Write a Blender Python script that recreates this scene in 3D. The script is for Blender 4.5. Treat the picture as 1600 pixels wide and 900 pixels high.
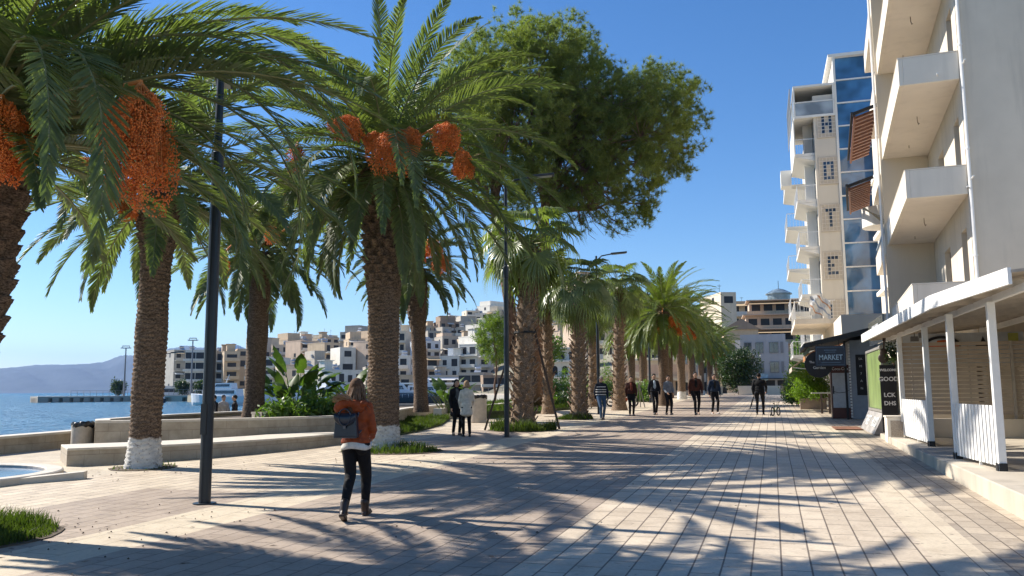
import bpy, bmesh, math, random
import numpy as np
from mathutils import Vector, Matrix, Euler
R = math.radians
for o in list(bpy.data.objects): bpy.data.objects.remove(o)
SC = bpy.context.scene
COL = SC.collection

# ---------------------------------------------------------------- camera
F_PX, PITCH, YAW, ROLL, CAM_H = 1300.0, R(7.0), R(17.3), R(-0.35), 1.55
cam_d = bpy.data.cameras.new('camera'); cam = bpy.data.objects.new('camera', cam_d); COL.objects.link(cam)
cam_d.sensor_width = 36; cam_d.lens = 36*F_PX/1600
cam_d.clip_start = .05; cam_d.clip_end = 40000
CAM_M = Matrix.Rotation(YAW, 3, 'Z') @ Matrix.Rotation(math.pi/2+PITCH, 3, 'X') @ Matrix.Rotation(ROLL, 3, 'Z')
cam.matrix_world = Matrix.Translation((0, 0, CAM_H)) @ CAM_M.to_4x4()
SC.camera = cam

# ---------------------------------------------------------------- sky and sun
SUN_EL, SUN_AZ = R(38), R(-84)          # azimuth clockwise from +Y (street direction)
world = bpy.data.worlds.new('World'); SC.world = world; world.use_nodes = True
wn = world.node_tree; wn.nodes.clear()
w_out = wn.nodes.new('ShaderNodeOutputWorld'); w_bg = wn.nodes.new('ShaderNodeBackground')
sky = wn.nodes.new('ShaderNodeTexSky'); sky.sky_type = 'NISHITA'; sky.sun_disc = False
sky.sun_elevation = SUN_EL; sky.sun_rotation = SUN_AZ
sky.altitude = 0; sky.air_density = 1.0; sky.dust_density = 0.1; sky.ozone_density = 3.5
hs = wn.nodes.new('ShaderNodeHueSaturation'); hs.inputs['Saturation'].default_value = 1.24; hs.inputs['Value'].default_value = .90; hs.inputs['Hue'].default_value = .506
wn.links.new(sky.outputs[0], hs.inputs['Color']); wn.links.new(hs.outputs[0], w_bg.inputs[0]); w_bg.inputs[1].default_value = 0.098
wn.links.new(w_bg.outputs[0], w_out.inputs[0])
sun_d = bpy.data.lights.new('sun', 'SUN'); sun_d.energy = 5.0; sun_d.angle = R(0.55); sun_d.color = (1, .935, .84)
sun = bpy.data.objects.new('sun', sun_d); COL.objects.link(sun)
s_dir = Vector((math.sin(SUN_AZ)*math.cos(SUN_EL), math.cos(SUN_AZ)*math.cos(SUN_EL), math.sin(SUN_EL)))
sun.rotation_euler = s_dir.to_track_quat('Z', 'Y').to_euler(); sun.location = (0, 0, 60)
SC.view_settings.view_transform = 'Standard'; SC.view_settings.look = 'None'
SC.view_settings.exposure = 0.86; SC.view_settings.gamma = 1; SC.view_settings.use_curve_mapping = False
SC.render.engine = 'CYCLES'
SC.cycles.max_bounces = 6; SC.cycles.diffuse_bounces = 4; SC.cycles.glossy_bounces = 3
SC.cycles.transmission_bounces = 4; SC.cycles.transparent_max_bounces = 8; SC.cycles.volume_bounces = 0
SC.cycles.use_denoising = True
SC.cycles.caustics_reflective = False; SC.cycles.caustics_refractive = False

# ---------------------------------------------------------------- measuring helpers (survey of the photograph, in metres)
def gz(y): return 0.014*min(max(y-8, 0), 62)
def ray(px, py): return CAM_M @ Vector(((px-800)/F_PX, -(py-450)/F_PX, -1))
def on_z(px, py, z):
    d = ray(px, py); t = (z-CAM_H)/d.z
    return Vector((0, 0, CAM_H)) + d*t
def G(px, py):
    z = 0.0
    for _ in range(60):
        p = on_z(px, py, z); z = .5*z+.5*gz(p.y)
    return p
def W(px, d, z=0.0):
    """point z high, at horizontal distance d ahead of the viewpoint, in the column px near the horizon"""
    a = math.atan((px-800)/F_PX)-YAW
    f = d/math.cos(math.atan((px-800)/F_PX))
    return Vector((math.sin(a)*f, math.cos(a)*f, z))
def at_d(px, py, d):
    r_ = ray(px, py); t = d/r_.dot(Vector((-math.sin(YAW), math.cos(YAW), 0))); return Vector((0, 0, CAM_H))+r_*t
def hor(px): return 609.6+(800-px)*0.0061
def zat(py, d, px=800): return CAM_H+(hor(px)-py)*d/F_PX*1.015

# ---------------------------------------------------------------- mesh helpers
class MB:
    def __init__(s): s.v = []; s.f = []; s.m = []; s.T = None; s.mi = 0
    def add(s, vs, fs, M=None):
        n = len(s.v)
        for p in vs:
            p = Vector(p)
            if M is not None: p = M @ p
            if s.T is not None: p = s.T @ p
            s.v.append(tuple(p))
        for f in fs: s.f.append(tuple(i+n for i in f)); s.m.append(s.mi)
        return s
    def box(s, c, d, rz=0, M=None):
        x, y, z = d[0]/2, d[1]/2, d[2]/2
        vs = [(-x,-y,-z),(x,-y,-z),(x,y,-z),(-x,y,-z),(-x,-y,z),(x,-y,z),(x,y,z),(-x,y,z)]
        fs = [(0,3,2,1),(4,5,6,7),(0,1,5,4),(1,2,6,5),(2,3,7,6),(3,0,4,7)]
        m = Matrix.Translation(c) @ Matrix.Rotation(rz, 4, 'Z')
        if M is not None: m = M @ m
        return s.add(vs, fs, m)
    def b2(s, a, b):
        return s.box([(a[i]+b[i])/2 for i in range(3)], [abs(b[i]-a[i]) for i in range(3)])
    def bar(s, p0, p1, w, h=None, up=(0,0,1)):
        p0 = Vector(p0); p1 = Vector(p1); h = h or w; d = p1-p0; L = d.length
        if L < 1e-6: return s
        d.normalize(); u = Vector(up)
        if abs(d.dot(u)) > .97: u = Vector((0, 1, 0))
        x = d.cross(u).normalized(); z = x.cross(d)
        m = Matrix(((x.x,d.x,z.x,0),(x.y,d.y,z.y,0),(x.z,d.z,z.z,0),(0,0,0,1)))
        return s.box((0,0,0), (w, L, h), M=Matrix.Translation((p0+p1)/2) @ m)
    def tube(s, pts, rad, n=8, cap=True):
        pts = [Vector(p) for p in pts]
        if not hasattr(rad, '__len__'): rad = [rad]*len(pts)
        vs = []; u = None
        for i, p in enumerate(pts):
            t = (pts[min(i+1, len(pts)-1)]-pts[max(i-1, 0)]).normalized()
            if u is None:
                u = Vector((1,0,0)) if abs(t.x) < .8 else Vector((0,1,0))
            u = (u-t*u.dot(t)).normalized(); w = t.cross(u)
            for k in range(n):
                a = 2*math.pi*k/n
                vs.append(p+(u*math.cos(a)+w*math.sin(a))*rad[i])
        fs = []
        for i in range(len(pts)-1):
            for k in range(n):
                fs.append((i*n+k, i*n+(k+1)%n, (i+1)*n+(k+1)%n, (i+1)*n+k))
        if cap:
            fs.append(tuple(range(n-1, -1, -1))); fs.append(tuple((len(pts)-1)*n+k for k in range(n)))
        return s.add(vs, fs)
    def lathe(s, prof, n=16, c=(0,0,0), arc=None):
        vs = []; fs = []
        for r, z in prof:
            for k in range(n):
                a = 2*math.pi*k/n; vs.append((c[0]+r*math.cos(a), c[1]+r*math.sin(a), c[2]+z))
        for i in range(len(prof)-1):
            for k in range(n): fs.append((i*n+k, i*n+(k+1)%n, (i+1)*n+(k+1)%n, (i+1)*n+k))
        if prof[0][0] > 1e-4: fs.append(tuple(range(n-1, -1, -1)))
        if prof[-1][0] > 1e-4: fs.append(tuple((len(prof)-1)*n+k for k in range(n)))
        return s.add(vs, fs)
    def ell(s, c, r, nu=12, nv=8, M=None):
        vs = []; fs = []
        for j in range(nv+1):
            b = math.pi*j/nv
            for k in range(nu):
                a = 2*math.pi*k/nu
                vs.append((r[0]*math.sin(b)*math.cos(a), r[1]*math.sin(b)*math.sin(a), -r[2]*math.cos(b)))
        for j in range(nv):
            for k in range(nu): fs.append((j*nu+k, j*nu+(k+1)%nu, (j+1)*nu+(k+1)%nu, (j+1)*nu+k))
        m = Matrix.Translation(c)
        if M is not None: m = m @ M
        return s.add(vs, fs, m)
    def cap(s, p0, p1, r0, r1, n=12):
        """tapered capsule"""
        p0 = Vector(p0); p1 = Vector(p1); d = (p1-p0)
        if d.length < 1e-5: return s.ell(p0, (r0,)*3)
        dn = d.normalized(); pts = []; rr = []
        for a in (-85, -60, -30, 0): pts.append(p0+dn*r0*math.sin(R(a))); rr.append(r0*math.cos(R(a)))
        for a in (0, 30, 60, 85): pts.append(p1+dn*r1*math.sin(R(a))); rr.append(r1*math.cos(R(a)))
        return s.tube(pts, rr, n)
    def prism(s, pts, z0, z1):
        """closed xy outline (anticlockwise) from z0 to z1; z may be functions of (x, y)"""
        g = lambda z, p: z(p[0], p[1]) if callable(z) else z
        n = len(pts)
        vs = [(p[0], p[1], g(z0, p)) for p in pts]+[(p[0], p[1], g(z1, p)) for p in pts]
        fs = [tuple(range(n-1, -1, -1)), tuple(range(n, 2*n))]+[(i, (i+1)%n, n+(i+1)%n, n+i) for i in range(n)]
        return s.add(vs, fs)
    def quad(s, a, b, c, d): return s.add([a, b, c, d], [(0,1,2,3)])
    def build(s, name, mats, parent=None, smooth=False, bevel=0, loc=None):
        me = bpy.data.meshes.new(name); me.from_pydata(s.v, [], s.f)
        if not isinstance(mats, (list, tuple)): mats = [mats]
        for m in mats: me.materials.append(m)
        if len(mats) > 1: me.polygons.foreach_set('material_index', s.m)
        if smooth: me.polygons.foreach_set('use_smooth', [True]*len(me.polygons))
        me.update()
        o = bpy.data.objects.new(name, me); COL.objects.link(o)
        if parent is not None: o.parent = parent
        if loc is not None: o.location = loc
        if bevel:
            b = o.modifiers.new('bevel', 'BEVEL'); b.width = bevel; b.segments = 2; b.limit_method = 'ANGLE'
        return o

def np_obj(name, V, Fc, mat, parent=None, smooth=False):
    """V (n,3), Fc (m,k) numpy"""
    me = bpy.data.meshes.new(name)
    V = np.asarray(V, dtype=np.float32); Fc = np.asarray(Fc, dtype=np.int32); m, k = Fc.shape
    me.vertices.add(len(V)); me.vertices.foreach_set('co', V.ravel())
    me.loops.add(m*k); me.loops.foreach_set('vertex_index', Fc.ravel())
    me.polygons.add(m); me.polygons.foreach_set('loop_start', np.arange(0, m*k, k, dtype=np.int32))
    me.polygons.foreach_set('loop_total', np.full(m, k, dtype=np.int32))
    if smooth: me.polygons.foreach_set('use_smooth', np.ones(m, dtype=bool))
    for mm in (mat if isinstance(mat, (list, tuple)) else [mat]): me.materials.append(mm)
    me.update(calc_edges=True)
    o = bpy.data.objects.new(name, me); COL.objects.link(o)
    if parent is not None: o.parent = parent
    return o

def tag(o, label=None, cat=None, group=None, kind=None):
    if label: o['label'] = label
    if cat: o['category'] = cat
    if group: o['group'] = group
    if kind: o['kind'] = kind
    return o
def thing(name, label, cat, loc=(0,0,0), rz=0, group=None, kind=None):
    o = bpy.data.objects.new(name, None); COL.objects.link(o); o.empty_display_size = .2
    o.location = loc; o.rotation_euler = (0, 0, rz)
    return tag(o, label, cat, group, kind)
def struct(o): o['kind'] = 'structure'; return o
def dup(o, loc=None, rz=None, label=None, group=None, scale=None, parent=None):
    c = o.copy(); COL.objects.link(c)
    if parent is not None: c.parent = parent
    if loc is not None: c.location = loc
    if rz is not None: c.rotation_euler = (0, 0, rz)
    if scale is not None: c.scale = (scale,)*3 if not hasattr(scale, '__len__') else scale
    if label: c['label'] = label
    if group: c['group'] = group
    for ch in list(o.children): dup(ch, parent=c)
    return c
_fonts = {}
def text_obj(name, s, size, mat, parent=None, M=None, depth=.004, bold=0, sx=1):
    cu = bpy.data.curves.new(name, 'FONT'); cu.body = s; cu.size = size; cu.extrude = depth
    cu.align_x = 'CENTER'; cu.align_y = 'CENTER'; cu.offset = bold; cu.resolution_u = 3
    t = bpy.data.objects.new(name, cu); COL.objects.link(t)
    bpy.context.view_layer.update()
    me = bpy.data.meshes.new_from_object(t.evaluated_get(bpy.context.evaluated_depsgraph_get()))
    bpy.data.objects.remove(t); bpy.data.curves.remove(cu)
    me.materials.clear(); me.materials.append(mat); me.name = name
    me.transform(Matrix.Diagonal((sx, 1, 1, 1)))
    if M is not None: me.transform(M)
    o = bpy.data.objects.new(name, me); COL.objects.link(o)
    if parent is not None: o.parent = parent
    return o
def face_mat(c, facing):
    """text plane at c, its normal = horizontal direction facing, upright"""
    n = Vector(facing).normalized(); x = Vector((0,0,1)).cross(n).normalized(); y = n.cross(x)
    return Matrix(((x.x,y.x,n.x,c[0]),(x.y,y.y,n.y,c[1]),(x.z,y.z,n.z,c[2]),(0,0,0,1)))

# ---------------------------------------------------------------- materials
def new_mat(name):
    m = bpy.data.materials.new(name); m.use_nodes = True; nt = m.node_tree
    return m, nt, nt.nodes['Principled BSDF']
def N(nt, t, **kw):
    n = nt.nodes.new(t)
    for k, v in kw.items(): setattr(n, k, v)
    return n
def mixrgb(nt, a, b, fac, mode='MIX'):
    n = nt.nodes.new('ShaderNodeMix'); n.data_type = 'RGBA'; n.blend_type = mode
    for sock, v in ((6, a), (7, b), (0, fac)):
        if hasattr(v, 'links'): nt.links.new(v, n.inputs[sock])
        else: n.inputs[sock].default_value = (*v, 1) if hasattr(v, '__len__') and len(v) == 3 else v
    return n.outputs[2]
def math_n(nt, op, a, b=None, c=None, clamp=False):
    n = nt.nodes.new('ShaderNodeMath'); n.operation = op; n.use_clamp = clamp
    for i, v in enumerate((a, b, c)):
        if v is None: continue
        if hasattr(v, 'links'): nt.links.new(v, n.inputs[i])
        else: n.inputs[i].default_value = v
    return n.outputs[0]
def noise(nt, scale, detail=4, vec=None, rough=.55):
    n = nt.nodes.new('ShaderNodeTexNoise'); n.inputs['Scale'].default_value = scale
    n.inputs['Detail'].default_value = detail; n.inputs['Roughness'].default_value = rough
    if vec is not None: nt.links.new(vec, n.inputs['Vector'])
    return n.outputs['Fac']
def ramp(nt, fac, stops):
    n = nt.nodes.new('ShaderNodeValToRGB'); e = n.color_ramp.elements
    while len(e) < len(stops): e.new(.5)
    for el, (p, c) in zip(e, stops): el.position = p; el.color = (*c, 1) if len(c) == 3 else c
    nt.links.new(fac, n.inputs[0]); return n.outputs[0]
def objco(nt, scale=None):
    t = nt.nodes.new('ShaderNodeTexCoord').outputs['Object']
    if scale:
        m = nt.nodes.new('ShaderNodeMapping'); m.inputs['Scale'].default_value = scale
        nt.links.new(t, m.inputs[0]); return m.outputs[0]
    return t
def bump(nt, b, h, strength=.3, dist=.01):
    n = nt.nodes.new('ShaderNodeBump'); n.inputs['Strength'].default_value = strength; n.inputs['Distance'].default_value = dist
    nt.links.new(h, n.inputs['Height']); nt.links.new(n.outputs[0], b.inputs['Normal'])
MATS = {}
def M_(name, col, rough=.6, metal=0, var=.12, nscale=6, bmp=.15, bdist=.01, spec=.5, bscale=None):
    """plain surface with uneven colour and fine relief"""
    if name in MATS: return MATS[name]
    m, nt, b = new_mat(name); co = objco(nt)
    f = noise(nt, nscale, 5, co)
    lo = tuple(max(0, c*(1-var)) for c in col); hi = tuple(min(1, c*(1+var)) for c in col)
    c = ramp(nt, f, [(.3, lo), (.7, hi)])
    nt.links.new(c, b.inputs['Base Color'])
    b.inputs['Roughness'].default_value = rough; b.inputs['Metallic'].default_value = metal
    b.inputs['Specular IOR Level'].default_value = spec
    if bmp: bump(nt, b, noise(nt, bscale or nscale*6, 4, co), bmp, bdist)
    MATS[name] = m; return m
def M_plaster(name, col, stain=.12, rough=.85):
    if name in MATS: return MATS[name]
    m, nt, b = new_mat(name); co = objco(nt)
    big = noise(nt, .5, 6, co, .6)
    st = noise(nt, 1.0, 5, objco(nt, (2.2, 2.2, .18)), .6)
    dk = tuple(c*(1-stain*1.6) for c in col)
    a = mixrgb(nt, col, tuple(c*(1-stain) for c in col), ramp(nt, big, [(.35, (0,0,0)), (.7, (1,1,1))]))
    a = mixrgb(nt, a, dk, ramp(nt, st, [(.50, (0,0,0)), (.74, (.85,.85,.85))]))
    nt.links.new(a, b.inputs['Base Color']); b.inputs['Roughness'].default_value = rough
    b.inputs['Specular IOR Level'].default_value = .25
    bump(nt, b, noise(nt, 45, 4, co), .25, .006); MATS[name] = m; return m
def M_glass(name, col=(.02,.035,.05), rough=.04):
    if name in MATS: return MATS[name]
    m, nt, b = new_mat(name)
    f = noise(nt, .7, 2, objco(nt))
    nt.links.new(ramp(nt, f, [(.35, tuple(c*.6 for c in col)), (.65, tuple(c*1.5 for c in col))]), b.inputs['Base Color'])
    b.inputs['Roughness'].default_value = rough; b.inputs['Specular IOR Level'].default_value = .9
    bump(nt, b, noise(nt, 1.3, 1, objco(nt)), .08, .05)
    MATS[name] = m; return m
def M_leaf(name, col, col2, rough=.42, trans=.35, nscale=.9, spec=.5):
    if name in MATS: return MATS[name]
    m, nt, b = new_mat(name); co = objco(nt)
    f = noise(nt, nscale, 3, co); g = noise(nt, 14, 2, co)
    c = mixrgb(nt, col, col2, ramp(nt, f, [(.35, (0,0,0)), (.68, (1,1,1))]))
    c = mixrgb(nt, c, tuple(min(1, x*1.5) for x in col2), ramp(nt, g, [(.55, (0,0,0)), (.8, (.7,.7,.7))]))
    nt.links.new(c, b.inputs['Base Color']); b.inputs['Roughness'].default_value = rough
    b.inputs['Specular IOR Level'].default_value = spec
    tr = nt.nodes.new('ShaderNodeBsdfTranslucent'); ms = nt.nodes.new('ShaderNodeMixShader')
    c2 = mixrgb(nt, c, (1.5, 1.7, .5), 1.0, 'MULTIPLY'); nt.links.new(c2, tr.inputs[0])
    ms.inputs[0].default_value = trans
    nt.links.new(b.outputs[0], ms.inputs[1]); nt.links.new(tr.outputs[0], ms.inputs[2])
    nt.links.new(ms.outputs[0], nt.nodes['Material Output'].inputs[0])
    MATS[name] = m; return m
def M_blocks(name, c1, c2, mortar, w, h, ms=.008, axis='wall', rough=.8):
    """coursed stone; wall: runs along x+y, rows up z"""
    if name in MATS: return MATS[name]
    m, nt, b = new_mat(name); s = nt.nodes.new('ShaderNodeSeparateXYZ'); nt.links.new(objco(nt), s.inputs[0])
    cmb = nt.nodes.new('ShaderNodeCombineXYZ')
    if axis == 'wall':
        nt.links.new(math_n(nt, 'ADD', s.outputs[0], s.outputs[1]), cmb.inputs[0]); nt.links.new(s.outputs[2], cmb.inputs[1])
    else:
        nt.links.new(s.outputs[0], cmb.inputs[0]); nt.links.new(s.outputs[1], cmb.inputs[1])
    br = nt.nodes.new('ShaderNodeTexBrick'); nt.links.new(cmb.outputs[0], br.inputs['Vector'])
    br.inputs['Scale'].default_value = 1; br.inputs['Brick Width'].default_value = w; br.inputs['Row Height'].default_value = h
    br.inputs['Mortar Size'].default_value = ms; br.inputs['Mortar Smooth'].default_value = .2
    br.inputs['Color1'].default_value = (*c1, 1); br.inputs['Color2'].default_value = (*c2, 1); br.inputs['Mortar'].default_value = (*mortar, 1)
    f = noise(nt, 3, 6, objco(nt), .65)
    c = mixrgb(nt, br.outputs['Color'], ramp(nt, f, [(.3, (.72,.70,.66)), (.7, (1.1,1.1,1.1))]), 1.0, 'MULTIPLY')
    nt.links.new(c, b.inputs['Base Color']); b.inputs['Roughness'].default_value = rough
    hgt = math_n(nt, 'SUBTRACT', math_n(nt, 'MULTIPLY', noise(nt, 30, 5, objco(nt)), .35), br.outputs['Fac'])
    bump(nt, b, hgt, .5, .008); MATS[name] = m; return m

WHITE = M_('white_paint', (.78,.77,.74), .45, var=.05, bmp=.06)
OFFWHITE = M_plaster('cream_render', (.70,.66,.58), .08)
DARK = M_('dark_metal', (.018,.024,.032), .38, .3, bmp=.03)
BLACK = M_('black_matt', (.012,.012,.013), .7)
GLASS = M_glass('window_glass')
# ================================================================ GROUND
def paving_material():
    m, nt, b = new_mat('paving'); co = objco(nt)
    s = nt.nodes.new('ShaderNodeSeparateXYZ'); nt.links.new(co, s.inputs[0]); X, Y = s.outputs[0], s.outputs[1]
    warp = math_n(nt, 'MULTIPLY', math_n(nt, 'SUBTRACT', noise(nt, .35, 2, co), .5), .02)
    Xw = math_n(nt, 'ADD', X, warp)
    def uv(a, bb, ox=0.0):
        c = nt.nodes.new('ShaderNodeCombineXYZ'); nt.links.new(a, c.inputs[0])
        nt.links.new(math_n(nt, 'ADD', bb, ox) if ox else bb, c.inputs[1]); return c.outputs[0]
    def brick(v, w, h, ms, c1, c2, mo=(.18,.145,.115), off=.5):
        br = nt.nodes.new('ShaderNodeTexBrick'); nt.links.new(v, br.inputs['Vector']); br.offset = off
        br.inputs['Scale'].default_value = 1; br.inputs['Brick Width'].default_value = w; br.inputs['Row Height'].default_value = h
        br.inputs['Mortar Size'].default_value = ms; br.inputs['Mortar Smooth'].default_value = .15; br.inputs['Bias'].default_value = 0
        br.inputs['Color1'].default_value = (*c1, 1); br.inputs['Color2'].default_value = (*c2, 1); br.inputs['Mortar'].default_value = (*mo, 1)
        return br.outputs['Color'], br.outputs['Fac']
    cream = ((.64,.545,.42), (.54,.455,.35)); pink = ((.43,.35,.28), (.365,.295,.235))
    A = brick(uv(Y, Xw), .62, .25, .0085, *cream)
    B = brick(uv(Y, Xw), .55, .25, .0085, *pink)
    Cc = brick(uv(Y, X, .20), 1.1, .46, .005, (.64,.55,.415), (.58,.50,.38), (.24,.19,.14))
    D = brick(uv(Y, Xw), .40, .21, .008, (.53,.45,.345), (.37,.315,.25))
    E_ = brick(uv(Xw, Y), .9, .6, .005, (.60,.52,.40), (.52,.45,.345), (.26,.21,.15))
    def inside(v, lo, hi):
        return math_n(nt, 'MULTIPLY', math_n(nt, 'GREATER_THAN', v, lo), math_n(nt, 'LESS_THAN', v, hi))
    def mix2(p, q, mask):
        f = nt.nodes.new('ShaderNodeMix'); nt.links.new(mask, f.inputs[0]); nt.links.new(p[1], f.inputs[2]); nt.links.new(q[1], f.inputs[3])
        return mixrgb(nt, p[0], q[0], mask), f.outputs[0]
    o = A
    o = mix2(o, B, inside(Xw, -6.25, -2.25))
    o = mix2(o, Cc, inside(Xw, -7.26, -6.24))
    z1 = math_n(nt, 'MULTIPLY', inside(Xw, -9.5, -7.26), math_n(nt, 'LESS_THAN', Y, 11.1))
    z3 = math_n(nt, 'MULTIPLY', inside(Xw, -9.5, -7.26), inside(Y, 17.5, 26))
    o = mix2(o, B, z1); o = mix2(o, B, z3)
    o = mix2(o, Cc, inside(X, 1.32, 1.80))
    o = mix2(o, D, math_n(nt, 'GREATER_THAN', X, 1.80))
    o = mix2(o, E_, math_n(nt, 'LESS_THAN', X, -11.72))
    big = noise(nt, .22, 5, co, .6); med = noise(nt, 2.2, 6, co, .62); fine = noise(nt, 26, 5, co, .7)
    c = mixrgb(nt, o[0], ramp(nt, big, [(.3, (.88,.86,.84)), (.7, (1.06,1.06,1.05))]), 1.0, 'MULTIPLY')
    c = mixrgb(nt, c, ramp(nt, med, [(.28, (.74,.71,.68)), (.52, (1,1,1)), (.8, (1.08,1.07,1.05))]), .8, 'MULTIPLY')
    c = mixrgb(nt, c, ramp(nt, fine, [(.3, (.78,.77,.76)), (.65, (1.08,1.08,1.08))]), .7, 'MULTIPLY')
    spots = noise(nt, 7.5, 2, co, .4)
    c = mixrgb(nt, c, (.20,.165,.13), ramp(nt, spots, [(.70, (0,0,0)), (.76, (.55,.55,.55))]))
    stain = noise(nt, .9, 7, objco(nt, (1, .55, 1)), .72)
    c = mixrgb(nt, c, (.30,.245,.185), ramp(nt, stain, [(.58, (0,0,0)), (.74, (.42,.42,.42))]))
    gum = noise(nt, 19, 0, co, 0)
    c = mixrgb(nt, c, (.12,.10,.085), ramp(nt, gum, [(.80, (0,0,0)), (.83, (.7,.7,.7))]))
    nt.links.new(c, b.inputs['Base Color'])
    nt.links.new(math_n(nt, 'ADD', .55, math_n(nt, 'MULTIPLY', med, .3)), b.inputs['Roughness'])
    b.inputs['Specular IOR Level'].default_value = .35
    h = math_n(nt, 'SUBTRACT', math_n(nt, 'MULTIPLY', fine, .25), math_n(nt, 'MULTIPLY', o[1], 1.0))
    bump(nt, b, h, .7, .012)
    return m
PAVING = paving_material()

# one paved sheet following the slope of the street
ys = [-14, 0, 8, 16.0, 22, 27, 30, 40, 50, 60, 70, 85, 100, 130, 175]
def left_edge(y):
    ks = [(-14,-18.1),(22,-18.4),(50,-19),(70,-21),(85,-25),(100,-30),(130,-48),(175,-75)]
    for (a, xa), (c, xc) in zip(ks, ks[1:]):
        if y <= c: return xa+(xc-xa)*(y-a)/(c-a)
    return ks[-1][1]
g = MB()
for y0, y1 in zip(ys, ys[1:]):
    g.quad((left_edge(y0), y0, gz(y0)), (45, y0, gz(y0)), (45, y1, gz(y1)), (left_edge(y1), y1, gz(y1)))
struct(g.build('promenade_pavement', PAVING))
# sea front edge of the promenade: a concrete quay face and the lower quay behind the planters
CONC = M_plaster('quay_concrete', (.42,.38,.32), .15)
g = MB()
for y0, y1 in zip(ys, ys[1:]):
    a, c = left_edge(y0), left_edge(y1)
    g.quad((a, y0, -2.5), (a, y0, gz(y0)), (c, y1, gz(y1)), (c, y1, -2.5))
struct(g.build('quay_edge', CONC))
g = MB(); g.prism([(-18.2,23),(-18.8,52),(-22,72),(-31,72),(-27.5,48),(-26,23)], -3, -.3)
struct(g.build('lower_quay_pavement', M_blocks('lower_quay_stone', (.52,.46,.38), (.46,.41,.34), (.25,.21,.17), .8, .5, axis='floor')))

# water
m, nt, b = new_mat('sea_water'); co = objco(nt)
b.inputs['Roughness'].default_value = .30
b.inputs['Specular IOR Level'].default_value = .12
w1 = noise(nt, 1.1, 4, objco(nt, (1,1.9,1)), .6); w2 = noise(nt, .16, 4, objco(nt, (1,1.5,1)), .6)
bump(nt, b, math_n(nt, 'ADD', w1, math_n(nt, 'MULTIPLY', w2, 3.0)), 1.0, .9)
c = ramp(nt, noise(nt, .02, 4, objco(nt, (1,3,1))), [(.3, (.004,.10,.19)), (.7, (.008,.135,.25))])
nt.links.new(c, b.inputs['Base Color'])
g = MB(); g.quad((-10800,-300,-1.0),(300,-300,-1.0),(300,10800,-1.0),(-10800,10800,-1.0))
struct(g.build('sea_water', m))

# ---------------------------------------------------------------- far mountains across the bay
rng = np.random.default_rng(5)
def fbm1(x, seed, octs=5):
    v = 0
    for k in range(octs):
        r = np.random.default_rng(seed+k*17).uniform(-1, 1, 4096); xx = x*(2**k); i = np.floor(xx).astype(int); f = xx-i; f = f*f*(3-2*f)
        v = v+(r[i % 4096]*(1-f)+r[(i+1) % 4096]*f)/(2**k)
    return v
def mountain_range(name, prof, d0, depth, mat, seed):
    """prof = [(px, skyline py)], measured; built d0 metres away, depth deep"""
    pxs = np.linspace(prof[0][0], prof[-1][0], 260); top = np.interp(pxs, [p[0] for p in prof], [p[1] for p in prof])
    V = []; nd = 26
    for j in range(nd):
        t = j/(nd-1)                        # 0 shore, .55 ridge, 1 behind
        for i, px in enumerate(pxs):
            d = d0+(t-.55)*depth
            zr = (CAM_H+(hor(px)-top[i])*d0/F_PX*1.015)
            k = math.sin(min(t/.55, 1)*math.pi/2)**1.1 if t < .55 else math.cos((t-.55)/.45*math.pi/2)
            ridge = float(fbm1(np.array(i*.11+j*.23), seed))*.10*math.sin(min(t/.55, 1)*math.pi)
            z = -6+(zr+6)*max(0, k+ridge+(float(fbm1(np.array(i*.35), seed+5))*.012 if .4 < t < .7 else 0))
            p = W(px, d, z); V.append(tuple(p))
    n = len(pxs); Fc = [(j*n+i, j*n+i+1, (j+1)*n+i+1, (j+1)*n+i) for j in range(nd-1) for i in range(n-1)]
    o = np_obj(name, V, Fc, mat, smooth=True); return struct(o)
MTN = M_('mountain_scrub', (.06,.075,.085), .95, var=.35, nscale=.004, bmp=.0)
mountain_range('mountains', [(-420,590),(-200,584),(-60,578),(0,577),(60,572),(130,570),(170,566),(190,560),(235,552),(262,548),(290,546),(330,545),(360,552),(420,565),(520,585)], 7600, 2600, MTN, 3)
mountain_range('mountains', [(300,600),(335,560),(352,541),(366,538),(380,545),(410,556),(460,572),(560,600)], 9600, 1800, MTN, 11)

# ---------------------------------------------------------------- town hill
def hill_top(px):
    return float(np.interp(px, [240,300,360,420,500,560,640,700,745,780,850,930,1000,1100,1150,1250,1350,1500], [606,604,590,575,562,556,545,534,524,510,508,506,500,492,492,500,520,560]))
def hill_z(px, d):
    zt = zat(hill_top(px), 430, px); d_s = float(np.interp(px, [240,360,760,820,900,1000], [250,192,188,150,110,100]))
    t = min(max((d-d_s)/(430-d_s), 0), 1.0); t = t*t*(3-2*t)*.35+t*.65
    return .55+(zt-.55)*t if d > d_s-1 else .55
HILL = M_('hill_ground', (.20,.185,.13), .95, var=.5, nscale=.08, bmp=.4, bdist=.3)
V = []; pxs = list(range(296, 1620, 22)); 
for j in range(34):
    for px in pxs:
        ds = float(np.interp(px, [240,360,760,820,900,1000], [238,186,182,150,125,140]))
        d = ds+(760-ds)*(j/33)**1.35
        V.append(tuple(W(px, d, hill_z(px, d) if j else -2.5)))
n = len(pxs)
struct(np_obj('hill_terrain', V, [(j*n+i, j*n+i+1, (j+1)*n+i+1, (j+1)*n+i) for j in range(33) for i in range(n-1)], HILL, smooth=False))

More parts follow.
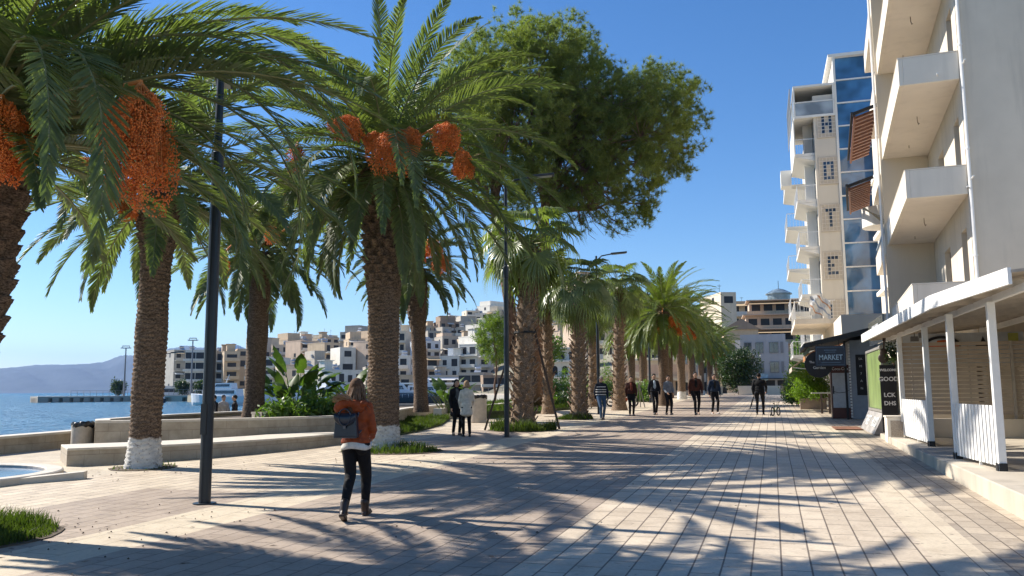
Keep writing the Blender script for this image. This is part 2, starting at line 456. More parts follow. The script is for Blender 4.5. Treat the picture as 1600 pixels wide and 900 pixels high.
# ---------------------------------------------------------------- stone walls, planters and benches on the sea side
STONE = M_blocks('planter_stone', (.47,.405,.315), (.43,.365,.285), (.30,.25,.19), .78, .30, ms=.006)
CAPST = M_('cap_stone', (.60,.54,.45), .7, var=.1, nscale=5)
def arc(pts, n=7):
    """smooth curve through the points (Catmull-Rom)"""
    P = [Vector((*p, 0)) for p in pts]; P = [P[0]*2-P[1]]+P+[P[-1]*2-P[-2]]; out = []
    for i in range(1, len(P)-2):
        for k in range(n):
            t = k/n; a, b_, c, d = P[i-1:i+3]
            q = .5*((2*b_)+(c-a)*t+(2*a-5*b_+4*c-d)*t*t+(3*b_-a-3*c+d)*t**3); out.append((q.x, q.y))
    out.append(pts[-1]); return out
def strip(g, pts, w, z0, z1, side=1):
    """wall of width w along a curve, thickness to one side; z may be functions of y"""
    f = lambda z, p: z(p[1]) if callable(z) else z
    L = []
    for i, p in enumerate(pts):
        a = Vector((*pts[max(i-1, 0)], 0)); b_ = Vector((*pts[min(i+1, len(pts)-1)], 0)); t = (b_-a).normalized()
        nrm = Vector((-t.y, t.x, 0))*w*side; L.append((p, (p[0]+nrm.x, p[1]+nrm.y)))
    n0 = len(L); vs = []
    for a, b_ in L: vs += [(a[0], a[1], f(z0, a)), (b_[0], b_[1], f(z0, b_)), (b_[0], b_[1], f(z1, b_)), (a[0], a[1], f(z1, a))]
    fs = []
    for i in range(n0-1):
        for k in range(4): fs.append((i*4+k, i*4+(k+1)%4, (i+1)*4+(k+1)%4, (i+1)*4+k))
    fs += [(0,3,2,1), tuple((n0-1)*4+k for k in range(4))]
    g.add(vs, fs)
GRASS_BED = M_('soil_bed', (.10,.075,.05), .95, var=.4, nscale=5, bmp=.6, bdist=.03)
# sea wall with a pale coping
t = thing('sea_wall', 'low pale stone sea wall along the water edge at the end of the open paving', 'wall', (0,0,0))
pl = arc([(-18.0,-6),(-18.05,6),(-18.1,14),(-18.2,20),(-18.25,23)])
g = MB(); strip(g, pl, .42, lambda y: gz(y)-.1, lambda y: gz(y)+.36, -1); g.build('wall', STONE, t)
g = MB(); strip(g, pl, .50, lambda y: gz(y)+.362, lambda y: gz(y)+.42, -1); g.build('coping', CAPST, t)
# lower bench step
t = thing('stone_bench', 'long curved low stone bench in front of the taller planter wall', 'bench', (0,0,0))
front = arc([(-13.65,13.6),(-12.5,15.0),(-11.75,16.6),(-11.25,18.4),(-11.0,20.6)])
g = MB(); strip(g, front, 1.55, -.05, .39, 1); g.build('bench_base', STONE, t)
g = MB(); strip(g, [(p[0]+.02, p[1]-.02) for p in front], 1.55, .392, .44, 1); g.build('bench_top', CAPST, t, bevel=.01)
# planter with palms and paddle-leaved plants
t = thing('planter', 'big curved stone planter with a palm and paddle leaf plants growing in it', 'planter', (0,0,0))
PF = arc([(-16.0,16.75),(-14.9,17.5),(-13.85,18.5),(-12.75,19.8),(-11.95,21.3),(-11.75,23.0)])
PB = arc([(-11.75,23.0),(-12.6,26.5),(-13.9,30.5),(-15.2,36),(-16.2,42)])
PL = [(-20.5,42),(-18.9,30),(-18.4,22),(-17.2,18.0)]
g = MB(); strip(g, PF, .30, -.05, .80, 1); strip(g, PB[1:], .35, -.05, .80, 1)
strip(g, [PB[-1]]+PL+[PF[0]], .30, -.6, .80, 1); g.build('planter_wall', STONE, t)
g = MB(); strip(g, PF, .36, .802, .86, 1); strip(g, PB[1:], .42, .802, .86, 1); strip(g, [PB[-1]]+PL+[PF[0]], .36, .802, .86, 1); g.build('coping', CAPST, t)
g = MB(); g.prism([(p[0]-.1, p[1]+.1) for p in PF]+[(p[0]-.1, p[1]) for p in PB[1:]]+PL, .2, .70); g.build('soil', GRASS_BED, t)
# curved seat on top of the planter, behind the woman
t = thing('curved_bench', 'curved stone and timber seat on top of the planter behind the paddle leaf plants', 'bench', (0,0,0))
c1 = arc([tuple(W(412, 24.0).xy), tuple(W(470, 24.9).xy), tuple(W(530, 25.9).xy), tuple(W(600, 26.6).xy)])
g = MB(); strip(g, c1, .55, .6, .91, 1); g.build('seat_base', STONE, t)
g = MB(); strip(g, c1, .60, .912, .97, 1); g.build('seat_top', M_('grey_timber', (.33,.28,.22), .7), t)

# lawns
GRASSM = M_leaf('grass_blades', (.045,.075,.016), (.085,.115,.028), .6, .4, 1.5, .2)
LAWN_SOIL = M_('lawn_ground', (.055,.075,.025), .95, var=.4, nscale=6, bmp=.6, bdist=.03)
def in_poly(pts, x, y):
    c = False; n = len(pts); j = n-1
    for i in range(n):
        if (pts[i][1] > y) != (pts[j][1] > y) and x < (pts[j][0]-pts[i][0])*(y-pts[i][1])/(pts[j][1]-pts[i][1])+pts[i][0]: c = not c
        j = i
    return c
def grass(poly, zf, n, h, w, seed, label, soil=True):
    r = np.random.default_rng(seed); P = np.array(poly); lo, hi = P.min(0), P.max(0); pts = []
    while len(pts) < n:
        x, y = r.uniform(lo, hi)
        if in_poly(poly, x, y): pts.append((x, y, zf(x, y)))
    p = np.array(pts); a = r.uniform(0, 6.28, n); hh = h*r.uniform(.4, 1.25, n)*(0.7+.5*np.sin(p[:,0]*3.1)*np.sin(p[:,1]*2.3)); lean = r.normal(0, .35, (n, 2))*hh[:,None]
    dx = np.stack([np.cos(a), np.sin(a), np.zeros(n)], 1)*w
    top = p+np.concatenate([lean, hh[:,None]], 1); mid = p+np.concatenate([lean*.35, hh[:,None]*.6], 1)
    V = np.concatenate([p-dx, p+dx, mid+dx*.7, mid-dx*.7, top], 0); i = np.arange(n)
    tri = np.concatenate([np.stack([i, i+n, i+2*n], 1), np.stack([i, i+2*n, i+3*n], 1), np.stack([i+3*n, i+2*n, i+4*n], 1)], 0)
    o = np_obj('grass', V, tri, GRASSM); tag(o, label, 'grass', kind='stuff')
    if soil:
        g = MB(); g.prism(poly, lambda x, y: gz(y)-.05, lambda x, y: zf(x, y)+.004); struct(g.build('lawn_ground', LAWN_SOIL))
    return o
lawnB = [(-10.75,22.3),(-10.95,25.0),(-11.6,28.5),(-12.9,32.6),(-14.3,35),(-14.15,31),(-12.75,26.5),(-11.9,23.0)]
grass(lawnB, lambda x, y: gz(y)+.05, 14000, .20, .011, 1, 'bright green grass strip between the white based palm and the planter')
lawnC = [tuple(G(*q).xy) for q in [(832,647),(862,642),(893,640),(925,636),(900,632),(870,633),(836,636)]]
lawnC = arc([tuple(G(836,647).xy), tuple(G(872,641.5).xy), tuple(G(893,640).xy), tuple(G(930,634).xy)], 4)+[tuple(G(930,627).xy), tuple(G(880,627).xy), tuple(G(800,636).xy)]
grass(lawnC, lambda x, y: gz(y)+.12+.04*(x*-1-10)*.1, 14000, .24, .016, 2, 'green lawn with a pale kerb behind the fan palm trunks')
lawnD = [tuple(G(*q).xy) for q in [(745,655),(800,652),(810,640),(800,634),(748,640)]]
grass(lawnD, lambda x, y: gz(y)+.3, 7000, .22, .014, 3, 'small lawn patch between the round stone bin and the lamp post')
t = thing('curved_kerb', 'pale curved kerb wall rising behind the lawn near the fan palms', 'wall')
k = arc([tuple(G(690,655).xy), tuple(G(742,650).xy), tuple(G(790,644).xy), tuple(G(835,636).xy), tuple(G(880,628).xy), tuple(G(925,628).xy)])
g = MB(); strip(g, k, .4, lambda y: gz(y)-.1, lambda y: gz(y)+.45, 1); g.build('kerb_wall', CAPST, t)
# round tree beds
def circ(cx, cy, r, n=22, ex=1, ph=0): return [(cx+r*math.cos(2*math.pi*i/n+ph)*(1+.05*math.sin(3*i)), cy+r*ex*math.sin(2*math.pi*i/n+ph)) for i in range(n)]
def tree_bed(c, r, n, h, seed, label, ex=1.0):
    g = MB(); poly = circ(c[0], c[1], r, ex=ex)
    g.prism(poly, lambda x, y: gz(y)-.05, lambda x, y: gz(y)+.012); struct(g.build('soil_bed', GRASS_BED))
    return grass(circ(c[0], c[1], r*.95, ex=ex), lambda x, y: gz(y)+.01, n*2, h, .006 if c[1] < 12 else .010, seed, label, soil=False)

# fallen dates and dry leaf scraps on the paving
r = np.random.default_rng(66); g = MB()
for cx, cy, sx, sy, n_ in ((-7.6, 7.6, 1.1, 1.0, 90), (-10.9, 13.4, 1.0, .8, 40), (-6.9, 15.9, 1.3, .9, 60), (-6.8, 25.3, 1.5, 1.2, 50), (-3, 11, 4, 3.5, 40)):
    for _ in range(n_):
        x = r.normal(cx, sx); y = r.normal(cy, sy)
        if x > 2.3: continue
        s_ = r.uniform(.008, .02); a = r.uniform(0, 6.28)
        g.T = Matrix.Translation((x, y, gz(y)+.006)) @ Matrix.Rotation(a, 4, 'Z')
        if r.random() < .6: g.add([(s_,0,.004),(0,s_*.7,.004),(-s_,0,.004),(0,-s_*.7,.004),(0,0,.018),(0,0,-.002)], [(0,1,4),(1,2,4),(2,3,4),(3,0,4),(1,0,5),(2,1,5),(3,2,5),(0,3,5)])
        else: g.add([(-s_*3,0,.003),(0,s_*.5,.010),(s_*3,0,.003),(0,-s_*.5,.004)], [(0,1,2,3)])
g.T = None; tag(g.build('litter', M_('dry_scraps', (.07,.045,.028), .8, var=.5, nscale=20)), 'scattered dark fallen dates and dry leaf scraps on the paving', 'leaf litter', kind='stuff')
# ================================================================ PALMS
FROND = M_leaf('palm_leaflets', (.108,.142,.062), (.168,.200,.098), .50, .38, .7, .4)
FROND2 = M_leaf('palm_leaflets_far', (.085,.125,.026), (.16,.195,.048), .4, .35, .5, .5)
RACHIS = M_('palm_rachis', (.20,.20,.085), .5, var=.2, nscale=3)
FRUIT = M_('date_fruit', (.74,.20,.035), .45, var=.30, nscale=9, bmp=.1)
STALK = M_('fruit_stalk', (.62,.20,.04), .5, var=.25, nscale=8)
def trunk_mat(name, c1, c2, white_h=0):
    m, nt, b = new_mat(name); co = objco(nt); s = nt.nodes.new('ShaderNodeSeparateXYZ'); nt.links.new(co, s.inputs[0])
    f = noise(nt, 2.2, 6, objco(nt, (3,3,9)), .65); g = noise(nt, 26, 4, objco(nt, (1,1,2.6)), .6)
    c = mixrgb(nt, c1, c2, ramp(nt, f, [(.3, (0,0,0)), (.72, (1,1,1))]))
    c = mixrgb(nt, c, ramp(nt, g, [(.36, (.30,.27,.25)), (.60, (1.35,1.32,1.25))]), 1.0, 'MULTIPLY')
    if white_h:
        e = math_n(nt, 'ADD', s.outputs[2], math_n(nt, 'MULTIPLY', noise(nt, 5, 4, co), .22))
        k = ramp(nt, math_n(nt, 'SUBTRACT', white_h+.11+.5, e, clamp=True), [(.49, (0,0,0)), (.53, (1,1,1))])
        flake = ramp(nt, noise(nt, 16, 5, co, .7), [(.36, (.25,.25,.25)), (.44, (1,1,1))])
        wht = ramp(nt, noise(nt, 7, 4, co), [(.3, (.50,.48,.44)), (.7, (.72,.70,.65))])
        c = mixrgb(nt, c, wht, mixrgb(nt, k, flake, 1.0, 'MULTIPLY'))
    nt.links.new(c, b.inputs['Base Color']); b.inputs['Roughness'].default_value = .9; b.inputs['Specular IOR Level'].default_value = .2
    bump(nt, b, noise(nt, 60, 4, co), .6, .012); return m
TRUNK = trunk_mat('palm_bark', (.085,.058,.042), (.185,.135,.10))
TRUNK_W = trunk_mat('palm_bark_limed', (.10,.070,.050), (.225,.165,.12), .58)
TRUNK_F = trunk_mat('fan_palm_bark', (.15,.10,.07), (.33,.25,.18))

def palm_trunk(name, h, r0, r1, rtop, lean, mat, parent, seed, flare=.25, row=.088, amp=.045, boots=.28, dz=.022, seg=56):
    """scarred trunk: rows of leaf scars, a flared foot and a fat head of old leaf bases; lean = offset (x, y) of the top"""
    r = np.random.default_rng(seed); nz = int(h/dz)+1
    z = np.linspace(0, h, nz); t = z/h
    rad = r0+(r1-r0)*t+flare*np.exp(-z/.28)*r0
    rad = rad+(rtop-r1)*np.clip((t-(1-boots))/boots, 0, 1)**1.2
    rad = np.where(t > .95, rad*np.sqrt(np.clip(1-((t-.95)/.05)**2*.75, 0, 1)), rad)
    rad = rad*(1+.03*np.sin(z*2.1+seed)+.02*np.sin(z*5.3))
    th = np.linspace(0, 2*np.pi, seg, endpoint=False)
    Z, T = np.meshgrid(z, th, indexing='ij')
    upper = np.clip((Z/h-(1-boots))/.12, 0, 1)
    # low trunk: tight rings of scars; head: big overlapping leaf bases on a spiral
    wob = .35*np.sin(T*3+Z*2)+.25*np.sin(T*7+Z*5)+.3*np.sin(T*13+3*np.sin(Z*4))
    q = Z/row+wob*.55; row_i = np.floor(q); fr = q-row_i
    cell = np.abs(np.sin(T*6+row_i*1.7))
    jag = r.normal(0, 1, Z.shape)
    d1 = amp*.55*(fr**1.5)*(.55+.45*cell)+amp*.10*jag
    row2 = row*2.3; q2 = Z/row2; r2 = np.floor(q2); f2 = q2-r2
    u2 = (T/(2*np.pi)*9+.5*(r2 % 2)+.15*np.sin(r2)) % 1.0
    d2 = amp*2.3*np.maximum(0, 1-np.abs(u2-.5)*2*(1.15))*(.25+.75*f2)+amp*.16*jag
    D = d1*(1-upper)+d2*upper
    Rr = rad[:,None]+D
    lx = lean[0]*(t**1.4); ly = lean[1]*(t**1.4)
    V = np.stack([Rr*np.cos(T)+lx[:,None], Rr*np.sin(T)+ly[:,None], Z+upper*amp*.5*jag*.3], -1).reshape(-1, 3)
    i, k = np.meshgrid(np.arange(nz-1), np.arange(seg), indexing='ij'); a = i*seg+k; b_ = i*seg+(k+1) % seg
    Fc = np.stack([a, b_, b_+seg, a+seg], -1).reshape(-1, 4)
    V = np.concatenate([V, [[lean[0], lean[1], h]]]); top = (nz-1)*seg; kk = np.arange(seg); ce = len(V)-1
    Fc = np.concatenate([Fc, np.stack([top+kk, top+(kk+1) % seg, np.full(seg, ce), np.full(seg, ce)], 1)])
    me_o = np_obj(name, V, Fc[:-seg], mat, parent, smooth=False)
    return me_o

def frond_arrays(az, e0, L, droop, nl, rng, wid=.026, lmax=.52, twist=0, side=0, vee=.5):
    """one feather leaf: returns (rachis points, leaflet V, leaflet F)"""
    n = 26; t = np.linspace(0, 1, n)
    el = e0-droop*(t**1.25); azz = az+side*t**1.5
    dirs = np.stack([np.cos(el)*np.cos(azz), np.cos(el)*np.sin(azz), np.sin(el)], 1)
    P = np.concatenate([[np.zeros(3)], np.cumsum(dirs[:-1]*(L/(n-1)), 0)])
    s = rng.uniform(.10, 1.0, nl*2) if False else np.tile(np.linspace(.10, .995, nl), 2)+rng.normal(0, .003, nl*2)
    s = np.clip(s, .05, .999); sd = np.concatenate([np.ones(nl), -np.ones(nl)])
    x = s*(n-1); i = np.minimum(x.astype(int), n-2); f = (x-i)[:,None]
    B = P[i]*(1-f)+P[i+1]*f; T = dirs[i]
    up0 = np.stack([-np.sin(el[i])*np.cos(azz[i]), -np.sin(el[i])*np.sin(azz[i]), np.cos(el[i])], 1)
    sdv = np.cross(T, up0)*sd[:,None]
    tw = twist
    if tw:
        sdv = sdv*math.cos(tw)+up0*math.sin(tw)*sd[:,None]; up0 = np.cross(sdv*sd[:,None], T)
    ln = lmax*np.sin(np.clip(.16+s*.80, 0, 1)*np.pi)**.62*rng.uniform(.93, 1.05, nl*2); ln *= np.where(s > .88, .8, 1)
    fw = (.50+.70*s)*rng.uniform(.92, 1.08, nl*2); vv = vee*.62*(1-.5*s)+rng.normal(0, .07, nl*2)
    D = sdv*np.cos(fw)[:,None]*np.cos(vv)[:,None]+T*np.sin(fw)[:,None]+up0*np.sin(vv)[:,None]*.8
    D /= np.linalg.norm(D, axis=1)[:,None]
    g = np.array([0, 0, -1.0]); w = wid*rng.uniform(.8, 1.15, nl*2)
    wd = np.cross(D, up0+rng.normal(0, .22, D.shape)); wd /= np.linalg.norm(wd, axis=1)[:,None]; wd *= w[:,None]*.5
    sag = (ln*rng.uniform(.02, .14, nl*2))[:,None]*g
    p1 = B+D*ln[:,None]*.45+sag*.25; p2 = B+D*ln[:,None]*.8+sag*.7; p3 = B+D*ln[:,None]+sag*1.15
    m = nl*2
    V = np.concatenate([B-wd*.6, B+wd*.6, p1-wd, p1+wd, p2-wd*.65, p2+wd*.65, p3], 0); k = np.arange(m)
    F = np.concatenate([np.stack([k, k+m, k+3*m], 1), np.stack([k, k+3*m, k+2*m], 1), np.stack([k+2*m, k+3*m, k+5*m], 1),
                        np.stack([k+2*m, k+5*m, k+4*m], 1), np.stack([k+4*m, k+5*m, k+6*m], 1)], 0)
    return P, V, F

def feather_crown(parent, specs, base, seed, nl=78, wid=.026, lmax=.52, mat=FROND, rr=.028):
    """specs: (azimuth, start elevation, length, droop[, side])"""
    r = np.random.default_rng(seed); Vs = []; Fs = []; n0 = 0; g = MB()
    for sp in specs:
        az, e0, L, dr = sp[:4]; side = sp[4] if len(sp) > 4 else r.normal(0, .12)
        P, V, F = frond_arrays(az, e0, L, dr, nl, r, wid, lmax*(.75+.25*L/3.8), r.normal(0, .25), side)
        rb = .22; off = np.array([math.cos(az)*rb*math.cos(max(e0, 0)), math.sin(az)*rb*math.cos(max(e0, 0)), (e0-.5)*.25])+np.array(base)
        Vs.append(V+off); Fs.append(F+n0); n0 += len(V)
        pts = (P+off)[::2]; k = len(pts); g.tube(pts, [rr*(1.5 if i == 0 else 1)*(1-.86*i/(k-1)) for i in range(k)], 5)
    cr = np_obj('crown', np.concatenate(Vs), np.concatenate(Fs), mat, parent)
    g.build('leaf_stems', RACHIS, parent, smooth=True)
    return cr
def frond_to(base, px, py, d, e0):
    """a leaf that leaves the crown at base with elevation e0 and whose tip hangs at the surveyed point"""
    v = at_d(px, py, d)-Vector(base); az = math.atan2(v.y, v.x); rho = v.xy.length; best = None; t = np.linspace(0, 1, 40)
    for dr in np.linspace(.3, 3.2, 60):
        el = e0-dr*t**1.25; c = np.cos(el).mean(); s = np.sin(el).mean()
        if c < .05: break
        er = abs(math.atan2(s, c)-math.atan2(v.z, rho))
        if best is None or er < best[0]: best = (er, dr, rho/c)
    return (az, e0, min(best[2], 5.6), best[1], 0.0)
def crown_specs(n, L, seed, lo=-.55, hi=1.28, az0=0.0):
    r = np.random.default_rng(seed); out = []
    for i in range(n):
        t = (i+.5)/n; az = az0+i*2.39996+r.normal(0, .12)
        e0 = hi-(hi-lo)*t**1.12+r.normal(0, .08)
        out.append((az, e0, L*(.90+.14*min(1, t*2.2))*r.uniform(.88, 1.06)*(1 if t < .55 else .84 if t < .8 else .68), (1.0+.55*min(1, t*1.6))*r.uniform(.8, 1.2)*(1.0 if t < .65 else .62)))
    return out
def fruit_bunch(parent, base, az, reach, drop, w, h, seed, nstr=70, nb=22, br=.011, rise=.15):
    """arching stalk that ends in a hanging tassel of fruit"""
    r = np.random.default_rng(seed); d = np.array([math.cos(az), math.sin(az), 0]); base = np.array(base, float)
    tip = base+d*reach+np.array([0, 0, -drop]); mid = base+d*reach*.6+np.array([0, 0, rise])
    cu = [tuple((1-t)**2*base+2*t*(1-t)*mid+t*t*tip) for t in np.linspace(0, 1, 9)]
    g = MB(); g.tube(cu, [.030]*5+[.022]*4, 6)
    for k in range(int(nstr*.45)):
        a = r.uniform(0, 6.28); q = r.uniform(.3, 1)**.5
        e = tip+np.array([math.cos(a)*w*.5*q, math.sin(a)*w*.5*q, -h*r.uniform(.55, .95)])
        m_ = tip+np.array([math.cos(a)*w*.45*q, math.sin(a)*w*.45*q, -h*.15])
        g.tube([tuple((1-t)**2*tip+2*t*(1-t)*m_+t*t*e) for t in (0, .3, .65, 1)], .0045, 3, cap=False)
    g.build('fruit_stalk', STALK, parent, smooth=True)
    n = nstr*nb; a = r.uniform(0, 6.28, n); t = r.uniform(.10, 1, n)**.9; q = r.uniform(0, 1, n)**.42
    prof = np.interp(t, [0, .12, .3, .55, .8, 1], [.14, .48, .80, 1, 1.04, .90])
    lump = 1+.22*np.sin(a*3+seed)+.18*np.sin(a*5+t*6)
    c = tip+np.stack([np.cos(a)*w*.5*q*prof*lump, np.sin(a)*w*.5*q*prof*lump, -h*t*(1+.16*np.sin(a*4+seed)+.10*np.sin(a*9))], 1)+r.normal(0, .016, (n, 3))*w
    s = br*r.uniform(.7, 1.25, n)
    octa = np.array([[1,0,0],[-1,0,0],[0,1,0],[0,-1,0],[0,0,1.25],[0,0,-1.25]])
    V = (c[:,None,:]+octa[None]*s[:,None,None]).reshape(-1, 3)
    f = np.array([[0,2,4],[2,1,4],[1,3,4],[3,0,4],[2,0,5],[1,2,5],[3,1,5],[0,3,5]])
    F = (np.arange(n)[:,None,None]*6+f[None]).reshape(-1, 3)
    np_obj('fruit_bunch', V, F, FRUIT, parent)

def date_palm(label, loc, h, r0, r1, rtop, lean, L, nf, seed, bunches, nl=78, wid=.026, lmax=.52, tmat=TRUNK, extra=(), mat=FROND, group=None, targets=(), az0=0, rot=0, rise=.35, lo=-.65, hi=1.28, bn=(70, 22, .011), dz=.022, seg=56, amp=.035, boots=.28):
    t = thing('date_palm', label, 'palm tree', loc, rot, group)
    palm_trunk('trunk', h, r0, r1, rtop, lean, tmat, t, seed, dz=dz, seg=seg, amp=amp, boots=boots)
    base = (lean[0], lean[1], h+rise*.3)
    feather_crown(t, crown_specs(nf, L, seed, lo, hi, az0)+list(extra), base, seed+1, nl, wid, lmax, mat)
    for (px_, py_, d_, w, hh) in targets:
        v = at_d(px_, py_, d_)-Vector(loc)-Vector((lean[0], lean[1], h+.15)); bunches = list(bunches)+[(math.atan2(v.y, v.x), v.xy.length, -v.z, w, hh)]
    for (az, reach, drop, w, hh) in bunches:
        fruit_bunch(t, (lean[0], lean[1], h+.15), az, reach, drop, w, hh, abs(seed*7+int(az*100)+int(reach*10)), *bn)
    return t

# azimuths below are in street axes; the viewer looks along CAMDIR
CAMDIR = math.atan2(math.cos(YAW), -math.sin(YAW))   # heading of the view, from +X
RIGHT = CAMDIR-math.pi/2; LEFT = CAMDIR+math.pi/2; NEAR = CAMDIR+math.pi
def V3(p, z=None): return (p[0], p[1], p[2] if z is None else z)

# --- nearest palm, trunk at the picture's left edge
p0 = Vector((-8.05-.66*math.cos(YAW), 7.15-.66*math.sin(YAW), 0))
bt = at_d(212, 128, 7.9)-p0-Vector((.10, .03, 4.50))
cb = p0+Vector((.16, .04, 4.45))
date_palm('nearest date palm, shaggy dark trunk cut by the left picture edge', p0,
          4.35, .34, .37, .54, (.16, .04), 4.4, 46, 21,
          [(math.atan2(bt.y, bt.x), bt.xy.length, -bt.z, .62, 1.08), (NEAR-.35, .75, .75, .45, .75)], targets=[(4, 150, 8.0, .50, .75), (30, 185, 8.3, .40, .50)], nl=150, wid=.027, lmax=.42,
          extra=[(RIGHT-.05, .62, 5.0, 1.35), (RIGHT+.2, .25, 4.6, 1.25), (RIGHT-.35, .22, 4.4, 1.45), frond_to(cb, 110, 448, 7.3, .6), frond_to(cb, 425, 488, 9.5, .8), frond_to(cb, 372, 505, 9.9, .7), frond_to(cb, 55, 350, 6.9, .6), frond_to(cb, 560, 350, 9.6, .9), frond_to(cb, 300, 455, 9.5, .6), frond_to(cb, 330, 400, 10.2, .5),
                 (RIGHT+.5, .9, 5.0, 1.3), (RIGHT-.3, .9, 5.0, 1.2), (RIGHT-.75, .75, 4.6, 1.6), (RIGHT+.08, .78, 5.0, 1.15), (RIGHT-.15, .45, 5.0, 1.15), (RIGHT-.02, .98, 4.8, 1.3), (NEAR+1.0, .8, 4.4, 1.5)],
          bn=(150, 60, .0105), amp=.05, boots=.62, seg=72, hi=1.2, lo=-.05)
tree_bed((-8.55, 7.02), 1.08, 3600, .19, 31, 'tufts of grass and dry leaves round the foot of the nearest palm')
# --- lime washed palm left of the lamp post
p1 = G(224, 731)
date_palm('date palm with a speckled whitewashed trunk foot in front of the stone bench', p1,
          5.55, .28, .275, .41, (.12, 0), 4.2, 58, 22,
          [(NEAR-.5, .7, .3, .35, .5)], targets=[(133, 246, 15.6, .45, .25), (184, 292, 16.0, .38, .35), (255, 190, 15.8, .4, .5)], nl=125, wid=.031, lmax=.43, tmat=TRUNK_W, bn=(70, 28, .014), amp=.06)
# --- big palm in the middle
p3 = G(598, 703)
date_palm('tallest thick date palm with a whitewashed foot beside the walking woman', p3,
          7.05, .35, .37, .60, (-.05, 0), 5.1, 90, 25,
          [], targets=[(543, 180, 17.9, .70, .48), (606, 203, 17.6, .80, .90), (640, 198, 18.0, .55, .55), (698, 190, 17.9, .62, .62), (722, 232, 17.9, .42, .58), (585, 205, 18.2, .4, .4)],
          nl=140, wid=.033, lmax=.46, tmat=TRUNK_W, bn=(80, 30, .015), amp=.075, dz=.02, seg=72, boots=.48, hi=1.22, lo=-.8)
tree_bed((p3.x+.35, p3.y-.25), 1.25, 900, .22, 33, 'short grass and dead roots round the foot of the big whitewashed palm', .8)
tree_bed((p1.x, p1.y), .62, 60, .08, 36, 'bare earth ring with a few weeds round the whitewashed palm')
# --- palm growing in the planter
p2 = on_z(396, 656, .68)
date_palm('date palm with a plain brown trunk rising out of the curved planter', (p2.x, p2.y, .68),
          5.3, .30, .30, .40, (.1, .05), 3.8, 62, 27,
          [], targets=[(465, 222, 20.6, .50, 1.0), (425, 352, 21.8, .36, .42), (349, 398, 22.0, .34, .52), (478, 335, 22, .3, .25)], nl=95, wid=.038, lmax=.44, bn=(50, 26, .018))
p4 = on_z(658, 643, .72)
date_palm('dark date palm with a leaning bulging head just right of the big palm trunk', (p4.x, p4.y, .70),
          5.9, .27, .30, .52, (-.35, -.05), 3.5, 58, 29,
          [], targets=[(672, 372, 29.5, .8, .6), (690, 395, 29.3, .6, .65), (655, 385, 29.8, .5, .5)], nl=84, wid=.045, lmax=.44, bn=(45, 26, .024), boots=.5, dz=.03, seg=48)

# --- fan palms
FAN = M_leaf('fan_leaf', (.11,.145,.05), (.20,.24,.10), .35, .42, 1.0, .6)
DEADF = M_('dead_fronds', (.30,.17,.075), .85, var=.35, nscale=7)
def fan_arrays(az, e0, pet, rad, r, nseg=30, fold=.35, droop=.45):
    d = np.array([math.cos(e0)*math.cos(az), math.cos(e0)*math.sin(az), math.sin(e0)]); side = np.array([-math.sin(az), math.cos(az), 0.]); up = np.cross(d, side)*-1
    up = np.cross(side, d)*-1 if np.cross(side, d)[2] < 0 else np.cross(side, d)
    tip = d*pet*.75; e1 = e0-.55; d1 = np.array([math.cos(e1)*math.cos(az), math.cos(e1)*math.sin(az), math.sin(e1)]); hub = tip+d1*pet*.25
    e2 = e1-.35; a1 = np.array([math.cos(e2)*math.cos(az), math.cos(e2)*math.sin(az), math.sin(e2)]); u1 = np.cross(side, a1); u1 = u1 if u1[2] > 0 else -u1
    V = []; F = []
    for k in range(nseg):
        ph = -2.1+4.2*(k+.5)/nseg+r.normal(0, .02); L = rad*(1-.12*abs(ph)/2.1)*r.uniform(.88, 1.06); hw = 2.1/nseg*.95
        def dr(p, lift): return a1*math.cos(p)+side*math.sin(p)+u1*lift
        n0 = len(V); a = dr(ph-hw, fold*.25); c = dr(ph, fold*.25+.08); e = dr(ph+hw, fold*.25)
        V += [hub, hub+a*L*.58, hub+c*L*.58, hub+e*L*.58]
        g = np.array([0, 0, -1.0])*droop*L*r.uniform(.5, 1.3)
        q = hub+dr(ph, fold*.2)*L*.86+g*.28; w = side*math.cos(ph)*.012-a1*math.sin(ph)*.012
        V += [q-w*1.6, q+w*1.6, hub+dr(ph, fold*.1)*L*.98+g]
        F += [(n0, n0+1, n0+2), (n0, n0+2, n0+3), (n0+1, n0+4, n0+2), (n0+2, n0+4, n0+5), (n0+2, n0+5, n0+3), (n0+4, n0+6, n0+5)]
    return hub, np.array(V), np.array(F)
def fan_crown(parent, base, n, pet, rad, seed, lo=-1.0, hi=1.3, dead=14):
    r = np.random.default_rng(seed); Vs = []; Fs = []; n0 = 0; g = MB(); Vd = []; Fd = []; nd = 0
    b = np.array(base)
    for i in range(n+dead):
        t = (i+.5)/n; az = i*2.39996+r.normal(0, .15)
        if i < n:
            e0 = hi-(hi-lo)*t+r.normal(0, .1)
            hub, V, F = fan_arrays(az, e0, pet*r.uniform(.8, 1.1), rad*r.uniform(.85, 1.1), r, fold=r.uniform(.1, .6))
            Vs.append(V+b); Fs.append(F+n0); n0 += len(V)
        else:
            hub, V, F = fan_arrays(az, -1.35+r.normal(0, .08), pet*.55, rad*r.uniform(.7, .95), r, nseg=16, fold=.0, droop=.6)
            V = V*np.array([.5, .5, 1.15]); Vd.append(V+b+np.array([0, 0, -.25])); Fd.append(F+nd); nd += len(V)
        g.tube([b*1.0, tuple(b+hub*.55+np.array([0, 0, .03])), tuple(b+hub)], [.03, .018, .012], 4)
    np_obj('crown', np.concatenate(Vs), np.concatenate(Fs), FAN, parent); g.build('leaf_stems', RACHIS, parent, smooth=True)
    if Vd: np_obj('dead_leaves', np.concatenate(Vd), np.concatenate(Fd), DEADF, parent)
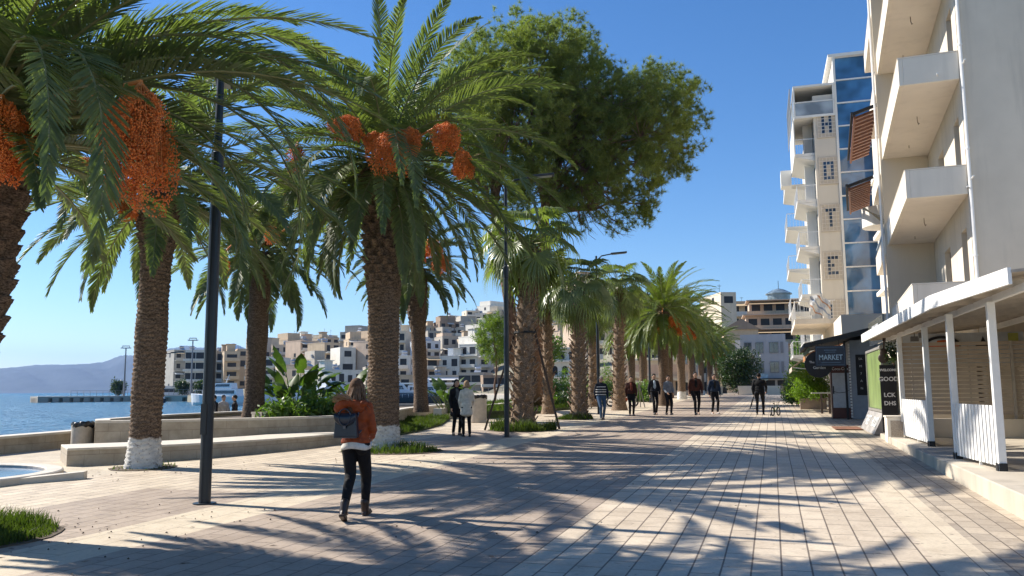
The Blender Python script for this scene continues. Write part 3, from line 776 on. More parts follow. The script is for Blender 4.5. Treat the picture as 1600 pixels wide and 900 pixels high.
def boots(parent, h, z0, z1, r0, r1, n, seed, size=.2, lean=(0,0)):
    r = np.random.default_rng(seed); g = MB()
    for i in range(n):
        z = z0+(z1-z0)*(i+.5)/n; a = i*2.39996+r.normal(0, .1); rad = (r0+(r1-r0)*z/h)*.97; k = (z/h)**1.4
        c = Vector((rad*math.cos(a)+lean[0]*k, rad*math.sin(a)+lean[1]*k, z)); o = Vector((math.cos(a), math.sin(a), 0)); s = size*r.uniform(.7, 1.25)
        w = Vector((-math.sin(a), math.cos(a), 0))*s*.40; tp = c+o*s*r.uniform(.35, .75)+Vector((0, 0, s*r.uniform(.5, 1.0)))
        w2 = w*r.uniform(.25, .5); tl = w*r.uniform(-.7, .7)
        b0 = [c-w-o*.03, c+w-o*.03, tp+w2+tl, tp-w2+tl]; th = (o*.5+Vector((0,0,-1)))*.035*s/.2
        g.add([*b0, *[q+th for q in b0]], [(0,1,2,3),(7,6,5,4),(0,4,5,1),(1,5,6,2),(2,6,7,3),(3,7,4,0)])
    g.build('leaf_bases', TRUNK_F, parent)
def fan_palm(label, loc, h, r0, r1, lean, seed, n=34, pet=1.1, rad=.95, nb=170, group=None, dead=14):
    t = thing('fan_palm', label, 'palm tree', loc, 0, group)
    palm_trunk('trunk', h, r0, r1, r1*1.15, lean, TRUNK_F, t, seed, flare=.5, amp=.03, boots=.1, dz=.04, seg=40)
    boots(t, h, .05, h*.98, r0*1.15, r1*1.1, nb, seed, lean=lean)
    fan_crown(t, (lean[0], lean[1], h), n, pet, rad, seed+3, dead=dead)
    return t
w1 = G(817, 672)
fan_palm('nearest fan palm propped with dark timber stakes, rust brown dead leaves under the crown', w1, 6.1, .36, .24, (.28, 0), 41, 28, 1.15, 1.0, 200)
w2 = G(905, 655)
fan_palm('fan palm with curling leaf stubs all the way up its slim trunk, no stakes', w2, 5.35, .30, .22, (.05, 0), 42, 26, 1.1, .95, 190, dead=4)
w3 = G(968, 641)
fan_palm('third fan palm, behind the man in the dark red jacket', w3, 6.3, .30, .22, (.1, 0), 43, 26, 1.15, 1.0, 150)
wb = W(925, 47, .6)
fan_palm('fan palm set back behind the row, leaves showing above the second fan palm', (wb.x, wb.y, .6), 5.4, .26, .20, (0, 0), 44, 24, 1.1, 1.0, 100, dead=2)
wc = W(855, 37, .5)
fan_palm('young pale leaved fan palm behind the nearest fan palm', (wc.x, wc.y, .5), 6.0, .22, .18, (0, 0), 45, 22, 1.1, 1.0, 100, dead=3)
tree_bed((w1.x, w1.y), 1.15, 1500, .35, 37, 'dark weedy plants round the foot of the staked fan palm')
tree_bed((w2.x-.2, w2.y), .8, 700, .28, 38, 'clump of grass at the foot of the stubby fan palm')
# stakes round the nearest fan palm
t = thing('tree_stakes', 'three dark timber stakes strapped round the nearest fan palm trunk', 'tree support', w1)
for a, q in ((RIGHT+.25, 1.25), (LEFT-.1, 1.25), (CAMDIR+.1, 1.1)):
    g = MB(); g.bar((q*math.cos(a), q*math.sin(a), 0), (.30*math.cos(a)+.12, .30*math.sin(a), 3.3), .06); g.build('stake', M_('dark_timber', (.055,.038,.028), .8), t)
g = MB(); g.lathe([(.36,0),(.39,0),(.39,.06),(.36,.06),(.36,0)], 16, (.12,0,3.15)); g.build('strap', BLACK, t)

# --- far row of date palms along the promenade
far_specs = [(1040, 632, 'nearest'), (1068, 626, 'second'), (1092, 619, 'third'), (1112, 614.5, 'fourth'), (1128, 611.5, 'fifth'), (1139, 609.5, 'last')]
va = date_palm('date palm heading the far row, pale green drooping crown above two strolling men', G(1038, 634), 5.6, .29, .30, .42, (.05, 0), 3.7, 78, 51,
               [(NEAR+.6, .8, .5, .5, .6), (NEAR-.2, .7, 1.0, .5, .6), (NEAR+1.3, .9, .8, .45, .7)], nl=70, wid=.038, lmax=.42, mat=FROND2,
               bn=(34, 22, .034), dz=.04, seg=40, group='date palms in the far row', lo=-.95)
vb = date_palm('second date palm of the far row with orange fruit bunches under its crown', G(1066, 624), 6.0, .29, .30, .42, (-.05, 0), 4.0, 78, 52,
               [(NEAR+.5, .8, .4, .6, .8), (NEAR+1.0, .9, .9, .6, .7), (NEAR-.3, .7, .8, .5, .7)], nl=64, wid=.044, lmax=.45, mat=FROND2,
               bn=(34, 22, .045), dz=.05, seg=36, group='date palms in the far row', lo=-.95, tmat=TRUNK_W)
rowlab = ['date palm of the far row just right of the fruit laden second one', 'date palm of the far row, its crown merging behind the second and third', 'third date palm of the far row, over the two men at its right', 'fourth date palm of the far row, fruit hanging low over the walkway',
          'fifth date palm of the far row near the dark small tree', 'sixth date palm of the far row beyond the strolling men',
          'last date palm of the far row by the grey three storey building']
for i, Y in enumerate((68, 76, 85, 95, 107, 120, 134)):
    dup((va, vb)[i % 2], (-8.0+.12*i, Y, gz(Y)-.05), 1.1*i+.7, rowlab[i], 'date palms in the far row', 1.04+.05*(i % 3))
# palms of the row on the other side, closing the gap left of the row
for i, (px, d, hs, lab) in enumerate([(1003, 60, .95, 'small date palm behind the third lamp post, left of the far row'), (985, 72, 1.0, 'date palm peeking out between the fan palms and the far row')]):
    q = W(px, d, .75); dup(vb, q, 2.0+i, lab, 'date palms behind the lamp posts', hs)

# ================================================================ BROADLEAF / PINE
NEEDLE = M_leaf('pine_needles', (.125,.160,.048), (.235,.262,.090), .6, .46, .45, .3)
BARK = M_('pine_bark', (.16,.095,.065), .9, var=.45, nscale=7, bmp=.8, bdist=.03)
def tufts(name, centers, seed, mat, parent, nb=14, ln=.28, wd=.030, up=.5, spread=1.0):
    r = np.random.default_rng(seed); C = np.repeat(np.asarray(centers), nb, 0); n = len(C)
    d = r.normal(0, 1, (n, 3)); d[:,2] += up; d /= np.linalg.norm(d, axis=1)[:,None]
    s = np.cross(d, r.normal(0, 1, (n, 3))); s /= np.linalg.norm(s, axis=1)[:,None]
    C = C+r.normal(0, ln*.22*spread, (n, 3)); L = ln*r.uniform(.6, 1.2, n)[:,None]
    V = np.concatenate([C-s*wd*.5, C+s*wd*.5, C+d*L], 0); i = np.arange(n)
    return np_obj(name, V, np.stack([i, i+n, i+2*n], 1), mat, parent)
def leaf_quads(name, C, seed, mat, parent, ln=.12, wd=.05, up=.3, per=1):
    r = np.random.default_rng(seed); C = np.repeat(np.asarray(C), per, 0); n = len(C)
    d = r.normal(0, 1, (n, 3)); d[:,2] += up; d /= np.linalg.norm(d, axis=1)[:,None]
    s = np.cross(d, r.normal(0, 1, (n, 3))); s /= np.linalg.norm(s, axis=1)[:,None]
    C = C+r.normal(0, ln*.6, (n, 3)); L = (ln*r.uniform(.6, 1.3, n))[:,None]; w = wd*r.uniform(.7, 1.2, n)[:,None]
    V = np.concatenate([C, C+d*L*.5-s*w*.5, C+d*L*.5+s*w*.5, C+d*L], 0); i = np.arange(n)
    return np_obj(name, V, np.stack([i, i+n, i+3*n, i+2*n], 1), mat, parent)
def sway(a, b, r, k=.12, n=7):
    a = Vector(a); b = Vector(b); L = (b-a).length; p = [a]
    o1 = Vector(r.normal(0, k*L, 3)); 
    for i in range(1, n): t = i/n; p.append(a.lerp(b, t)+o1*math.sin(t*math.pi)+Vector(r.normal(0, .02*L, 3)))
    return p+[b]
t = thing('pine_tree', 'huge spreading pine with a dense olive green crown behind the fan palms', 'tree', G(838, 642))
PR = np.random.default_rng(77)
PD = 36.5; ORG = Vector(t.location); 
def pine_pt(px, py, off):
    d = PD+off; dr = ray(px, py); f = Vector((-math.sin(YAW), math.cos(YAW), 0)); tt = d/dr.dot(f)
    return Vector((0, 0, CAM_H))+dr*tt-ORG
lobes = [(735,110,50),(745,160,62),(705,170,60),(712,235,55),(758,238,55),(772,92,58),(815,125,75),(862,75,52),(893,52,36),(905,105,50),(838,60,34),(925,140,58),(960,165,58),(1000,140,42),(1028,128,34),(1052,160,42),(1078,140,24),
         (1082,190,30),(1072,232,30),(1062,262,22),(1035,210,52),(1040,262,36),(1000,215,62),(985,265,55),(945,225,72),(945,300,48),(900,195,78),(880,265,72),(850,185,85),(842,300,55),(800,205,85),(780,275,60),
         (905,335,38),(990,318,30),(1015,300,28),(960,345,26),(1012,335,16),(800,40,30)]
tube_g = MB()
fork = pine_pt(812, 560, 0)*1.0; base = Vector((0, 0, -.1)); s1 = pine_pt(838, 470, .3); s2 = pine_pt(797, 480, -.3); h1 = pine_pt(850, 330, .5); h2 = pine_pt(772, 330, -.4)
tube_g.tube([base, base.lerp(s1, .3)+Vector((.1,0,0)), s1*.7+base*.3, s1, s1.lerp(h1, .5)+Vector((.2,.1,0)), h1, pine_pt(880, 220, 0)], [.42,.36,.34,.31,.27,.22,.12], 14)
tube_g.tube([Vector((-.55,.1,-.1)), Vector((-.62,.1,1.5)), pine_pt(800,560,0), s2, s2.lerp(h2, .5), h2, pine_pt(700,290,-.5), pine_pt(650,268,-1)], [.32,.29,.27,.25,.22,.19,.14,.07], 14)
tube_g.tube([h2, pine_pt(770,250,0), pine_pt(790,150,0)], [.17,.12,.06], 10)
cents = []; 
for (px, py, rp) in lobes:
    rm = rp*PD/F_PX
    for off in ((PR.uniform(-2.2, -.6), PR.uniform(.8, 2.6)) if rp > 40 else (PR.uniform(-1.3, 1.3),)):
        c = pine_pt(px, py, off); src = h1 if px > 800 else h2
        pts = sway(src if PR.random() < .5 else (pine_pt(880, 220, 0) if px > 800 else pine_pt(790, 150, 0)), c, PR, .07)
        tube_g.tube(pts, [max(.03, .11*(1-i/7)) for i in range(8)], 5)
        nn = int(30*(rm/1.4)**2)+6
        for _ in range(nn):
            d = PR.normal(0, 1, 3); d /= np.linalg.norm(d); q = PR.uniform(.72, 1.0)
            if d[2] < -.45 and PR.random() < .6: continue
            e = c+Vector(d*[1, 1, .82])*rm*q
            cents.append(e)
            if PR.random() < .30: tube_g.tube([c, c.lerp(e, .5)+Vector((0,0,-.05)), e], [.022,.014,.008], 3, cap=False)
tube_g.build('trunk', BARK, t, smooth=True)
# every clump is a small spray of tufts
C = []
for e in cents:
    for _ in range(8): C.append(e+Vector(PR.normal(0, .19, 3)))
tufts('crown', C, 78, NEEDLE, t, nb=30, ln=.25, wd=.020, up=.45, spread=.35)
tw = []
for (px, py) in [(930,330),(960,320),(985,345),(1000,330),(940,355),(910,350),(975,365),(700,300),(745,290)]:
    for k in range(7):
        a = pine_pt(px, py, PR.uniform(-1, 1)); tw.append(a)
g = MB()
for a in tw: g.tube(sway(pine_pt(900, 290, 0) if a.x > -2 else pine_pt(760, 260, 0), a+Vector(PR.normal(0, .4, 3)), PR, .10, 5), [.03,.022,.018,.014,.01,.006], 3, cap=False)
g.build('bare_twigs', BARK, t)

def small_tree(name, label, loc, h, cr, cz, n, seed, mat, trunk_r=.09, leaf=(.22,.03), stems=1, group=None, squash=1.0, bark=BARK, per=12, needle=True):
    t = thing(name, label, 'tree', loc, 0, group); r = np.random.default_rng(seed); g = MB(); C = []
    for s in range(stems):
        a = r.uniform(0, 6.28); top = Vector((math.cos(a)*.25*s, math.sin(a)*.25*s, h*.8)); pts = sway((.05*s, .05*s, -.1), top, r, .03)
        g.tube(pts, [trunk_r*(1-.7*i/7) for i in range(8)], 8)
        for k in range(10):
            i = int(r.uniform(3, 7)); a = r.uniform(0, 6.28); e = Vector((math.cos(a)*cr*.75, math.sin(a)*cr*.75, cz+r.uniform(-.5, .9)*cr*squash))
            g.tube(sway(pts[i], e, r, .08, 4), [trunk_r*.35, trunk_r*.25, trunk_r*.18, trunk_r*.1, trunk_r*.05], 4, cap=False)
    while len(C) < n:
        d = r.normal(0, 1, 3); d /= np.linalg.norm(d); q = r.uniform(.45, 1); p = d*cr*q*np.array([1, 1, squash]); 
        if math.sin(d[0]*5+seed)*math.sin(d[1]*4)*math.sin(d[2]*5+1) > .25: continue
        C.append(Vector(p)*(1+.18*math.sin(3*d[0]+2*d[2]+seed))+Vector((0, 0, cz)))
    g.build('trunk', bark, t, smooth=True)
    if needle: tufts('crown', C, seed, mat, t, nb=per, ln=leaf[0], wd=leaf[1])
    else: leaf_quads('crown', C, seed, mat, t, ln=leaf[0], wd=leaf[1], per=per)
    return t
LIGHTLEAF = M_leaf('light_leaf', (.10,.15,.03), (.17,.23,.06), .5, .4, .8, .3)
DARKLEAF = M_leaf('dark_leaf', (.022,.045,.016), (.045,.08,.022), .45, .25, .8, .5)
MIDLEAF = M_leaf('mid_leaf', (.07,.13,.025), (.14,.22,.045), .45, .35, 1.5, .5)
q = W(772, 52, .8); small_tree('young_pine', 'thin light green young pine with a bare pale stem left of the lamp post', q, 5.2, 1.35, 4.1, 420, 91, LIGHTLEAF, .09, (.30,.05), squash=1.25)
q = G(1150, 607.5); q = W(1152, 96, .85); small_tree('dark_tree', 'small dark evergreen tree at the far end of the palm row', q, 4.6, 2.2, 2.9, 900, 92, DARKLEAF, .14, (.3,.14), squash=1.1, needle=False, per=8)
q = W(855, 70, .9); small_tree('young_tree', 'young green tree behind the lawn, in front of the white arched building', q, 5.4, 1.3, 4.0, 400, 93, MIDLEAF, .06, (.26,.12), needle=False, per=8)

def bush(label, loc, rad, h, n, seed, mat=MIDLEAF, ln=.14, wd=.06, name='bush', cat='bush', group=None, per=6, ex=1.0):
    t = thing(name, label, cat, loc, 0, group); r = np.random.default_rng(seed); C = []; g = MB()
    for _ in range(n):
        d = r.normal(0, 1, 3); d /= np.linalg.norm(d); d[2] = abs(d[2]); q = r.uniform(.35, 1)
        C.append((d[0]*rad*q*(1+.2*math.sin(4*d[1]+seed)), d[1]*rad*ex*q, .08+d[2]*h*q*(1+.25*math.sin(5*d[0]+seed))))
    for _ in range(14):
        c = C[int(r.integers(len(C)))]; g.tube([(0,0,-.05), (c[0]*.4, c[1]*.4, c[2]*.6), c], [.02,.014,.006], 4)
    g.build('stems', BARK, t); leaf_quads('foliage', C, seed, mat, t, ln, wd, .4, per); return t
for i, (px, py, rr, hh, m_, lab) in enumerate([
        (872, 634, 1.3, 1.9, MIDLEAF, 'mid green bush between the two nearest fan palm trunks'),
        (853, 640, .9, .6, MIDLEAF, 'low clipped looking shrub on the lawn beside the fan palm'),
        (885, 639, 1.0, .75, DARKLEAF, 'low dark shrub on the lawn just left of the stubby fan palm'),
        (925, 633, .8, 1.5, MIDLEAF, 'leafy bush just right of the stubby fan palm'),
        (950, 622, 1.3, 2.6, MIDLEAF, 'tall bush behind the man in the striped sweater'),
        (912, 618, 1.5, 2.2, DARKLEAF, 'dark bush showing behind the stubby fan palm trunk'),
        (1005, 628, .8, 1.3, MIDLEAF, 'bush behind the man in the dark red jacket')]):
    bush(lab, G(px, py), rr, hh, 420, 200+i, m_, .22, .07)

# --- paddle-leaved plants (like giant strelitzia)
PADDLE = M_leaf('paddle_leaf', (.050,.095,.025), (.095,.15,.04), .5, .35, 1.4, .3)
PSTEM = M_('paddle_stem', (.13,.16,.05), .5, var=.3, nscale=6)
def paddle_plant(label, loc, h, n, seed, spread=1.0, fan=True, leaf=.95, group=None):
    t = thing('paddle_leaf_plant', label, 'plant', loc, 0, group); r = np.random.default_rng(seed); g = MB(); Vs = []; Fs = []; n0 = 0
    for i in range(n):
        q = (i/(n-1)-.5)*2; az = RIGHT+(math.pi if q < 0 else 0)+r.normal(0, .5) if i % 3 else r.uniform(0, 6.28)
        tilt = abs(q)*.75*spread+r.uniform(.05, .2); L = h*r.uniform(.35, 1.0)*(1-.15*abs(q))
        d = Vector((math.cos(az)*math.sin(tilt), math.sin(az)*math.sin(tilt), math.cos(tilt))); b0 = Vector(r.normal(0, .12, 3)); b0.z = 0
        pts = [b0+d*L*.62*k/4+Vector((math.cos(az), math.sin(az), 0))*.05*k*k/16 for k in range(5)]
        g.tube(pts, [.035,.028,.022,.018,.014], 5)
        # blade: a midrib that bends over, two halves angled up, ripped edges
        LL = leaf*r.uniform(.75, 1.15); W_ = LL*.24; bend = r.uniform(.6, 1.8); P = pts[-1]; side = Vector((-math.sin(az), math.cos(az), 0)); yaw = r.normal(0, .5)
        side = Matrix.Rotation(yaw, 3, 'Z') @ side; fw = Matrix.Rotation(yaw, 3, 'Z') @ Vector((math.cos(az), math.sin(az), 0)); m = 13; rows = []
        for k in range(m+1):
            u = k/m; th = tilt+bend*u; dd = fw*math.sin(th)+Vector((0,0,1))*math.cos(th); 
            if k: P = P+dd*LL/m
            w = W_*math.sin(min(1, .10+u*.95)*math.pi)**.55*(1 if k % 4 != 2 else r.uniform(.55, 1)); nrm = side.cross(dd)
            w = max(w, .01); up = nrm*w*.45
            rows.append((P+side*w+up, P, P-side*w+up))
        V = np.array([tuple(v) for rw in rows for v in rw]); F = []
        for k in range(m): a = k*3; F += [(a, a+1, a+4, a+3), (a+1, a+2, a+5, a+4)]
        Vs.append(V); Fs.append(np.array(F)+n0); n0 += len(V)
    g.build('stems', PSTEM, t, smooth=True); np_obj('leaves', np.concatenate(Vs), np.concatenate(Fs), PADDLE, t, smooth=False); return t
q = on_z(462, 652, .72); paddle_plant('largest paddle leaf plant, a tall clump in the planter between the palm and the woman', V3(q, .68), 2.55, 34, 301, .9)
q = on_z(425, 655, .72); 
q = on_z(548, 650, .72); paddle_plant('paddle leaf plant right behind the woman in the rust jacket', V3(q, .68), 2.0, 20, 302, 1.1, leaf=.8)
q = on_z(700, 644, .72); q = W(700, 36, .6); paddle_plant('slim paddle leaf plant beside the woman in the black coat', V3(q, .6), 2.1, 18, 303, .8, leaf=.8)
for i, (px, pz, sc) in enumerate([(440, 657, .6), (487, 655, .7), (520, 654, .6)]):
    q = on_z(px, pz, .72); bush(['leafy ground plant at the left foot of the tall paddle leaf clump', 'leafy ground plant at the right foot of the tall paddle leaf clump', 'low leafy plant between the two paddle leaf clumps'][i], V3(q, .68), .55, sc, 160, 310+i, MIDLEAF, .2, .08, 'ground_plant', 'plant')
# ================================================================ BUILDINGS ON THE LAND SIDE
RENDER_W = M_plaster('warm_render', (.72,.65,.54), .07)
RENDER_G = M_plaster('grey_render', (.68,.61,.50), .17)
SOFFIT = M_plaster('soffit_paint', (.74,.67,.58), .10)
PARAPET = M_plaster('parapet_paint', (.78,.71,.60), .12)
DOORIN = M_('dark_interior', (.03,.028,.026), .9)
WOODD = M_('door_wood', (.17,.12,.085), .6, var=.2)
def wall_y(mb, x, y0, y1, z0, z1, th, ops):
    """wall in the plane x = const, solid from x to x+th, with openings (ya, yb, za, zb) sharing no columns"""
    ops = sorted(ops); y = y0
    cols = {}
    for o in ops: cols.setdefault((o[0], o[1]), []).append((o[2], o[3]))
    for (a, b_), zz in sorted(cols.items()):
        if a > y: mb.b2((x, y, z0), (x+th, a, z1))
        z = z0
        for (c, d) in sorted(zz): mb.b2((x, a, z), (x+th, b_, c)); z = d
        mb.b2((x, a, z), (x+th, b_, z1)); y = b_
    mb.b2((x, y, z0), (x+th, y1, z1))
t = thing('apartment_building', 'cream apartment block with solid white balconies rising at the right picture edge', 'building', (5.35, 25.2, .1), R(-3.5))
LV = [3.5, 6.75, 10.05, 13.4, 16.75]            # undersides of the balcony slabs
g = MB(); ops = []
for zf in LV[:-1]:
    ops += [(.75, 1.75, zf+.25, zf+2.45), (4.2, 5.6, zf+.25, zf+2.45), (9.6, 11.0, zf+.25, zf+2.45), (13.2, 14.4, zf+1.0, zf+2.45)]
wall_y(g, 0, 0, 17.5, 0, 19.5, .28, ops); g.b2((.28, .0, 0), (14, .28, 19.5)); g.b2((.28, 17.2, 0), (14, 17.5, 19.5)); g.b2((.28, .28, 19.2), (14, 17.2, 19.5))
g.build('wall', RENDER_G, t)
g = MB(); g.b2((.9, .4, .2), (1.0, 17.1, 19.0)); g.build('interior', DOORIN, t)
for zf in LV[:-1]:
    for (a, b_, z0, z1) in [(.75, 1.75, .25, 2.45), (4.2, 5.6, .25, 2.45), (9.6, 11.0, .25, 2.45), (13.2, 14.4, 1.0, 2.45)]:
        g = MB(); x = .16
        for q in ((a, a+.06), (b_-.06, b_), ((a+b_)/2-.03, (a+b_)/2+.03)): g.b2((x, q[0], zf+z0), (x+.06, q[1], zf+z1))
        g.b2((x+.004, a+.06, zf+z1-.06), (x+.056, b_-.06, zf+z1)); g.b2((x+.004, a+.06, zf+z0), (x+.056, b_-.06, zf+z0+.07))
        fr = g.build('balcony_door', WOODD if z0 < .5 else WHITE, t)
        g = MB(); g.b2((x+.025, a+.06, zf+z0+.07), (x+.035, b_-.06, zf+z1-.06)); g.build('pane', GLASS, fr)
for k, zf in enumerate(LV):
    h = .80 if k else .80
    for (y0, y1, out) in ((0.0, 8.3, 1.55), (8.55, 17.3, 1.50)):
        g = MB(); g.b2((-out+.12, y0+.12, zf+.004), (-.003, y1-.004, zf+.16)); b_ = g.build('balcony', SOFFIT, t)
        g = MB(); g.b2((-out, y0, zf), (-out+.12, y1, zf+h)); g.b2((-out+.12, y0, zf), (-.003, y0+.12, zf+h))
        g.build('parapet', PARAPET, b_, bevel=.012)
        g = MB(); g.b2((-out-.008, y0-.008, zf+h+.002), (-out+.13, y1, zf+h+.035)); g.b2((-out+.13, y0-.008, zf+h+.002), (-.003, y0+.13, zf+h+.035)); g.build('coping', PARAPET, b_)
        g = MB(); g.tube([(-out*.52, y0+3.2, zf-.002), (-out*.52, y0+3.2, zf-.16), (-out*.5, y0+3.25, zf-.24), (-out*.48, y0+3.3, zf-.2)], .014, 5)
        g.tube([(-out*.5, y0+6.6, zf-.002), (-out*.5, y0+6.6, zf-.10)], .014, 5); g.build('ceiling_hook', M_('old_wire', (.2,.16,.12), .6), b_)
        g = MB(); g.tube([(-.02-.55*(k % 2 == 0), y0-.18, zf+.18), (-.02-.55*(k % 2 == 0), y0+.02, zf+.18)], .022, 7); g.build('drain_spout', WHITE, b_)
g = MB(); g.b2((-1.62, 8.3, 0), (-.003, 8.55, 19.5)); g.build('fin_wall', M_plaster('fin_render', (.60,.53,.42), .08), t)
for y_, x_ in ((-.05, .06), (8.42, -1.70)):
    g = MB(); g.tube([(x_, y_, .2), (x_, y_, 19.4)], .045, 8)
    for z in (2, 5, 8, 11, 14, 17): g.lathe([(.06, 0), (.06, .05)], 8, (x_, y_, z))
    g.build('drain_pipe', WHITE, t)
for zf in LV[:4]:
    g = MB(); g.tube([(-.7, .16, zf+.95), (.10, -.10, zf+.40), (.10, -.42, zf+.40)][1:], .022, 7); g.build('wall_spout', WHITE, t)
# railing of the second bay at the lowest level, and laundry rods
g = MB()
for i in range(30): g.bar((-1.45, 9.0+i*.27, LV[1]+.84), (-1.45, 9.0+i*.27, LV[1]+1.2), .018)
g.bar((-1.45, 8.7, LV[1]+1.2), (-1.45, 17.2, LV[1]+1.2), .035); g.build('railing', M_('rail_blue', (.25,.33,.42), .5), t)
for k in range(4):
    g = MB(); g.bar((-1.5, 9.5+k*.5, LV[1]+1.0+.2*k), (-2.2, 10.2+k*.6, LV[1]+1.9+.1*k), .03); g.build('laundry_rod', M_('brass_tube', (.35,.25,.13), .5), t)

# ground floor shop volume behind the pergola
t = thing('shop_building', 'low shaded shop front with a dark opening behind the white pergola', 'building', (0, 0, 0))
g = MB(); g.b2((6.6, 11, 2.95), (16, 25.0, 3.9)); g.b2((7.6, 11, .2), (16, 11.4, 2.95)); g.b2((6.2, 24.3, .2), (16, 25.0, 2.95)); g.b2((6.8, 17.6, .2), (7.3, 18.1, 2.95)); g.build('wall', RENDER_W, t)
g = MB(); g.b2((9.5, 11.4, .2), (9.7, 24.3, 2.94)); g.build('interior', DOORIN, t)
# the raised terrace
TERR = M_plaster('terrace_concrete', (.52,.46,.37), .22)
kerb = [(2.66, -12), (2.66, 11.0), (2.66, 23.3)]
g = MB(); g.prism([(2.66,-12),(14,-12),(14,24.4),(2.66,24.4)], lambda x, y: gz(y)-.3, lambda x, y: max(.30, gz(y)+.12))
struct(g.build('terrace_kerb', TERR, bevel=.015))

# ---------------------------------------------------------------- pergola
t = thing('pergola', 'white pergola with slatted grey screen, picket panels and a sloping white roof', 'pergola', (0, 0, .30))
PX = [(3.14, 13.95), (2.97, 16.1), (3.08, 19.3), (3.02, 22.6)]
for i, (x, y) in enumerate(PX):
    g = MB(); g.b2((x-.055, y-.055, .0 if i < 3 else .42), (x+.055, y+.055, 2.52)); p = g.build('post', WHITE, t, bevel=.008)
    if i < 3:
        g = MB(); g.b2((x-.10, y-.10, 0), (x+.10, y+.10, .014)); g.b2((x-.075, y-.055, .014), (x-.068, y+.055, .15)); g.b2((x-.055, y-.075, .014), (x+.055, y-.068, .15))
        for a in (-.03, .03): g.lathe([(.012, 0), (.012, .02)], 6, (x+a, y-.085, .014))
        g.build('post_foot', BLACK, p)
for (a, b_) in ((0, 1), (2, 3)):
    (x0, y0), (x1, y1) = PX[a], PX[b_]; g = MB(); n = 12; y0 += .07; y1 -= .07
    for i in range(n+1):
        u = i/n; x = x0+(x1-x0)*u-.02; y = y0+(y1-y0)*u; dy = (y1-y0)/n*.44
        g.b2((x-.011, max(y-dy, y0), .10), (x+.011, min(y+dy, y1), .98))
    for z in (.22, .80): g.bar((x0+.015, y0, z), (x1+.015, y1, z), .03, .07)
    g.build('picket_panel', WHITE, t)
    g = MB(); g.bar((x0+(x1-x0)*.45, y0+(y1-y0)*.45, 0), (x0+(x1-x0)*.45, y0+(y1-y0)*.45, .2), .035); g.build('panel_leg', WHITE, t)
SLAT = M_('slat_paint', (.47,.385,.30), .6, var=.1, nscale=4)
xs = [2.98, 4.25, 5.5, 6.75, 8.0]
for a, b_ in zip(xs, xs[1:]):
    g = MB(); r = np.random.default_rng(int(a*10))
    for k in range(17):
        z = .60+k*.1045; g.b2((a+.01, 22.70, z), (b_-.05, 22.725, z+.082+r.uniform(-.004, .004)))
    g.build('slat_screen', SLAT, t)
    g = MB(); g.b2((b_-.05, 22.64, .02), (b_+.01, 22.70, 2.36)); g.b2((a+.3, 22.726, .55), (a+.33, 22.75, 2.36)); g.build('screen_post', M_('screen_post_paint', (.45,.40,.34), .6), t)
g = MB(); g.b2((3.0, 22.55, 0), (8, 22.8, .50)); g.build('low_wall', RENDER_W, t)
# roof: front beam, fascia, sheet, rafters
FX = [(3.02, 12.2), (2.55, 15.1), (2.47, 25.4)]
g = MB(); zt = 2.62
roof = [FX[0], (6.55, 12.2), (6.55, 25.4), FX[2], FX[1]]
g.prism(roof, lambda x, y: zt+(x-2.5)*.10+.06, lambda x, y: zt+(x-2.5)*.10+.10); g.build('roof_sheet', M_('roof_sheet_beige', (.40,.345,.28), .6, var=.2), t)
g = MB()
for a, b_ in zip(FX, FX[1:]):
    g.bar((a[0]-.02, a[1], zt+.02+(a[0]-2.5)*.1), (b_[0]-.02, b_[1], zt+.02+(b_[0]-2.5)*.1), .05, .22)
g.build('fascia', WHITE, t)
g = MB(); g.bar((3.22, 12.3, 2.56), (3.02, 25.2, 2.56), .07, .10); g.bar((5.4, 12.3, 2.76), (5.4, 25.2, 2.76), .08, .12); g.build('beam', WHITE, t)
for i in range(12):
    y = 12.8+i*1.12; g = MB(); x0 = 2.62 if y > 15 else 2.9; g.bar((x0, y, zt-.035+(x0-2.5)*.1), (6.5, y+.1, zt-.035+(6.5-2.5)*.1), .05, .10); g.build('rafter', M_('rafter_paint', (.52,.46,.38), .6), t)
for (x, y) in ((3.25, 20.6), (3.3, 22.1)):
    f = MB(); f.box((x, y, 2.42), (.18, .10, .12)); f.bar((x, y, 2.47), (x, y, 2.56), .02); f.build('flood_light', M_('lamp_housing', (.12,.11,.10), .4), t)
# boarded pedestal at the end of the terrace
t = thing('stone_pedestal', 'square cream pedestal with a speckled panel at the corner of the raised terrace', 'pedestal', (2.92, 22.9, .2))
g = MB(); g.b2((-.28, -.24, -.15), (.28, .24, .62)); g.build('body', PARAPET, t, bevel=.01)
g = MB(); g.b2((-.20, -.246, -.02), (.20, -.2405, .55)); g.build('panel', M_('terrazzo', (.36,.30,.24), .6, var=.35, nscale=40), t)
g = MB(); g.b2((-.30, -.26, .622), (.30, .26, .66)); g.build('cap', PARAPET, t)
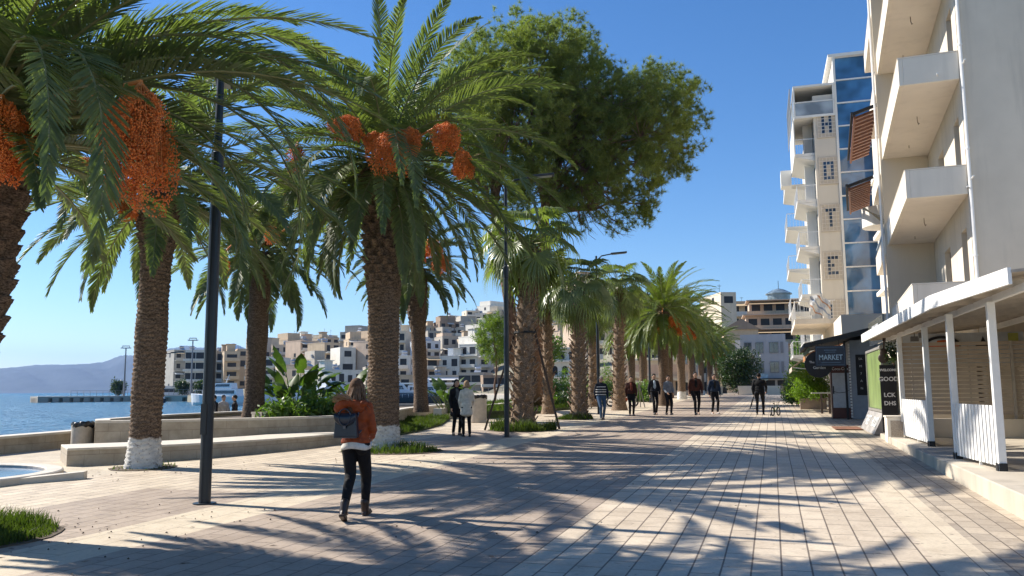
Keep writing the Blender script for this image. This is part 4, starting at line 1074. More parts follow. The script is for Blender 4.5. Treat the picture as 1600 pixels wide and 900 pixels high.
# restaurant banner behind the screen
t = thing('restaurant_banner', 'pale banner with an orange boat emblem above the grey slatted screen', 'sign', (0, 24.0, 0))
g = MB(); g.b2((3.3, 0, 2.1), (6.1, .03, 2.95)); g.build('board', M_('banner_cloth', (.50,.54,.58), .6), t)
g = MB(); n = 16
pts = [(4.22+.42*math.cos(math.pi*(i/n)), 2.60+.25*math.sin(math.pi*i/n)) for i in range(n+1)]
for a, b_ in zip(pts, pts[1:]): g.bar((a[0], -.012, a[1]), (b_[0], -.012, b_[1]), .02, .07, up=(0,0,1))
g.build('emblem_arc', BLACK, t)
g = MB(); g.add([(3.76,-.012,2.66),(4.0,-.012,2.53),(4.5,-.012,2.53),(4.72,-.012,2.68),(4.40,-.012,2.64),(4.32,-.012,2.78),(4.12,-.012,2.76),(4.06,-.012,2.64)], [(0,1,2,3,4,5,6,7)]); g.build('emblem_boat', M_('orange_print', (.55,.11,.02), .5), t)
g = MB(); g.b2((5.0,-.012,2.58), (5.34,-.004,2.66)); g.add([(5.1,-.012,2.66),(5.26,-.012,2.66),(5.18,-.012,2.86)], [(0,1,2)]); g.build('emblem_small', BLACK, t)
g = MB(); g.b2((5.75,-.012,2.72), (5.98,-.004,2.92)); g.build('corner_mark', M_('lime_print', (.40,.42,.08), .5), t)

# ---------------------------------------------------------------- boards and green screen between pergola and kiosk
t = thing('menu_board', 'tall black chalkboard panels with white lettering beside the white pedestal', 'sign', (0, 24.25, 0))
for i, (z0, z1, s, sz) in enumerate([(1.86, 2.14, 'WELCOME', .075), (1.52, 1.84, 'GOOD', .17), (1.20, 1.50, 'LUCK', .17), (.98, 1.18, 'DHS', .17), (.62, .80, '70%', .15)]):
    pass
g = MB(); g.b2((2.72, 0, .38), (3.12, .04, 2.16)); g.build('board', BLACK, t)
CH = M_('chalk_white', (.70,.70,.68), .8)
for (z, s, sz) in [(2.02, 'WELCOME', .085), (1.78, 'GOOD', .155), (1.36, 'LCK', .15), (1.14, 'DHS', .15), (.50, '70%', .13)]:
    text_obj('lettering', s, sz, CH, t, face_mat((2.93, -.008, z), (0,-1,0)), .003, .004)
t = thing('guitar_figure', 'dark guitar shaped cut-out standing on top of the black lettered board', 'sign', (0, 24.3, 2.2))
for (x, tilt) in ((2.84, .10),):
    m_ = Matrix.Translation((x, 0, .2)) @ Matrix.Rotation(tilt, 4, 'Y'); g = MB()
    g.ell((0,0,-.06), (.13,.03,.14), 14, 8, None); g.ell((0,0,.09), (.095,.03,.12), 14, 8); g.b2((-.022,-.02,.15), (.022,.02,.40)); g.b2((-.04,-.02,.40), (.04,.02,.48))
    g.v = [tuple(m_ @ Vector(v)) for v in g.v]; g.build('guitar', M_('dark_brown', (.05,.03,.022), .5), t)
bush('dark trailing plant hanging beside the guitar cut-out over the lettered board', (3.08, 24.25, 2.2), .15, .5, 90, 350, DARKLEAF, .09, .04, 'hanging_plant', 'plant', per=5)
t = thing('green_screen', 'tall translucent green wind screen panel in a pale frame left of the lettered black board', 'screen', (2.9, 25.2, 0))
GS = M_('green_sheet', (.20,.27,.09), .35, var=.3, nscale=1.5)
g = MB(); g.b2((.0, .1, .95), (.02, 3.8, 2.62)); g.build('sheet', GS, t)
g = MB()
for a, b_ in (((0,.04,.85),(0,.04,2.72)), ((0,3.86,.85),(0,3.86,2.72)), ((0,.07,.90),(0,3.83,.90)), ((0,.07,2.68),(0,3.83,2.68))): g.bar(a, b_, .06, .07)
g.build('frame', M_('aluminium', (.50,.47,.42), .4, .6), t)
t = thing('graffiti_counter', 'sloping counter base covered in scrawled white lettering below the green screen', 'counter', (2.9, 25.3, gz(27)))
g = MB(); g.add([(-.30,0,0),(.5,0,0),(.5,3.9,0),(-.30,3.9,0),(-.02,0,.58),(.5,0,.58),(.5,3.9,.58),(-.02,3.9,.58)], [(0,3,2,1),(4,5,6,7),(0,1,5,4),(1,2,6,5),(2,3,7,6),(3,0,4,7)]); g.build('base', M_('counter_grey', (.30,.28,.26), .7, var=.3, nscale=3), t)
for i, s in enumerate(['STREET', 'FOOD']):
    M2 = Matrix.Translation((-.175, 2.8-i*1.9, .30)) @ Matrix.Rotation(-math.pi/2, 4, 'Z') @ Matrix.Rotation(R(64), 4, 'X')
    text_obj('lettering', s, .42, CH, t, M2, .003, .006, 1.0)
t = thing('upper_sign', 'dark transom sign with pale upright letters above the green screen', 'sign', (3.0, 25.4, 2.86))
g = MB(); g.b2((0, 0, 0), (.06, 3.6, .75)); g.build('board', M_('dark_glass', (.05,.06,.07), .2), t)
text_obj('lettering', 'STREET', .55, M_('grey_letters', (.45,.46,.47), .5), t, face_mat((-.012, 1.8, .36), (-1,0,0)), .004, .004, .9)
g = MB(); g.b2((3.3, 25.0, .2), (5.2, 29.4, 2.9)); g2 = thing('snack_stall', 'pale stall body behind the green screen', 'kiosk', (0,0,0)); g.build('wall', RENDER_W, g2)

# ---------------------------------------------------------------- market kiosk
t = thing('market_kiosk', 'blue grey kiosk with a black sloping canopy and hanging market signs', 'kiosk', (0, 34.6, gz(35)))
BG = M_('kiosk_blue_grey', (.27,.31,.35), .6, var=.08)
g = MB(); g.b2((2.86, 0, 0), (5.6, 4.2, 3.0)); g.build('wall', BG, t)
g = MB()
for k in range(26): g.b2((2.80, -.02, .05+k*.11), (2.858, .12, .13+k*.11))
g.build('corner_strip', WHITE, t)
g = MB(); g.add([(1.15,-1.1,2.70),(3.9,-1.1,3.28),(3.9,4.0,3.28),(1.15,4.0,2.70),(1.15,-1.1,2.86),(3.9,-1.1,3.50),(3.9,4.0,3.50),(1.15,4.0,2.86)], [(0,3,2,1),(4,5,6,7),(0,1,5,4),(1,2,6,5),(2,3,7,6),(3,0,4,7)]); g.build('canopy', M_('canopy_black', (.012,.015,.016), .7), t)
g = MB(); g.b2((1.3, -1.0, 2.55), (1.36, 3.9, 2.70)); g.build('valance', M_('valance_green', (.08,.12,.07), .8), t)
g = MB(); g.b2((3.05, -.03, .9), (3.42, -.002, 2.45)); bd = g.build('price_board', BLACK, t)
for i, s in enumerate(['SA', 'M', '7', 'A', 'N']): text_obj('lettering', s, .12, CH, bd, face_mat((3.22, -.04, 2.28-i*.28), (0,-1,0)), .003)
g = MB(); g.b2((2.6, -.5, 0), (2.68, -.42, 2.95)); g.build('canopy_post', BLACK, t)
t = thing('market_sign', 'square navy hanging sign reading MARKET under the black canopy', 'sign', (0, 33.4, gz(33)))
g = MB(); g.b2((1.55, 0, 2.02), (2.62, .06, 2.78)); g.build('board', M_('sign_navy', (.010,.022,.045), .45), t)
g = MB()
for a, b_ in (((1.60,-.006,2.07),(2.57,-.006,2.07)), ((1.60,-.006,2.73),(2.57,-.006,2.73)), ((1.60,-.006,2.085),(1.60,-.006,2.715)), ((2.57,-.006,2.085),(2.57,-.006,2.715))): g.bar(a, b_, .010, .014)
g.b2((1.86,-.012,2.60), (2.30,-.004,2.635)); g.b2((1.90,-.012,2.53), (2.26,-.004,2.555)); g.b2((1.75,-.012,2.14), (2.42,-.004,2.165)); g.build('sign_lines', M_('sign_blue_line', (.07,.13,.20), .6), t)
text_obj('lettering', 'MARKET', .27, M_('sign_pale', (.33,.47,.56), .6), t, face_mat((2.085, -.010, 2.34), (0,-1,0)), .004, .004, .82)
g = MB(); g.bar((1.8, .03, 2.78), (1.8, .03, 3.02), .02); g.bar((2.4, .03, 2.78), (2.4, .03, 3.10), .02); g.build('hanger', BLACK, t)
t = thing('round_sign', 'round black hanging sign with thin white handwriting beside the market sign', 'sign', (1.66, 33.6, gz(33)+2.10))
g = MB(); g.v = []; g.lathe([(.50, -.03), (.50, .03)], 28); g.v = [(v[0], v[2], v[1]) for v in g.v]; g.build('board', BLACK, t)
text_obj('lettering', 'The', .12, CH, t, face_mat((-.24, -.036, .08), (0,-1,0)), .003)
text_obj('lettering', 'Garden', .15, CH, t, face_mat((.02, -.036, -.13), (0,-1,0)), .003)
g = MB(); g.bar((0, 0, .5), (0, 0, .86), .02); g.build('hanger', BLACK, t)
t = thing('drinks_cooler', 'tall drinks cooler with a grey white door and dark red header', 'cooler', (2.50, 35.2, gz(35)))
RB = M_('cooler_red', (.085,.018,.012), .4)
g = MB(); g.b2((-.36, -.30, 0), (.36, .35, 2.08)); g.build('body', RB, t, bevel=.02)
g = MB(); g.b2((-.31, -.335, .42), (.31, -.302, 1.76)); g.build('door', M_('cooler_door', (.40,.42,.45), .35), t)
g = MB(); g.b2((-.30, -.36, .95), (-.26, -.337, 1.25)); g.tube([(-.28,-.35,1.05),(-.1,-.35,.99),(.12,-.35,1.01),(.30,-.35,1.09)], .008, 4); g.build('handle', BLACK, t)
text_obj('lettering', 'Coca-Cola', .155, CH, t, face_mat((0, -.304, 1.92), (0,-1,0)), .003, 0, .9)
t = thing('door_mat', 'rust coloured flat mat on the paving before the kiosk and green screen', 'mat', (2.15, 28.6, gz(28.6)+.004))
g = MB(); g.box((0,0,.008), (.8,2.0,.016)); g.build('mat', M_('rust_mat', (.20,.085,.045), .9, var=.4, nscale=5), t)

# planter trough with a bushy plant, bench and table beyond
q = G(1270, 641)
t = thing('planter_trough', 'long terracotta grey trough under the bright green shrub near the kiosk', 'planter', (1.85, 44.6, gz(44)))
g = MB(); g.b2((-.62, -.35, 0), (.62, .35, .55)); g.b2((-.66, -.39, .48), (.66, -.35, .56)); g.build('trough', M_('trough', (.33,.25,.20), .8), t)
bush('bright green feathery shrub growing in the trough near the kiosk', (1.85, 44.6, gz(44)+.5), 1.05, 1.5, 700, 330, M_leaf('lime_leaf', (.12,.20,.02), (.21,.32,.05), .5, .4, 1.5, .3), .2, .045, 'shrub', 'shrub', per=7, ex=.9)
bush('darker shrub behind the bright shrub in the trough', (1.3, 50.0, gz(50)+.1), .95, 2.0, 600, 331, MIDLEAF, .2, .05, 'shrub', 'shrub')
t = thing('side_table', 'small dark high table with a pale top beside the green shrub', 'table', (2.0, 39.5, gz(39)))
g = MB(); g.b2((-.42,-.3,.88), (.42,.3,.93)); g.build('table_top', M_('pale_top', (.45,.44,.38), .6), t)
for x in (-.05, .28): 
    g = MB(); g.b2((x,-.04,0), (x+.09,.04,.88)); g.build('leg', M_('dark_wood', (.07,.05,.04), .7), t)

# awnings, terraces further down the street
AWN = M_('awning_cloth', (.50,.43,.34), .85, var=.12)
def awning(name, label, x0, x1, y0, y1, z0, z1, mat, stripes=0):
    t = thing(name, label, 'awning', (0,0,0)); g = MB(); n = 8; V = []
    for i in range(n+1):
        u = i/n; x = x0+(x1-x0)*u; z = z0+(z1-z0)*math.sin(u*math.pi/2)**.9; V += [(x, y0, z), (x, y1, z), (x, y0, z-.03), (x, y1, z-.03)]
    F = []
    for i in range(n): a = i*4; F += [(a, a+4, a+5, a+1), (a+2, a+3, a+7, a+6), (a, a+2, a+6, a+4), (a+1, a+5, a+7, a+3)]
    g.add(V, F); m = 9
    for k in range(m): y = y0+(y1-y0)*k/m; g.b2((x0-.02, y+.01, z0-.22), (x0, y+(y1-y0)/m-.01, z0-.01))
    g.build('cloth', mat, t)
    g = MB(); g.bar((x0, y0+.1, z0-.04), (x1, y0+.1, z0-.3), .03); g.bar((x0, y1-.1, z0-.04), (x1, y1-.1, z0-.3), .03); g.bar((x1-.02, y0+.2, gz(y0)), (x1-.02, y0+.2, z1-.1), .06); g.build('frame', WHITE, t); return t
awning('awning', 'beige sagging awning of the cafe beyond the round sign', .85, 2.9, 40.5, 47.0, 2.55, 3.35, AWN)
awning('awning', 'orange edged cloth awning just beyond the market sign', 1.35, 2.9, 37.5, 40.2, 2.95, 3.45, M_('orange_cloth', (.42,.19,.07), .8, var=.3))
t = thing('cafe_front', 'cream cafe front with white posts under the beige awning', 'building', (0, 39, gz(40)))
g = MB(); g.b2((2.95, 0, 0), (6, 15.6, 4.3)); g.build('wall', RENDER_W, t)
for k in range(5):
    g = MB(); g.b2((2.84, .4+k*2.9, .0), (2.948, .55+k*2.9, 2.6)); g.build('post', WHITE, t)
    g = MB(); g.b2((2.90, .8+k*2.9, .2), (2.948, 2.9+k*2.9, 2.3)); g.build('window', GLASS, t)
# terrace over the cafe with washing and flags
t = thing('roof_terrace', 'white railed terrace above the cafe with hanging striped cloths', 'terrace', (0, 44, 4.75))
g = MB(); g.b2((1.15, 0, 0), (5.5, 9, .25)); g.build('slab', PARAPET, t)
g = MB()
for k in range(26): g.bar((1.2, .1+k*.34, .25), (1.2, .1+k*.34, 1.15), .02)
for k in range(9): g.bar((1.2+k*.22, .06, .25), (1.2+k*.22, .06, 1.15), .02)
g.bar((1.2,.05,1.15), (1.2,8.9,1.15), .04); g.bar((1.24,.06,1.15), (3.1,.06,1.15), .04); g.build('railing', WHITE, t)
g = MB(); V = []
for i in range(9):
    for j in range(7): V.append((1.9+i*.12, -.1+.05*math.sin(i*1.3+j), 1.35-.02*i-j*.16+.12*math.sin(i*.5)))
g.add(V, [(i*7+j, (i+1)*7+j, (i+1)*7+j+1, i*7+j+1) for i in range(8) for j in range(6)])
m, nt, b = new_mat('striped_cloth'); w_ = nt.nodes.new('ShaderNodeTexWave'); w_.inputs['Scale'].default_value = .8; w_.inputs['Distortion'].default_value = 2.5
w_.bands_direction = 'DIAGONAL'; nt.links.new(objco(nt), w_.inputs[0]); nt.links.new(ramp(nt, w_.outputs['Fac'], [(.01,(.25,.31,.40)), (.06,(.62,.62,.60)), (.94,(.62,.62,.6)), (.99,(.5,.27,.15))]), b.inputs['Base Color']); b.inputs['Roughness'].default_value = .85
g.build('hanging_cloth', m, t)

# ---------------------------------------------------------------- hotel tower
TW = M_plaster('tower_render', (.62,.565,.475), .07)
TWW = M_plaster('tower_white', (.74,.72,.67), .05)
SKYGL = M_glass('tower_glass', (.05,.15,.30), .05)
LETTERG = M_glass('letter_glass', (.008,.028,.06), .1)
t = thing('hotel_tower', 'tall cream hotel with blue glass stair strip and window letters H O T E L', 'building', (0, 55, 0), R(.6))
g = MB(); g.b2((3.15, 0, 0), (4.48, 16, 20.2)); g.b2((4.48, .5, 0), (13, 16, 20.2)); g.b2((4.48, .3, 20.2), (8.5, 6, 22.6)); g.build('wall', TW, t)
g = MB(); g.b2((4.2, -.15, 22.6), (9.0, 6.4, 22.8)); g.b2((4.46, -.10, 4.4), (4.60, .3, 22.6)); g.build('roof', TWW, t)
GL = {'H': ['1.1','1.1','111','1.1','1.1'], 'O': ['111','1.1','1.1','1.1','111'], 'T': ['111','.1.','.1.','.1.','.1.'], 'E': ['111','1..','11.','1..','111'], 'L': ['1..','1..','1..','1..','111']}
GRID = M_('lattice_paint', (.66,.61,.54), .6)
for i, L in enumerate('HOTEL'):
    zc = 18.25-i*3.03; xc = 3.92-.02*i; cw = .215; ch = .24
    g = MB(); g.b2((xc-2.5*cw-.06, -.045, zc-3.5*ch-.06), (xc+2.5*cw+.06, -.002, zc+3.5*ch+.06)); wdw = g.build('letter_window', M_plaster('window_board', (.50,.44,.36), .05), t)
    g = MB(); d = MB()
    for r_ in range(5):
        for c in range(3):
            if GL[L][r_][c] == '1':
                x0 = xc+(c-1.5)*cw; z0 = zc+(2.5-r_-1)*ch; d.b2((x0+.022, -.058, z0+.022), (x0+cw-.022, -.047, z0+ch-.022))
    for k in range(6): g.b2((xc+(k-2.5)*cw-.012, -.075, zc-3.5*ch), (xc+(k-2.5)*cw+.012, -.059, zc+3.5*ch))
    for k in range(8): g.b2((xc-2.5*cw, -.094, zc+(k-3.5)*ch-.012), (xc+2.5*cw, -.077, zc+(k-3.5)*ch+.012))
    d.build('glass_letter', LETTERG, wdw); g.build('grille', GRID, wdw)
z = 4.5; k = 0
while z < 22.3:
    h = 1.51; g = MB(); g.b2((4.62, .16, z+.04), (6.95, .20, z+h-.04)); g.build('glass_panel', SKYGL, t); z += h; k += 1
g = MB()
for i in range(13): g.b2((4.60, .06, 4.46+i*1.51), (6.98, .158, 4.54+i*1.51))
g.b2((6.95, .05, 4.4), (7.05, .25, 22.6)); g.build('mullions', WHITE, t)
RAIL = M_('rail_white', (.66,.68,.70), .35)
def hotel_balcony(z, x0, y0, y1, par):
    g = MB(); g.b2((x0, y0, z), (3.146, y1, z+.18)); g.add([(x0, y0+.01, z-.01),(3.146, y0+.01, z-.01),(3.146, y1-.01, z-.01),(x0, y1-.01, z-.01),(3.146,y0+.01,z-.34),(3.146,y1-.01,z-.34)], [(0,3,5,4),(0,4,1),(3,2,5)])
    b_ = g.build('balcony', TWW, par)
    g = MB()
    n = int((y1-y0)/.16)
    for i in range(n+1): g.bar((x0+.03, y0+i*(y1-y0)/n, z+.18), (x0+.03, y0+i*(y1-y0)/n, z+1.1), .016)
    n = 8
    for i in range(n+1): g.bar((x0+.03+i*(3.08-x0)/n, y0+.03, z+.18), (x0+.03+i*(3.08-x0)/n, y0+.03, z+1.1), .016)
    g.bar((x0+.03, y0, z+1.12), (x0+.03, y1, z+1.12), .04); g.bar((x0+.05, y0+.03, z+1.12), (3.14, y0+.03, z+1.12), .04); g.build('railing', RAIL, b_)
    return b_
for i in range(6):
    z = 16.35-i*3.03
    if z > 0:
        hotel_balcony(z, 1.95, .25, 5.6, t)
        g = MB(); g.b2((2.55, 1.6, z+.18), (3.146, 1.75, z+2.7)); g.build('partition', TWW, t); g = MB(); g.b2((2.95, 3.62, z-.2), (3.146, 3.75, z+2.84)); g.build('pilaster', TWW, t)
    z2 = z-.55
    if z2 > 0: hotel_balcony(z2, 1.45, 6.4, 12, t)
    g = MB(); g.b2((3.10, .7, z+.2), (3.147, 1.5, z+2.3)); g.build('balcony_door', GLASS, t)
g = MB(); g.b2((1.98, .05, 18.75), (3.146, 6, 18.95)); g.b2((1.98, .05, 20.75), (4.5, 8, 20.9)); 
for x, y in ((1.98,.05), (1.98,3), (1.98,5.9), (4.38,.05)): g.b2((x, y-.2 if y < .1 else y, 18.95 if x < 3 else 20.2), (x+.09, y-.11 if y < .1 else y+.09, 20.75))
g.b2((1.98, -.19, 18.75), (4.44, -.10, 18.9)); g.b2((1.98, -.19, 19.75), (4.44, -.12, 19.82)); g.b2((4.35, -.19, 18.9), (4.44, -.10, 20.85)); g.b2((1.98,-.20,20.76), (4.5,.04,20.9)); g.build('roof_room_frame', TWW, t)
g = MB(); g.b2((2.08, -.165, 18.92), (4.34, -.135, 19.74)); g.b2((2.02, .1, 18.96), (2.04, 5.85, 20.74)); g.build('roof_room_glass', M_glass('roof_glass', (.30,.33,.34), .1), t)
g = MB(); g.b2((1.9, .1, 16.4), (1.97, 6.0, 18.74)); g.build('side_cladding', TWW, t)
g = MB()
for k in range(18): g.bar((1.80, .3+k*.35, 18.7-.02*k), (1.80, .3+k*.35, 20.9), .03)
g.bar((1.8, .3, 20.9), (1.8, 6.3, 20.9), .06); g.bar((1.8, .3, 19.6), (1.8, 6.3, 19.6), .04); g.build('service_ladder', M_('grey_metal', (.40,.41,.42), .5), t)
g = MB(); g.b2((1.15, 5.0, 15.6), (1.85, 6.2, 16.7)); g.build('air_conditioner', TWW, t)
for (x, z, w, h) in ((7.3, 20.4, 1.2, 1.6), (7.3, 18.0, .8, 1.3), (9.0, 20.4, 1.0, 1.6)):
    g = MB(); g.b2((x-.06, .42, z-.06), (x+w+.06, .497, z+h+.06)); w_ = g.build('window', WHITE, t)
    g = MB(); g.b2((x, .40, z), (x+w*.47, .418, z+h)); g.b2((x+w*.53, .40, z), (x+w, .418, z+h)); g.build('pane', SKYGL, w_)
g = MB(); g.lathe([(.16,0),(.16,1.2),(.22,1.22),(.22,1.3)], 10, (7.2, 2, 22.8)); g.build('vent_pipe', M_('zinc', (.35,.36,.38), .4, .5), t)
# narrow building with brown slatted balcony roofs between tower and apartment block
t = thing('narrow_building', 'narrow cream building with brown slatted balcony roofs in front of the hotel glass', 'building', (0, 43.2, 0))
g = MB(); g.b2((6.3, 0, 0), (13, 10, 18)); g.build('wall', RENDER_W, t)
for (z, x0, ya, yb) in ((12.95, 3.75, -6.3, 1.2), (9.95, 3.42, -5.9, -.8)):
    g = MB(); n = 13
    for k in range(n): y = ya+(yb-ya)*(k+.5)/n; sk = .46*(k+.5)/n; g.bar((x0+sk, y, z), (x0+sk+.85, y, z+.28), .22, .10)
    g.bar((x0, ya, z-.02), (x0+.46, yb, z-.02), .08, .16); g.build('slatted_roof', M_('brown_timber', (.19,.07,.028), .6, var=.25), t)
    g = MB(); g.bar((x0-.1, ya-.1, z+.08), (x0+.95, ya-.1, z+.42), .14, .12); g.bar((x0-.1, ya-.1, z+.14), (x0+.36, yb+.1, z+.14), .1, .1); g.build('roof_edge', BLACK, t)
g = MB(); g.lathe([(.9,0),(.9,.9)], 20, (5.2, -1.5, 9.0)); g.build('round_balcony', TWW, t)
for k in range(4):
    g = MB(); g.b2((5.6, .2, 3.4+k*3.1), (6.29, 6, 3.6+k*3.1)); g.build('balcony', TWW, t)
# ================================================================ TOWN ACROSS THE HARBOUR
TCOL = {'white': (.72,.69,.62), 'cream': (.66,.57,.44), 'tan': (.56,.44,.31), 'grey': (.46,.42,.36), 'pinkish': (.60,.46,.35), 'brown': (.32,.24,.18), 'bluish white': (.62,.65,.68)}
def TM(c): return M_plaster('town_'+c.replace(' ', '_'), TCOL[c], .16)
AWC = [M_('awning_cream', (.62,.56,.46), .8), M_('awning_ochre', (.50,.36,.20), .8), M_('awning_white', (.72,.71,.68), .8)]
TANKM = M_('water_tank_metal', (.45,.47,.50), .35, .6); TGL = M_('town_window', (.022,.024,.028), .5, var=.6, nscale=.6, bmp=0, spec=.3)
TOWN_N = [0]
def unit_box(name, mat):
    g = MB(); g.b2((-.5,-.5,-.5), (.5,.5,.5)); me = g.build(name, mat); mesh = me.data; bpy.data.objects.remove(me); return mesh
_ub = {}
def ub(name, mat, parent, a, b_):
    k = (name, mat.name)
    if k not in _ub: _ub[k] = unit_box(name, mat)
    o = bpy.data.objects.new(name, _ub[k]); COL.objects.link(o); o.parent = parent
    o.location = [(a[i]+b_[i])/2 for i in range(3)]; o.scale = [max(abs(b_[i]-a[i]), .001) for i in range(3)]; return o
def town(px0, px1, d, ytop, ybase, col, label, style='balcony', dep=9, turn=None, trim='white', seed=None, group='houses on the hillside across the harbour', roofstuff=True, floor_h=3.0, cat='building', name='apartment_house'):
    TOWN_N[0] += 1; r = np.random.default_rng(1000+TOWN_N[0] if seed is None else seed)
    pc = (px0+px1)/2; w = (px1-px0)*d/F_PX/math.cos(math.atan((pc-800)/F_PX)); zb = zat(ybase, d, pc); h = (ybase-ytop)*d/F_PX*1.01
    fl = max(1, round(h/floor_h)); fh = h/fl; P = W(pc, d, zb)
    rz = YAW-math.atan((pc-800)/F_PX)+(turn if turn is not None else float(r.choice([-.5, -.25, .12, .3, .55, .7]))+r.uniform(-.1, .1))
    t = thing(name, label, cat, P, rz, group)
    m = TM(col); tr = TM(trim); x0, x1 = -w/2, w/2
    g = MB(); g.b2((x0, 0, -6), (x1, dep, h)); 
    if style != 'plain': g.b2((x0-.05, -.05, h), (x1+.05, dep+.05, h+.25))
    if style == 'step': g.b2((x0+w*.12, 1.5, h+.25), (x1-w*.2, dep, h+2.6))
    g.build('wall', m, t)
    nb = max(1, int(w/2.5)); bw = w/nb
    for k in range(fl):
        z = k*fh
        if style in ('balcony', 'step', 'hotel') and k > 0:
            segs = [(x0, x1)] if style == 'hotel' or r.random() < .35 else [(x0+i*bw+.15, x0+(i+1)*bw-.15) for i in range(nb) if r.random() < .75]
            for (a, b_) in segs:
                bal = ub('balcony', tr, t, (a, -1.25, z-.15), (b_, -.01, z+.05))
                s = ub('parapet', tr, t, (a, -1.33, z+.06), (b_, -1.25, z+.06+(.85 if r.random() < .75 else .3)))
                if r.random() < .30:
                    c_ = AWC[int(r.integers(3))]; g = MB(); zt = z+fh-.35; g.add([(a,-.02,zt),(b_,-.02,zt),(b_,-1.7,zt-.65),(a,-1.7,zt-.65),(a,-.02,zt-.05),(b_,-.02,zt-.05),(b_,-1.7,zt-.70),(a,-1.7,zt-.70)], [(0,3,2,1),(4,5,6,7),(0,1,5,4),(2,3,7,6),(0,4,7,3),(1,2,6,5)]); g.build('awning', c_, t)
        for i in range(nb):
            cx = x0+(i+.5)*bw; ww = bw*r.uniform(.38, .66) if style != 'glass' else bw*.94; wh = fh*(.62 if r.random() < .6 else .45) if style != 'glass' else fh*.6
            zc = z+fh*.5 if style != 'glass' else z+fh*.52
            if r.random() < .93: ub('window', TGL, t, (cx-ww/2, -.035, zc-wh/2), (cx+ww/2, -.004, zc+wh/2))
            if style == 'glass': pass
        if style == 'glass': ub('floor_band', tr, t, (x0-.5, -.75, z-.1), (x1+.2, -.002, z+.55))
    # side windows on the face turned to the viewer's right/left
    for k in range(fl):
        for sx in (x0-.03, x1+.004):
            if r.random() < .6: ub('window', TGL, t, (sx, dep*.3, k*fh+fh*.35), (sx+.026, dep*.3+1.2, k*fh+fh*.78))
    if roofstuff:
        for _ in range(int(r.integers(1, 4))):
            x = r.uniform(x0+.6, x1-.6); y = r.uniform(.6, dep*.5); q = r.random()
            g = MB()
            if q < .45:
                g.T = Matrix.Translation((x, y, h+.25+1.0)) @ Matrix.Rotation(math.pi/2, 4, 'Y'); g.lathe([(.28,-.7),(.34,-.6),(.34,.6),(.28,.7)], 8); g.T = None; g.bar((x-.4,y,h+.25),(x-.4,y,h+1.0),.06); g.bar((x+.4,y,h+.25),(x+.4,y,h+1.0),.06); g.add([(x-.8,y-.1,h+.9),(x+.8,y-.1,h+.9),(x+.8,y-1.2,h+.3),(x-.8,y-1.2,h+.3)], [(0,1,2,3),(3,2,1,0)][:1]); g.build('water_tank', TANKM, t)
            elif q < .8:
                hh = r.uniform(1.2, 3.2); g.bar((x,y,h+.2),(x,y,h+hh),.05); g.bar((x-.4,y,h+hh*.9),(x+.4,y,h+hh*.9),.04); g.bar((x-.3,y,h+hh*.8),(x+.3,y,h+hh*.8),.04); g.build('antenna', DARK, t)
            else:
                g.b2((x-1.2,y,h+.25),(x+1.2,y+2,h+2.3)); g.b2((x-1.5,y-.4,h+2.3),(x+1.5,y+2.4,h+2.45)); g.build('stair_hut', m, t)
    return t
# landmarks, left to right
town(274, 300, 262, 549, 612, 'grey', 'grey brown apartment block at the harbour, leftmost building on the far shore', 'balcony', 12, .3, trim='grey')
